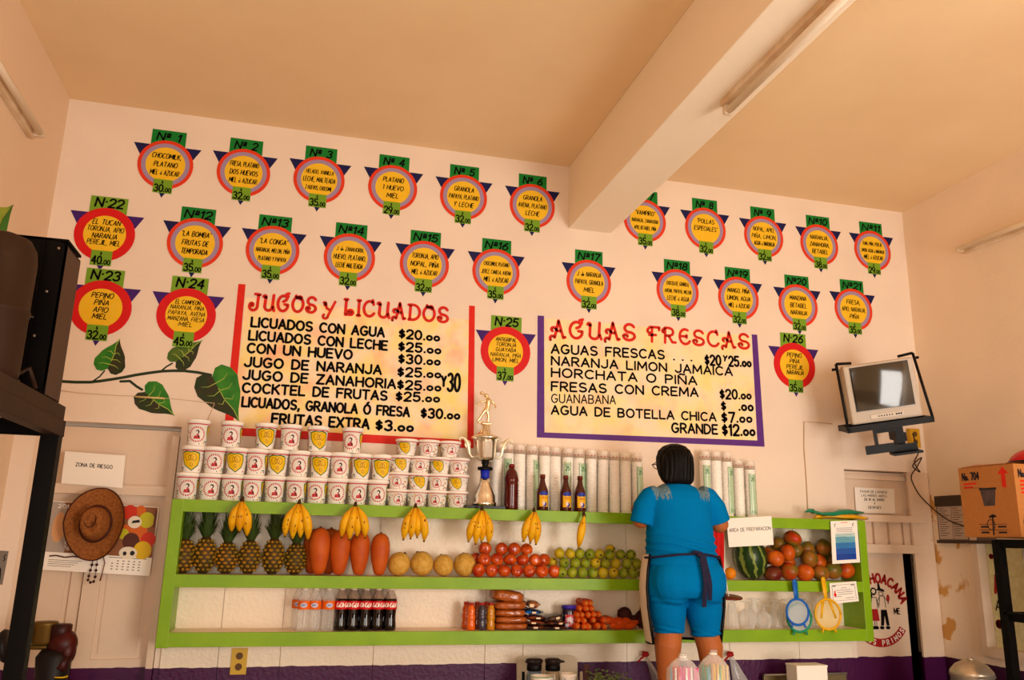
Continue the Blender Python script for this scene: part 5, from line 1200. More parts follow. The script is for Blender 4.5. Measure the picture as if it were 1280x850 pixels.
text(m, 'octubre', FV2, 0, .02, .07, .0006, width=.3, wt=.16, rnd=False); m.build('title_lettering', m_white, b)
m = MB()
for r_ in range(4):
    for c_ in range(6):
        if r_ > 0 or c_ > 0: m.ribbon([(.63+c_*.05, .19-r_*.04), (.648+c_*.05, .19-r_*.04)], .012, FT, .0006, False)
m.ribbon([(.6, .235), (.95, .235)], .008, FT, .0006, False)
for k in range(4): m.ribbon([(.06, .15-.028*k), (.36-.03*k, .15-.028*k)], .006, FT, .0006, False)
m.ribbon([(.455, .02), (.465, .24)], .006, FT, .0006, False); m.ribbon([(.06, .2), (.12, .215), (.2, .195), (.28, .215), (.4, .2)], .022, FT, .0006, False); m.build('small_print', mat('print_brown', (90, 60, 50), .6), b)
c = at(121, 655, -.04)
hat = thing('cowboy_hat', 'brown woven cowboy hat hung brim-on over the calendar', 'hat', c, (R(-4), 0, R(-4)))
m_str = mat('straw_brown', (168, 108, 52), .75, var=(90, .2, (132, 78, 34)), bump=(160, .5)); m_strd = mat('straw_edge', (74, 34, 16), .7)
def hatmap(r_, a, up): # brim: oval, rolled at the sides, pointing at the viewer (-Y)
    return (r_*.93*cos(a)*(1-.12*max(0, -sin(a))*abs(cos(a))), -up, r_*1.18*sin(a))
def brim_up(r_, a): s = max(0, (r_-.06)/.085); return .008+s*s*(.045*abs(cos(a))**1.5)-.006*s*abs(sin(a))
m = MB(); n = 36; rs = [.062, .08, .1, .12, .138]; vs = []
for side in (0, .004):
    for r_ in rs:
        for k in range(n): a = 2*pi*k/n; vs.append(hatmap(r_, a, brim_up(r_, a)+side))
fs = []
for sidx in (0, 1):
    for i in range(len(rs)-1):
        for k in range(n):
            k2 = (k+1) % n; q = sidx*len(rs)*n+i*n; f = (q+k, q+k2, q+n+k2, q+n+k); fs.append(f if sidx == 0 else f[::-1])
m.add(vs, fs, True); m.build('brim', m_str, hat)
m = MB(); m.tube([hatmap(.139, 2*pi*k/n, brim_up(.139, 2*pi*k/n)+.002) for k in range(n+1)], .0035, 6); m.build('brim_edge', m_strd, hat)
m = MB(); vs = []; fs = []; pr = [(1, .008), (.97, .03), (.92, .06), (.84, .085), (.72, .1), (.5, .1), (.25, .09), (.02, .086)]
for (k_, u_) in pr:
    for k in range(n):
        a = 2*pi*k/n; s = sin(a); pinch = 1-.22*max(0, -s)**2*(u_ > .05)-.1*(abs(cos(a))**6)*(u_ > .05)
        vs.append((.064*k_*cos(a)*pinch, -(u_*(1-.10*(s < 0)*abs(s))), .078*k_*s))
for i in range(len(pr)-1):
    for k in range(n): fs.append((i*n+k, i*n+(k+1) % n, (i+1)*n+(k+1) % n, (i+1)*n+k))
m.add(vs, fs, True); m.build('crown', m_str, hat)
m = MB(); m.tube([(.0655*cos(2*pi*k/n), -.018, .0795*sin(2*pi*k/n)) for k in range(n+1)], .007, 6); m.build('hat_band', m_strd, hat)
m = MB(); m.tube([(.025*cos(2*pi*k/20)-.004, -.098, .012+.034*sin(2*pi*k/20)) for k in range(21)], .002, 6); m.build('crown_crease', m_strd, hat)
c = at(113, 690, -.03); t = thing('rosary', 'dark bead rosary hanging below the hat', 'rosary', c)
q = [at(x, y, -.025)-c for x, y in ((117, 690), (116, 698), (115, 706), (113, 713), (111, 720), (110, 725), (113, 728), (117, 727), (119, 721), (120, 713), (121, 706), (122, 698), (122, 690))]
m = MB(); m.tube(q, .001, 5); m.build('cord', m_strd, t); m = MB()
for p in q: m.ball(p, .0065, 8, 6)
m.build('beads', mat('dark_bead', (58, 16, 16), .3), t)
m = MB(); m.tube([at(x, y, -.025)-c for x, y in ((128, 690), (131, 704), (128, 716), (125, 726))], [.002, .002, .002, .004], 6); m.build('tassel', mat('tassel_brown', (120, 56, 30), .8), t)
# dark framed picture at the far left edge
t, b, FT = paper('poster', 'grey and black poster at the left edge, beside the rack post', ((-24, 686), (11, 689), (3, 731), (-30, 728)), .0, mat('poster_grey', (128, 118, 108), .5), 'poster')
m = MB(); m.prism([(.3, .1), (.9, .1), (.85, .45), (.7, .62), (.45, .5)], FT, .0003, .0006); m.ribbon([(.86, .7), (.93, .75), (.86, .82), (.93, .9)], .03, FT, .0006, False); m.build('dark_print', m_ink, b)

# ================================================================ television in its wall cage
def frame_mat(c, yaw, pit, rol):
    n = Vector((-sin(yaw)*cos(pit), -cos(yaw)*cos(pit), -sin(pit))); x = Vector((cos(yaw), -sin(yaw), 0)); z = x.cross(-n)
    if z.z < 0: z = -z
    x, z = x*cos(rol)+z*sin(rol), -x*sin(rol)+z*cos(rol)
    M = Matrix((x, -n, z)).transposed().to_4x4(); M.translation = c; return M     # local: x right, y back, z up
MT = frame_mat(Vector((3.116, -.45, 2.396)), .40, .193, .143) @ Matrix.Diagonal((.9, .9, .975, 1))
tv = thing('television', 'old silver tube television tilted in a wall cage in the right corner', 'television'); tv.matrix_world = MT
m_tvs = mat('tv_silver', (196, 180, 160), .4); m_scr = mat('tv_screen', (62, 54, 40), .08, spec=.7)
W_, H_ = .42, .34
m = MB(); m.box((0, .04, 0), (W_, .08, H_), bev=.012); m.build('front_bezel', m_tvs, tv)
m = MB()
def sec(y, w, h, zc): return [(sx*w/2, y, zc+sz*h/2) for sx, sz in ((-1, -1), (1, -1), (1, 1), (-1, 1))]
vs = sec(.07, W_*.97, H_*.95, 0)+sec(.16, W_*.94, H_*.9, 0)+sec(.26, .26, .22, -.02)+sec(.31, .2, .17, -.03)
m.add(vs, [f for i in range(3) for f in [(4*i+k, 4*i+(k+1) % 4, 4*i+4+(k+1) % 4, 4*i+4+k) for k in range(4)]]+[(15, 14, 13, 12), (0, 1, 2, 3)]); m.build('rear_housing', mat('tv_back_grey', (150, 136, 118), .5), tv)
m = MB(); vs = []; n = 14                               # bulging glass
for i in range(n+1):
    for j in range(n+1):
        a, b_ = -1+2*i/n, -1+2*j/n; vs.append((a*.166*(1+.03*(1-b_*b_)), -.006-.012*(2-a*a*1.0-b_*b_*.62), .03+b_*.121*(1+.03*(1-a*a))))
m.add(vs, [(i*(n+1)+j, (i+1)*(n+1)+j, (i+1)*(n+1)+j+1, i*(n+1)+j+1) for i in range(n) for j in range(n)], True); m.build('screen', m_scr, tv)
m = MB(); FTV = plane((0, 0, 0), (1, 0, 0), (0, 0, 1))
m.prism([(-.174, -.098), (.174, -.098), (.174, .156), (-.174, .156)], FTV, 0, .006); m.build('screen_surround', mat('tv_surround', (40, 32, 26), .4), tv)
m = MB(); m.box((0, -.003, -.137), (.2, .006, .024), bev=.003); m.build('control_panel', mat('tv_panel', (214, 200, 180), .4), tv)
m = MB()
for k in range(6): m.disc(-.05+k*.016, -.137, .004, .004, FTV, .006, .008, 10)
for k in range(3): m.box((.055+k*.014, -.007, -.137), (.009, .004, .008))
m.build('buttons', m_ink, tv)
mount = thing('tv_mount', 'black steel wall cage and swivel arm holding the television', 'bracket'); mount.matrix_world = MT
m_st = mat('mount_black', (20, 15, 13), .5, spec=.2)
m = MB(); zb = -H_/2-.022
for a in ((-.245, -.03), (.245, -.03)): m.box((a[0], .08, zb), (.02, .24, .03))
m.box((0, -.03, zb), (.51, .02, .034)); m.box((0, .19, zb), (.51, .02, .034)); m.box((0, .08, zb-.01), (.42, .2, .006)); m.build('tray', m_st, mount)
for s in (-1, 1):
    m = MB(); m.tube([(s*.25, -.035, zb), (s*.232, .06, H_/2+.02)], .009, 4); m.build('upright', m_st, mount)
    m = MB(); m.tube([(s*.232, .06, H_/2+.02), (s*.14, .06, H_/2+.012)], .008, 4); m.build('top_hook', m_st, mount)
    m = MB(); m.tube([(s*.236, .06, .02+H_/2-.03), (s*.262, .06, .02+H_/2-.03)], .008, 8); m.build('clamp_knob', m_black, mount)
m = MB(); m.box((.09, .16, zb-.075), (.05, .07, .13)); m.box((.02, .1, zb-.035), (.16, .04, .03)); m.box((.12, .28, zb-.1), (.05, .2, .05)); m.build('swivel_arm', m_st, mount)
m = MB(); m.box((-.075, .0, zb-.13), (.17, .012, .05)); m.box((-.085, .02, zb-.08), (.016, .03, .12)); m.build('equipment_clip', m_black, mount)
m = MB(); m.box((.085, .04, zb-.175), (.17, .1, .012)); m.box((.085, .09, zb-.155), (.17, .012, .05)); m.build('equipment_plate', m_black, mount)
Yc = -.06
pts = [at(1141, 542, -.1), at(1145, 556, -.05), at(1148, 566, Yc), at(1143, 578, Yc), at(1150, 590, Yc), at(1141, 582, Yc), at(1152, 572, -.04), at(1146, 584, Yc), at(1139, 596, Yc), at(1145, 612, Yc), at(1154, 624, Yc)]
pts += [atX(x, y, XR-.04) for x, y in ((1171, 640), (1185, 650), (1200, 656), (1216, 660))]
m = MB(); m.tube(smooth(pts), .004, 6); tag(m.build('power_cable', mat('cable_brown', (60, 40, 28), .5), org=tuple(pts[0])), 'tangled brown cable hanging from the television and running along the right wall', 'cable')

# notice board on the right wall, beside the carton
nb = thing('notice_board', 'dark-topped notice board with typed sheets on the right wall beside the carton', 'notice board', (XR, -.25, 1.72))
FB = lambda x, y, o: (-o, -x, y)
m = MB(); m.prism([(-.19, -.135), (.22, -.135), (.22, .135), (-.19, .135)], FB, 0, .012); m.build('backing', mat('board_grey', (120, 104, 96), .6), nb)
m = MB(); m.prism([(-.19, .075), (.22, .075), (.22, .135), (-.19, .135)], FB, .012, .02); m.prism([(-.19, -.14), (.22, -.14), (.22, -.122), (-.19, -.122)], FB, .0, .03); m.build('dark_rails', mat('board_dark', (66, 52, 44), .5), nb)
for x0 in (-.18, -.07):
    m = MB(); m.prism([(x0, -.118), (x0+.105, -.118), (x0+.105, .072), (x0, .072)], FB, .012, .0135); sh = m.build('typed_sheet', mat('grey_paper', (196, 176, 162), .7), nb)
    m = MB()
    for k in range(13): m.ribbon([(x0+.008, .06-k*.013), (x0+.05+.045*((k*3) % 5)/5, .06-k*.013)], .004, FB, .0142, False)
    m.build('typing', mat('faded_ink', (110, 92, 86), .7), sh)

# ================================================================ black rack and carton at the right
m_iron = mat('rack_black', (9, 6, 5), .5, spec=.12)
rk = thing('metal_rack', 'black angle-iron rack against the right wall, under the carton', 'rack', (3.5, -1.24, 0))
def angle(mb, p0, p1, w=.04, t=.005):
    p0, p1 = Vector(p0), Vector(p1); d = p1-p0; c = (p0+p1)/2
    if abs(d.z) > max(abs(d.x), abs(d.y)): mb.box(c, (w, w, d.length))
    elif abs(d.x) > abs(d.y): mb.box(c, (d.length, t*3, w)); mb.box(c+Vector((0, 0, w/2-t)), (d.length, w, t*2))
    else: mb.box(c, (t*3, d.length, w)); mb.box(c+Vector((0, 0, w/2-t)), (w, d.length, t*2))
xa, xb, ya, yb = -.2, .22, .30, -.30
for x in (xa, xb):
    for y in (ya, yb): m = MB(); angle(m, (x, y, .0), (x, y, 1.595)); m.build('post', m_iron, rk)
for z in (1.578, 1.243, .72):
    m = MB()
    for y in (ya, yb): angle(m, (xa, y, z), (xb, y, z))
    for x in (xa, xb): angle(m, (x, ya, z), (x, yb, z))
    m.box((.01, 0, z+.01), (.4, .58, .006)); m.build('rack_shelf', m_iron, rk)
for i, (x, y, f) in enumerate(((3.37, -1.05, .3), (3.45, -1.03, pi), (3.38, -1.14, .8))):
    dup(sl, (x, y, 1.262), (0, 0, f-.8), ['clear-wrapped cup sleeve standing at the front corner of the black rack', 'clear-wrapped cup sleeve at the back of the black rack', 'clear-wrapped cup sleeve nearer the frame edge on the black rack'][i], 'wrapped cup sleeves', (1, 1, .82))
soft_bag('plastic_bag', 'crumpled white and violet bag under the cup sleeves on the black rack', [(3.35, -1.22, 1.29), (3.36, -1.18, 1.30), (3.36, -1.10, 1.285), (3.355, -1.02, 1.28)], [.02, .035, .035, .02], mat('violet_white_plastic', (206, 196, 214), .3, var=(26, .1, (96, 84, 150)), coat=.5), 12, .7)
cx = thing('cardboard_carton', 'brown cardboard carton printed No. 704 with a red arrow, on the black rack', 'box', (3.3, -.735, 1.608))
m_card = mat('cardboard', (200, 138, 78), .8, var=(50, .3, (190, 128, 70)))
bw, bd, bh = .38, .345, .345
m = MB(); m.box((bw/2, -bd/2, bh/2), (bw, bd, bh), bev=.003); bx = m.build('carton_body', m_card, cx)
FX = lambda x, y, o: (-o, -x, y); FYc = lambda x, y, o: (x, -bd-o, y)
m = MB(); m.add([(0, 0, bh), (0, -bd, bh), (.10, -bd*.97, bh+.012), (.1, -.01, bh+.02)], [(0, 1, 2, 3)]); m.add([(0, 0, bh+.002), (0, -bd, bh+.002), (.10, -bd*.97, bh+.014), (.1, -.01, bh+.022)], [(3, 2, 1, 0)]); m.build('top_flap', m_card, cx)
m_bk = mat('carton_ink', (40, 34, 40), .7)
for nm, F, wd in (('side', FX, bd), ('front', FYc, bw)):
    m = MB(); text(m, 'No. 704', F, .025, bh-.062, .034, .0006, width=.105, wt=.24); m.build('printed_number', m_bk, bx)
    m = MB()
    for k, L in ((0, .085), (1, .06)) if nm == 'side' else ((0, .1), (1, .09), (2, .1), (3, .08)): m.ribbon([(.028, bh-.082-k*.018), (.028+L, bh-.082-k*.018)], .009, F, .0006, False)
    ax = wd-.065
    if nm == 'side': m.prism([(ax-.012, .235), (ax+.012, .235), (ax+.012, .30), (ax+.032, .30), (ax, .335), (ax-.032, .30), (ax-.012, .30)], F, .0003, .0007)
    m.build('red_print', m_red, bx)
    m = MB()
    if nm == 'side':
        m.ribbon([(.03, .245), (.15, .238)], .002, F, .0006, False); m.ribbon([(.10, .062), (.27, .062)], .0025, F, .0006, False); m.ribbon([(.10, .035), (.27, .035)], .0025, F, .0006, False)
        for x0, y0 in ((.11, .05), (.11, .023), (.215, .05), (.215, .023)): m.ribbon([(x0, y0), (x0+.05, y0)], .009, F, .0006, False)
        m.ribbon([(.185, .01), (.19, .11)], .009, F, .0006, False); m.ring(.175, .06, .022, .026, F, .0003, .0006, 20); m.prism([(.165, .092), (.215, .096), (.205, .108), (.17, .104)], F, .0003, .0006)
    else: m.ring(.05, .07, .022, .03, F, .0003, .0007, 18)
    m.build('fine_print', m_bk, bx)
m = MB(); m.mat(0).prism([(.13, .25-.02), (.225, .25-.02), (.212, .15), (.145, .15)], FX, .0003, .0006); m.mat(1).prism([(.124, .228), (.231, .228), (.231, .238), (.124, .238)], FX, .0004, .0009); m.build('pot_picture', [mat('picture_grey', (96, 76, 76), .6, var=(22, .2, (60, 52, 56))), m_bk], bx)
t = thing('red_basin', 'red plastic basin with a dark rim turned over on the carton', 'basin', (3.565, -1.0, 1.966))
m = MB(); m.ball((0, 0, 0), (.15, .15, .085), 28, 14); m.v = [(x, y, max(z, 0)) for x, y, z in m.v]; m.build('bowl', mat('red_plastic', (206, 24, 26), .35), t)
m = MB(); m.tube([(.152*cos(2*pi*k/32), .152*sin(2*pi*k/32), .006) for k in range(33)], .007, 8); m.build('rim', m_black, t)

# ================================================================ condensing unit on its angle-iron rack at the left
m_din = mat('dingy_black', (10, 7, 6), .6, spec=.1, var=(12, .2, (18, 13, 10))); m_brn = mat('dusty_brown_steel', (58, 38, 26), .55, spec=.2, var=(10, .2, (48, 32, 24)))
XA, XB_, YA, YB = -1.26, -.80, -1.17, -1.95
lr = thing('metal_rack', 'black angle-iron stand at the left holding the condensing unit', 'rack', (-1.03, -1.56, 0)); LO = (-1.03, -1.56, 0)
for x in (XA+.03, XB_-.03):
    for y in (YA-.03, YB+.03): m = MB(); m.box((x, y, .93), (.055, .055, 1.86)); m.box((x+(.0275 if x > -1 else -.0275), y-.026, .93), (.004, .004, 1.86)); m.build('post', m_iron, lr, org=LO)
for x in (XA, XB_-.012): m = MB(); m.box((x+.006, (YA+YB)/2, 1.885), (.012, YA-YB, .055)); m.box((x-.012 if x > -1 else x+.03, (YA+YB)/2, 1.862), (.05, YA-YB, .006)); m.build('side_rail', m_brn, lr, org=LO)
for y in (YA-.006, YB+.006): m = MB(); m.box(((XA+XB_)/2, y, 1.885), (XB_-XA, .012, .055)); m.build('end_rail', m_iron, lr, org=LO)
for z in (.75,):
    m = MB(); m.box(((XA+XB_)/2, (YA+YB)/2, z), (XB_-XA-.06, YA-YB-.06, .02)); m.build('rack_shelf', m_iron, lr, org=LO)
cu = thing('condensing_unit', 'dark refrigeration condensing unit with fan shroud and upright compressor', 'cooling unit', (-1.03, -1.5, 1.915)); LO = (-1.03, -1.5, 1.915)
m = MB()
for x in (XA+.02, XB_-.01): m.box((x-.01, -1.55, 1.938), (.03, .74, .045))
m.box((-1.03, -1.22, 1.938), (.44, .03, .045)); m.box((-1.03, -1.9, 1.938), (.44, .03, .045)); m.box((-1.03, -1.55, 1.93), (.42, .7, .01)); m.build('base_frame', m_brn, cu, org=LO)
yc0, yc1 = -1.44, -1.27
m = MB(); m.box((-1.035, (yc0+yc1)/2+.03, 2.215), (.43, yc1-yc0-.06, .5)); m.build('radiator', m_din, cu, org=LO)
m = MB(); x0, x1, z0, z1 = -1.255, -.805, 1.962, 2.485; cxx, czz, rr = -1.06, 2.21, .18; n = 40
Fc = lambda x, y, o: (x, yc0-o, y)
per = []
for k in range(n):                                      # shroud plate with a round opening
    a = 2*pi*k/n; c_, s_ = cos(a), sin(a); tt = min(((x1-cxx) if c_ > 0 else (cxx-x0))/max(abs(c_), 1e-6), ((z1-czz) if s_ > 0 else (czz-z0))/max(abs(s_), 1e-6)); per.append((cxx+c_*tt, czz+s_*tt))
inn = [(cxx+rr*cos(2*pi*k/n), czz+rr*sin(2*pi*k/n)) for k in range(n)]
vs = [Fc(*p, 0) for p in inn]+[Fc(*p, 0) for p in per]+[Fc(*p, -.06) for p in inn]
m.add(vs, [(k, (k+1) % n, n+(k+1) % n, n+k) for k in range(n)]+[(2*n+k, 2*n+(k+1) % n, (k+1) % n, k) for k in range(n)])
m.box((x1-.004, (yc0+yc1)/2, (z0+z1)/2-.01), (.008, yc1-yc0, z1-z0-.02)); m.box(((x0+x1)/2, (yc0+yc1)/2, z1-.004), (x1-x0, yc1-yc0, .008))
m.box((x1-.07, yc0-.004, (z0+z1)/2), (.006, .008, z1-z0-.02))
m.build('fan_shroud', mat('shroud_black', (10, 6, 5), .6, spec=.08), cu, org=LO)
m = MB(); m.box((x1-.001, (yc0+yc1)/2+.0, (z0+z1)/2-.012), (.004, yc1-yc0-.004, z1-z0-.03)); m.build('side_strip', mat('shroud_side_brown', (72, 50, 40), .5), cu, org=LO)
m = MB()
for r_ in (.175, .14, .105, .07, .035): m.tube([(cxx+r_*cos(2*pi*k/32), yc0-.012-.02*(1-r_/.18), czz+r_*sin(2*pi*k/32)) for k in range(33)], .002, 5)
for k in range(6): a = k*pi/3; m.tube([(cxx+.02*cos(a), yc0-.03, czz+.02*sin(a)), (cxx+.19*cos(a), yc0-.006, czz+.19*sin(a))], .0025, 5)
m.build('fan_guard', mat('guard_wire', (130, 112, 94), .3, metal=.5), cu, org=LO)
for k in range(4):
    a = k*pi/2+.3; m = MB(); u, v = Vector((cos(a), 0, sin(a))), Vector((-sin(a), 0, cos(a))); cc = Vector((cxx, yc0+.03, czz))
    vs = [cc+u*.03-v*.02+Vector((0, -.01, 0)), cc+u*.155-v*.06+Vector((0, -.02, 0)), cc+u*.165+v*.05+Vector((0, .02, 0)), cc+u*.03+v*.02+Vector((0, .01, 0))]
    m.add(vs+[p+Vector((0, .003, 0)) for p in vs], [(0, 1, 2, 3), (7, 6, 5, 4)]+[(i, (i+1) % 4, 4+(i+1) % 4, 4+i) for i in range(4)]); m.build('fan_blade', mat('fan_grey', (54, 46, 40), .35, metal=.4), cu, org=LO)
m = MB(); m.lathe([(.03, -.03), (.034, 0), (.034, .07)], 16, Matrix.Translation((cxx, yc0-.02, czz)) @ Matrix.Rotation(R(-90), 4, 'X')); m.build('fan_motor', mat('motor_steel', (120, 104, 88), .3, metal=.7), cu, org=LO)
for x, z in ((-.83, 2.45), (-.845, 2.30), (-.86, 2.15), (-.88, 2.0), (-.93, 2.42)):
    m = MB(); m.ball((x, yc0-.004, z), (.005, .003, .005), 8, 6); m.build('bolt', mat('bolt_steel', (150, 130, 110), .3, metal=.8), cu, org=LO)
q = at(-13, 400, -1.64)
m = MB(); m.lathe([(.05, 1.95), (.096, 1.965), (.1, 2.0), (.1, 2.165), (.103, 2.168), (.103, 2.180), (.1, 2.183), (.1, 2.33), (.094, 2.37), (.076, 2.40), (.04, 2.415), (.002, 2.418)], 32, Matrix.Translation((q.x, -1.64, 0))); m.build('compressor', mat('compressor_brown', (58, 40, 28), .55, spec=.15), cu, org=LO)
for dx in (-.03, .02):
    m = MB(); m.tube([(q.x+dx+.03, -1.56, 1.95), (q.x+dx+.04, -1.54, 2.0), (q.x+dx+.07, -1.52, 2.03), (q.x+dx+.09, -1.5, 1.97)], .008, 8); m.build('copper_pipe', mat('dull_copper', (50, 32, 22), .5, spec=.2), cu, org=LO)

# ================================================================ counters and what stands on them
m_steel = mat('counter_steel', (176, 166, 150), .35, metal=.6)
ct = thing('back_counter', 'narrow steel work counter along the back wall below the shelves', 'counter', (1.0, -.18, 0)); CTZ = .79; LO = (1.0, -.18, 0)
m = MB(); m.box((.92, -.178, CTZ-.02), (4.2, .325, .04), bev=.004); m.build('worktop', m_steel, ct, org=LO)
for x in (-1.1, .2, 1.6, 2.9): m = MB(); m.box((x, -.2, (CTZ-.04)/2), (.05, .24, CTZ-.04)); m.build('leg_panel', m_iron, ct, org=LO)
m_pp = mat('cutting_board_plastic', (214, 196, 168), .4)
a, b_ = at(645, 820, -.03), at(720, 820, -.03)
t = thing('cutting_board', 'cream plastic cutting board leaning on the purple wall behind the jars', 'cutting board', ((a.x+b_.x)/2, -.05, CTZ+.001), (R(-4), 0, 0)); hw = (b_.x-a.x)/2; hh = a.z-CTZ
F = lambda x, y, o: (x, -o, y); rc = .03
m = MB(); pl = [(-hw, 0), (hw, 0)]+[(hw-rc+rc*cos(R(q)), hh-rc+rc*sin(R(q))) for q in (0, 30, 60, 90)]+[(-hw+rc+rc*cos(R(q)), hh-rc+rc*sin(R(q))) for q in (90, 120, 150, 180)]
m.prism(pl, F, 0, .014); m.build('board', m_pp, t); m = MB(); m.prism([(-hw+.025, hh*.2), (-hw+.04, hh*.2), (-hw+.04, hh*.6), (-hw+.025, hh*.6)], F, .0142, .0148); m.build('handle_slot', m_dark, t)
m_jar = clear_mat('jar_blue_glass', (110, 130, 150), .55, .08); m_jar2 = clear_mat('jar_tan_glass', (190, 166, 130), .5, .08)
for i, (px, mt, s, lab) in enumerate(((668, m_jar, 1.0, 'bluish glass jar with a wide black lid, in front of the cutting board'), (691, m_jar2, .94, 'tan glass jar with a black spouted lid, right of the bluish one'))):
    y = -.19; p = at(px, 823, y); h = p.z-CTZ; t = thing('lidded_jar', lab, 'jar', (p.x, y, CTZ+.001))
    m = MB(); m.lathe([(.038, 0), (.042, .01), (.042, h*.35), (.036, h*.6), (.03, h*.72)], 20); m.build('jar_body', mt, t)
    m = MB(); m.lathe([(.034, h*.70), (.037, h*.71), (.037, h*.84), (.034, h*.86)], 20); m.build('collar', m_black, t)
    m = MB(); m.lathe([(.036, h*.85), (.043*s, h*.93), (.043*s, h*.97), (.03, h*1.0)], 20); m.tube([(.0, -.02, h*.945), (-.05*s if i == 0 else .055*s, -.02, h*.93)], [.03, .012], 8, flat=.4); m.build('lid', mat('lid_dark', (36, 24, 24), .3), t)
for px, w_, py, y, mt2, lab in ((677, 27, 845, -.28, (70, 150, 110), 'white tub with a green rim in front of the bluish jar'), (710, 21, 842, -.26, (60, 90, 180), 'white tub with blue print beside the cutting board edge')):
    p = at(px, py, y); h = p.z-CTZ; r_ = w_/2/262; t = thing('white_tub', lab, 'tub', (p.x, y, CTZ+.001)); m = MB(); m.lathe([(r_*.85, 0), (r_, h*.9), (r_*1.05, h*.92), (r_*1.05, h), (r_*.95, h), (r_*.8, .004)], 22); m.build('tub_body', m_foam, t)
    m = MB()
    if py == 845: m.lathe([(r_*1.06, h*.97), (r_*1.07, h*.985), (r_*1.06, h)], 22, caps=False); m.build('green_rim', mat('rim_green', mt2, .4), t)
    else: F = lambda x, y_, o: ((r_+o)*cos(x/r_-pi/2), (r_+o)*sin(x/r_-pi/2), y_); m.patch([(-.03, h*.4), (0, h*.35), (.0, h*.7), (-.03, h*.85)], F, .001); m.build('blue_print', mat('tub_print_blue', mt2, .4), t)
for px, py, w_, rgb, lab in ((733, 831, .03, (88, 50, 40), 'brown knife handle standing beside the cutting board'), (726.5, 840, .016, (190, 170, 140), 'pale knife handle next to the brown one')):
    y = -.1; p = at(px, py, y); t = thing('knife', lab, 'knife', (p.x, y, CTZ+.003)); h = p.z-CTZ
    m = MB(); m.box((0, 0, h*.72), (w_, .014, h*.56), bev=.006); m.build('handle', mat(f'handle_{rgb}', rgb, .5), t); m = MB(); m.box((0, 0, h*.22), (w_*.7, .002, h*.44)); m.build('blade', m_chrome, t)
m_herb = mat('herb_green', (70, 110, 50), .6, var=(20, .2, (150, 150, 90)))
for i, (px, py, lab) in enumerate(((750, 838, 'green herb sprigs on the counter left of the woman'), (772, 843, 'low pale-green herb sprigs nearest the woman\'s left leg'))):
    y = -.2; p = at(px, py, y); t = thing('herb_bunch', lab, 'herbs', (p.x, y, CTZ+.002)); h = p.z-CTZ; rnd = random.Random(i)
    m = MB()
    for k in range(14): a = rnd.uniform(0, 6.3); r_ = rnd.uniform(.01, .06); m.tube([(0, 0, 0), (r_*.5*cos(a), r_*.5*sin(a), h*.5), (r_*cos(a), r_*sin(a), h*rnd.uniform(.6, .95))], .0015, 5)
    m.build('stalks', m_herb, t); m = MB()
    for k in range(60): a = rnd.uniform(0, 6.3); r_ = rnd.uniform(.01, .075); z = h*rnd.uniform(.5, 1.0); c_ = Vector((r_*cos(a), r_*sin(a), z)); m.ball(c_, (.009, .009, .003), 6, 4)
    m.build('leaves', m_herb, t)
p = at(1008, 832, -.24); q = at(989, 832, -.24)
t = thing('white_box', 'plain white box standing on the counter below the strainers', 'box', (p.x, -.24, CTZ+.001)); h = p.z-CTZ; hw = p.x-q.x
m = MB(); m.box((0, 0, h/2), (2*hw, .1, h), bev=.004); m.build('carton_body', m_white, t); m = MB(); m.box((0, 0, h+.002), (2*hw+.004, .104, .01), bev=.002); m.build('lid', m_white, t)
a, b_ = at(955, 846, -.06), at(1058, 842, -.06)
t = thing('tray', 'flat olive metal tray standing against the wall behind the white box', 'tray', ((a.x+b_.x)/2, -.05, CTZ+.001)); h = b_.z-CTZ
m = MB(); m.box((0, 0, h/2), (b_.x-a.x, .02, h), bev=.003); m.build('tray_body', mat('olive_metal', (140, 122, 88), .4, metal=.5), t); m = MB(); m.tube([(-(b_.x-a.x)/2, -.012, h), ((b_.x-a.x)/2, -.012, h)], .006, 8); m.build('rolled_edge', m_steel, t)
# clear bags tied with red string on the wall beside her legs
for i, (kx_, ky, pts, lab) in enumerate(((806, 818, ((808, 822), (813, 832), (818, 844), (822, 858)), 'empty clear bag tied with red string hanging left of the woman\'s legs'), (912, 818, ((914, 822), (918, 832), (922, 844), (928, 858)), 'empty clear bag tied with red string hanging right of the woman\'s legs'))):
    y = -.035; k0 = at(kx_, ky, y); t = thing('clear_bag', lab, 'bag', k0); P_ = [at(*p, y)-k0 for p in pts]
    m = MB(); m.tube(P_, [.012, .024, .036, .05], 12, flat=.5); m.build('bag_body', m_clearbag, t)
    m = MB(); m.ball((0, -.008, 0), (.022, .012, .012), 10, 8); m.tube([(0, -.01, 0), (-.03, -.014, -.02), (-.045, -.014, -.035)], .005, 6); m.tube([(0, -.01, 0), (.012, -.014, .012), (-.02, -.014, .016)], .004, 6); m.build('red_string', mat('red_string', (176, 30, 34), .6), t)
    m = MB(); m.tube([(0, .035, .006), (0, .0, .006)], .003, 6); m.build('nail', m_black, t)
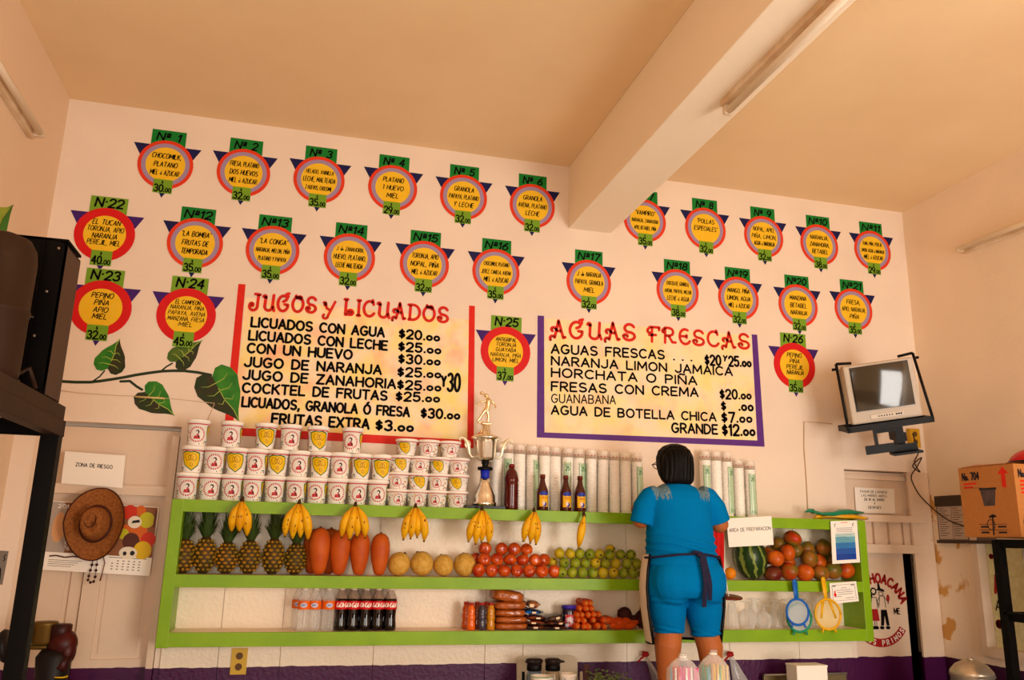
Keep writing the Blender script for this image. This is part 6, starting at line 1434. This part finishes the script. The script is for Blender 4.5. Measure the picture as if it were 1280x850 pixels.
# work table in front with two bags of drinking straws
wt_ = thing('work_table', 'low preparation table in the middle, carrying the bags of straws', 'table', (1.5, -1.15, 0)); WZ = .875
m = MB(); m.box((0, 0, WZ-.02), (1.4, .55, .04), bev=.004); m.build('table_top', m_steel, wt_)
for x in (-.65, .65):
    for y in (-.24, .24): m = MB(); m.box((x, y, (WZ-.04)/2), (.045, .045, WZ-.04)); m.build('leg', m_iron, wt_)
sc = [('pink', (240, 80, 170)), ('crimson', (226, 30, 70)), ('white', (246, 240, 240)), ('yellow', (244, 206, 30)), ('green', (40, 160, 120)), ('tan', (222, 176, 140)), ('blue', (110, 190, 226))]
straws = {}
def bag_of_straws(px, py, wd, cols, lab, side):
    y = -1.02; p = at(px, py, y); t = thing('straw_bag', lab, 'bag', (p.x, y, WZ+.001), 0); h = p.z-WZ
    secs = [(0, 0, .002, wd*.45, .045), (0, 0, .03, wd*.5, .055), (0, 0, h*.55, wd*.5, .055), (0, 0, h*.74, wd*.47, .05), (0, 0, h*.86, wd*.3, .03), (0, 0, h*.95, wd*.08, .014), (.004, 0, h, wd*.11, .018)]
    m = MB(); m.loft(secs, 28); m.v = [(x, yy+.006*noise.noise(Vector((x*40, yy*30, z*30+px))), z) for x, yy, z in m.v]; m.build('bag_body', m_clearbag, t)
    m = MB(); m.tube([(.015*cos(k), .012*sin(k), h*.945) for k in range(8)], .004, 6); m.build('tie', m_white, t)
    L = h*.76
    for k, ci in enumerate(cols):
        nm, rgb = sc[ci]; dx = -wd*.36+wd*.72*(k//2+.5)/((len(cols)+1)//2); dy = -.03 if k % 2 else .012
        loc = (p.x+dx, y+dy, WZ+.004); lb = f'{nm} drinking straw standing in the {side} clear bag'
        key = nm
        if key not in straws:
            q = thing('drinking_straw', lb, 'straw', loc, group=f'{nm} straws in the {side} bag'); m = MB(); m.tube([(0, 0, 0), (0, 0, L)], .0042, 8); m.build('straw_tube', mat('straw_'+nm, rgb, .35), q); straws[key] = q
        else: dup(straws[key], loc, (random.uniform(-.03, .03), random.uniform(-.03, .03), 0), lb, f'{nm} straws in the {side} bag')
bag_of_straws(853, 817, .145, [6, 2, 1, 1, 1, 0, 1, 0, 0, 2, 0, 0, 0, 2, 0, 0, 2, 0], 'clear tied bag of pink and white straws in front of the woman\'s legs', 'left')
bag_of_straws(891, 813, .14, [4, 4, 4, 6, 5, 5, 4, 3, 3, 3, 3, 4, 3, 3, 5, 3, 3, 3], 'clear tied bag of yellow and green straws, right of the pink one', 'right')
# cast juicer at the left
y = -.27; p = at(70, 805, y)
jz = thing('hand_juicer', 'dark red and brass hand-cranked juicer behind the rack post at the left', 'juicer', (p.x, y, CTZ+.001)); z0 = p.z-CTZ
m_cast = mat('juicer_red', (84, 18, 14), .4, var=(14, .2, (32, 14, 12))); m_brass = mat('brass', (112, 88, 40), .45, metal=.6); m_cdk = mat('cast_dark', (22, 13, 13), .5)
m = MB(); m.lathe([(.07, 0), (.075, .02), (.05, .05), (.06, .11), (.07, z0-.05), (.05, z0-.02)], 18); m.build('base', m_cdk, jz)
m = MB(); m.ball((.025, 0, z0+.0), (.06, .055, .06)); m.lathe([(.045, z0+.02), (.045, z0+.075), (.038, z0+.08)], 16, Matrix.Translation((.01, 0, 0))); m.ball((.05, -.01, z0-.03), (.035, .04, .055)); m.tube([(.05, -.02, z0-.05), (.04, -.05, z0-.1)], [.03, .018], 10); m.build('housing', m_cast, jz)
m = MB(); m.lathe([(.04, z0+.0), (.046, z0+.01), (.046, z0+.075), (.05, z0+.085), (.044, z0+.09)], 18, Matrix.Translation((-.05, 0, 0))); m.build('brass_cup', m_brass, jz)
m = MB(); m.tube([(-.25, .02, z0-.012), (-.1, .0, z0-.012), (.07, -.02, z0-.012)], .011, 10); m.build('crank_shaft', m_brass, jz)
m = MB(); m.lathe([(.01, -.012), (.062, -.014), (.07, 0), (.062, .014), (.01, .012)], 24, Matrix.Translation((-.195, .02, z0-.01)) @ Matrix.Rotation(R(78), 4, 'Y')); m.build('flywheel', m_cdk, jz)
y = -.31; p = at(76, 846, y); t = thing('small_bowl', 'small yellow-rimmed bowl at the lower left in front of the juicer', 'bowl', (p.x, y, CTZ+.001)); h = p.z-CTZ
m = MB(); m.lathe([(.015, 0), (.022, h*.5), (.026, h), (.023, h), (.018, h*.5), (.002, .01)], 18); m.build('bowl_body', m_cdk, t); m = MB(); m.tube([(.025*cos(2*pi*k/20), .025*sin(2*pi*k/20), h) for k in range(21)], .003, 6); m.build('rim', mat('rim_yellow', (232, 196, 40), .4), t)
# side counter at the right with a lidded pot
sc2 = thing('side_counter', 'low side counter along the right wall under the notice board', 'counter', (3.5, -.55, 0)); m = MB(); m.box((0, 0, .755), (.42, .66, .04), bev=.004); m.build('worktop', m_steel, sc2)
for yy in (-.3, .3): m = MB(); m.box((0, yy, .3675), (.38, .04, .735)); m.build('leg_panel', m_iron, sc2)
p = at(1213, 824, -.6); t = thing('lidded_pot', 'metal pot with a domed lid at the lower right', 'pot', (p.x, -.6, .776)); h = p.z-.776
m = MB(); m.lathe([(.09, 0), (.1, .01), (.1, h-.085), (.104, h-.08)], 26); m.build('pot_body', m_steel, t)
m = MB(); m.lathe([(.108, h-.08), (.1, h-.055), (.075, h-.025), (.04, h-.008), (.002, h-.004)], 26); m.ball((0, 0, h), (.016, .016, .012)); m.build('domed_lid', mat('pot_lid', (206, 190, 166), .3, metal=.7), t)

# ================================================================ the woman at the shelf
BZ = .70
OX, OY = 1.84, -.5
bench = thing('step_bench', 'plain wooden bench the woman stands on', 'bench', (1.86, -.555, 0)); m_wood = mat('bench_wood', (150, 104, 62), .6, var=(9, .2, (124, 82, 46)))
m = MB(); m.box((0, 0, BZ-.02), (.62, .36, .04), bev=.005); m.build('seat', m_wood, bench)
for x in (-.26, .26):
    for y in (-.14, .14): m = MB(); m.box((x, y, (BZ-.04)/2), (.05, .05, BZ-.04)); m.build('leg', m_wood, bench)
wo = thing('person', 'dark-haired woman in a turquoise outfit with dark apron ties, standing with her back turned', 'person', (OX, OY, BZ+.001))
def V(x, y, z): return (x-OX, y, z-BZ)
m_skin = mat('skin', (190, 116, 64), .5, spec=.25, var=(5, .3, (178, 104, 56))); m_hair = mat('black_hair', (7, 4, 3), .5, spec=.15, bump=(80, .3)); m_blue = mat('turquoise_cotton', (0, 128, 188), .9, spec=.04, var=(4, .3, (0, 118, 178)), bump=(90, .15))
m_apr = mat('apron_cloth', (226, 208, 190), .8); m_tie = mat('navy_tie', (34, 30, 56), .8)
bd = MB()
bd.loft([(*V(1.838, -.01, 1.335), .165, .12), (*V(1.84, -.015, 1.37), .175, .14), (*V(1.837, 0, 1.50), .155, .12), (*V(1.835, 0, 1.62), .15, .115), (*V(1.83, 0, 1.74), .15, .10), (*V(1.825, 0, 1.79), .12, .08), (*V(1.82, 0, 1.82), .06, .055)], 24)
bd.tube([V(1.822, -.005, 1.79), V(1.818, 0, 1.84), V(1.815, .01, 1.90)], [.06, .05, .05], 14)
HC = Vector(V(1.815, .012, 1.925))
bd.ball(HC, (.073, .09, .098), 22, 16, None, lambda d: 1-.10*max(0, -d.z)*abs(d.x)*1.2); bd.ball(HC+Vector((0, .045, -.045)), (.052, .05, .05))
bd.tube([HC+Vector((0, .085, .012)), HC+Vector((0, .106, -.022))], [.010, .016], 8)           # nose
for s in (-1, 1):
    bd.ball(HC+Vector((s*.075, -.002, -.012)), (.012, .022, .032), 10, 8)                        # ears
    bd.ball(HC+Vector((s*.032, .078, .008)), (.016, .012, .010), 8, 6)                           # brow and lids
bd.tube([HC+Vector((-.022, .088, -.052)), HC+Vector((0, .096, -.05)), HC+Vector((.022, .088, -.052))], [.006, .009, .006], 8)   # lips
def arm(sh, el, wr, hand, roll):
    bd.tube([V(*sh), tuple((Vector(V(*sh))+Vector(V(*el)))/2), V(*el)], [.052, .05, .043], 12); bd.ball(V(*el), .043)
    bd.tube([V(*el), tuple(Vector(V(*el))*.6+Vector(V(*wr))*.4), V(*wr)], [.043, .042, .027], 12)
    w0, h1 = Vector(V(*wr)), Vector(V(*hand)); d = (h1-w0).normalized(); s_ = Vector((1, 0, 0)); s_ = (s_-d*s_.dot(d)).normalized(); up = s_.cross(d)
    bd.tube([w0, w0+d*.04, w0+d*.085], [.028, .036, .036], 12, flat=.5)
    for k, L in enumerate((.062, .072, .068, .052)):
        b0 = w0+d*.08+s_*((k-1.5)*.019); bd.tube([b0, b0+d*L*.4+up*.004, b0+d*L*.75-up*.004, b0+d*L*.95-up*.016], [.0095, .009, .0085, .007], 8)
    b0 = w0+d*.035+s_*(.034*roll); bd.tube([w0+d*.02+s_*(.018*roll), b0+d*.01, b0+d*.035+s_*(.016*roll)-up*.008, b0+d*.055+s_*(.014*roll)-up*.014], [.013, .012, .010, .008], 8)
arm((1.69, 0, 1.765), (1.645, .03, 1.655), (1.735, .20, 1.715), (1.755, .34, 1.725), 1)
arm((1.98, 0, 1.77), (2.055, .0, 1.642), (1.985, .20, 1.70), (1.955, .34, 1.72), -1)
for kx_, pts, rr in ((0, [(1.755, -.01, 1.36), (1.762, 0, 1.22), (1.768, .005, 1.145), (1.752, -.014, 1.07), (1.75, -.008, .97), (1.749, 0, .86), (1.749, 0, .765)], [.1, .082, .064, .064, .05, .036, .033]),
                    (1, [(1.93, -.01, 1.36), (1.95, 0, 1.22), (1.96, .005, 1.13), (1.972, -.014, 1.06), (1.978, -.008, .97), (1.982, 0, .86), (1.984, 0, .765)], [.1, .08, .062, .062, .05, .037, .033])):
    bd.tube([V(*p) for p in pts], rr, 16); ax, ay, az = pts[-1]
    bd.tube([V(ax, -.045, BZ+.03), V(ax, .0, BZ+.04), V(ax, .06, BZ+.03), V(ax, .11, BZ+.02)], [.026, .034, .032, .018], 12, flat=.75); bd.ball(V(ax, -.02, BZ+.035), (.03, .035, .034))
    for k in range(5): bd.ball(V(ax-.024+k*.012, .125-.004*abs(k-1), BZ+.012), (.0075, .014, .009), 8, 6)
b_o = fuse(bd, .006, 3).build('body', m_skin, wo)
# blouse
sh = MB()
sh.loft([(*V(1.838, -.012, 1.44), .186, .152), (*V(1.837, -.008, 1.485), .178, .14), (*V(1.836, -.004, 1.54), .174, .136), (*V(1.836, 0, 1.62), .168, .13), (*V(1.834, 0, 1.70), .165, .124), (*V(1.832, 0, 1.755), .166, .115), (*V(1.83, 0, 1.79), .150, .098), (*V(1.826, 0, 1.812), .108, .08), (*V(1.822, 0, 1.832), .066, .064)], 40)
def sleeve(pts, rr):
    sh.tube([V(*p) for p in pts], rr, 18)
sleeve([(1.72, 0, 1.778), (1.685, .0, 1.762), (1.655, .005, 1.715), (1.638, .012, 1.635)], [.05, .056, .058, .058]); sleeve([(1.945, 0, 1.782), (1.985, .0, 1.768), (2.025, .004, 1.72), (2.05, .01, 1.65)], [.052, .058, .062, .062])
s2 = fuse(sh, .006, 6)
def fold(p):
    x, y, z = p; zz = z+BZ; k = 0
    if y < .05 and zz < 1.62: k = .006*math.exp(-((zz-1.53)/.06)**2)*sin(zz*170+x*14+3*sin(x*9))
    k += .003*noise.noise(Vector((x*9, y*9, z*14)))
    n = Vector((x, y*1.5, 0)); n = n.normalized() if n.length > 1e-4 else n
    return (x+n.x*k, y+n.y*k, z)
s2.v = [fold(p) for p in s2.v]
blouse = s2.build('blouse', [m_blue, mat('shoulder_lace', (120, 140, 142), .7, var=(140, .1, (70, 120, 150)))], wo)
me = blouse.data
for p in me.polygons:                                  # jagged pale lace at both shoulders
    c = p.center; zz = c.z+BZ; xr = c.x+OX-1.828
    if c.y < .03 and .075 < abs(xr) < .15 and zz > 1.778-.03*abs(sin(xr*150))-.10*(abs(xr)-.10)*0 and zz > 1.74: p.material_index = 1
# capri trousers
pt = MB()
pt.loft([(*V(1.838, -.008, 1.475), .172, .136), (*V(1.84, -.014, 1.43), .182, .15), (*V(1.843, -.02, 1.38), .196, .16), (*V(1.843, -.02, 1.33), .196, .155), (*V(1.84, -.015, 1.295), .182, .135)], 36)
for s in (-1, 1): pt.ball(V(1.843+s*.086, -.07, 1.368), (.104, .094, .115))
pt.tube([V(1.752, -.02, 1.35), V(1.752, -.015, 1.30), V(1.76, -.004, 1.215), V(1.768, 0, 1.16), V(1.768, -.002, 1.128)], [.09, .092, .088, .074, .073], 22)
pt.tube([V(1.935, -.02, 1.35), V(1.938, -.015, 1.30), V(1.95, -.004, 1.21), V(1.957, 0, 1.15), V(1.958, -.002, 1.112)], [.092, .094, .086, .071, .069], 22)
p2 = fuse(pt, .006, 14)
def fold2(p):
    x, y, z = p; zz = z+BZ; k = .0035*noise.noise(Vector((x*10, y*8, z*16)))
    for hx, hz in ((1.768, 1.145), (1.957, 1.13)):
        d = abs(x+OX-hx)
        if d < .09: k += .006*math.exp(-((zz-hz)/.02)**2)*sin(zz*260+(x+OX-hx)*60)
    if 1.22 < zz < 1.31: k += .004*math.exp(-((zz-1.275)/.02)**2)*sin(zz*200+x*20)
    n = Vector((x, y, 0)); n = n.normalized() if n.length > 1e-4 else n
    return (x+n.x*k, y+n.y*k, z)
p2.v = [fold2(p) for p in p2.v]; p2.build('capri_trousers', m_blue, wo)
# hair
hr = MB()
hr.loft([(*V(1.815, -.045, 1.828), .066, .028), (*V(1.815, -.035, 1.848), .083, .05), (*V(1.815, -.02, 1.88), .091, .072), (*V(1.815, -.012, 1.92), .0925, .088), (*V(1.815, -.006, 1.96), .091, .092), (*V(1.815, -.002, 1.995), .078, .084), (*V(1.815, 0, 2.018), .055, .064), (*V(1.815, 0, 2.03), .022, .03)], 36)
h2 = fuse(hr, .005, 3); h2.v = [(x+.002*sin(y*260+x*120), y+.0025*sin(x*330), z) for x, y, z in h2.v]; h2.build('hair', m_hair, wo)
m = MB(); m.tube([HC+Vector((-.094, -.01, .0)), HC+Vector((-.096, .04, .004)), HC+Vector((-.07, .098, .004))], .0025, 6); m.tube([HC+Vector((.094, -.01, .0)), HC+Vector((.096, .04, .004)), HC+Vector((.07, .098, .004))], .0025, 6)
for s in (-1, 1): m.tube([HC+Vector((s*.035+.028*cos(2*pi*k/16), .103, .004+.018*sin(2*pi*k/16))) for k in range(17)], .0022, 6)
m.build('glasses', m_black, wo)
m = MB(); m.tube([V(1.822+.066*cos(a), .066*sin(a), 1.838-.012*sin(a)*0+.008*(sin(a) < 0)*0) for a in [pi*(1.05+.9*k/14) for k in range(15)]], .005, 6); m.build('neck_strap', m_tie, wo)
# apron: wraps the front, its edges show at her sides; ties knotted at the back
ap = MB(); secs = [(1.49, .186, .165), (1.42, .200, .182), (1.34, .2075, .19), (1.25, .203, .19), (1.16, .19, .185), (1.085, .178, .18)]; n = 30; vs = []; fs = []
for z, rx, ry in secs:
    for k in range(n+1): a = R(-12+204*k/n); vs.append(V(1.843+rx*cos(a), ry*sin(a), z))
N_ = len(vs); vs += [tuple(Vector(v)*1.0+Vector((v[0], v[1], 0)).normalized()*.004) for v in vs]
for i in range(len(secs)-1):
    for k in range(n): q = i*(n+1)+k; fs.append((q, q+n+1, q+n+2, q+1)); fs.append((N_+q, N_+q+1, N_+q+n+2, N_+q+n+1))
ap.add(vs, fs, True); apo = ap.build('apron', m_apr, wo)
m = MB(); e1 = [V(1.843+rx*cos(R(-12)), ry*sin(R(-12)), z) for z, rx, ry in secs]; e2 = [V(1.843+rx*cos(R(192)), ry*sin(R(192)), z) for z, rx, ry in secs]; z, rx, ry = secs[-1]
m.tube(e2+[V(1.843+rx*cos(R(192-204*k/20)), ry*sin(R(192-204*k/20)), z) for k in range(1, 20)]+e1[::-1], .007, 6); m.build('apron_trim', m_black, apo)
m = MB(); m.tube([V(1.838+(.183+.012*(k in (0, 20)))*cos(a), -.010+.152*sin(a), 1.497-.022*abs(cos(a))**2) for k, a in enumerate([pi+pi*k/20 for k in range(21)])], .006, 6)
kx_ = 1.852; m.ball(V(kx_, -.168, 1.497), (.02, .014, .014)); m.ball(V(kx_-.02, -.17, 1.506), (.02, .008, .008)); m.build('waist_tie', m_tie, wo)
for dx, L, w_ in ((.006, .235, .013), (.018, .205, .012)):
    m = MB(); F = lambda x, y, o: V(kx_+dx+x, (-.178-.026*math.exp(-((y+.12)/.07)**2)+.09*max(0, -y-.17))-o, 1.495+y); pts = [(dx*1.2*k/8, -L*k/8) for k in range(9)]
    vs = []
    for x, y in pts: vs += [F(x-w_/1.2, y, 0), F(x+w_/1.2, y, .001), F(x+w_/1.2, y, -.003), F(x-w_/1.2, y, -.003)]
    m.add(vs, [(4*i+k, 4*i+(k+1) % 4, 4*i+4+(k+1) % 4, 4*i+4+k) for i in range(8) for k in range(4)]+[(0, 1, 2, 3)]); m.build('tie_end', m_tie, wo)
# red cloth over her right forearm
a, b_, c, d = at(884, 664, -.36), at(904, 662, -.36), at(905, 738, -.36), at(889, 742, -.36)
t = thing('red_cloth', 'folded red cloth hanging in front of the woman from her right arm', 'cloth', a)
m = MB(); vs = []; nu, nv = 14, 10
for side in (0, .006):
    for j in range(nv+1):
        for i in range(nu+1):
            u, v = i/nu, j/nv; p = (a*(1-u)+b_*u)*(1-v)+(d*(1-u)+c*u)*v-a; vs.append((p.x, p.y+.012*sin(u*18+v*2)*(.4+.6*v)-side, p.z-.006*sin(u*7)*v))
fs = []; NN = (nu+1)*(nv+1)
for j in range(nv):
    for i in range(nu): q = j*(nu+1)+i; f = (q, q+1, q+nu+2, q+nu+1); fs.append(tuple(NN+x for x in f[::-1])); fs.append(f)
m.add(vs, fs, True); m.build('cloth_sheet', mat('red_cotton', (206, 28, 22), .8, bump=(120, .2)), t)
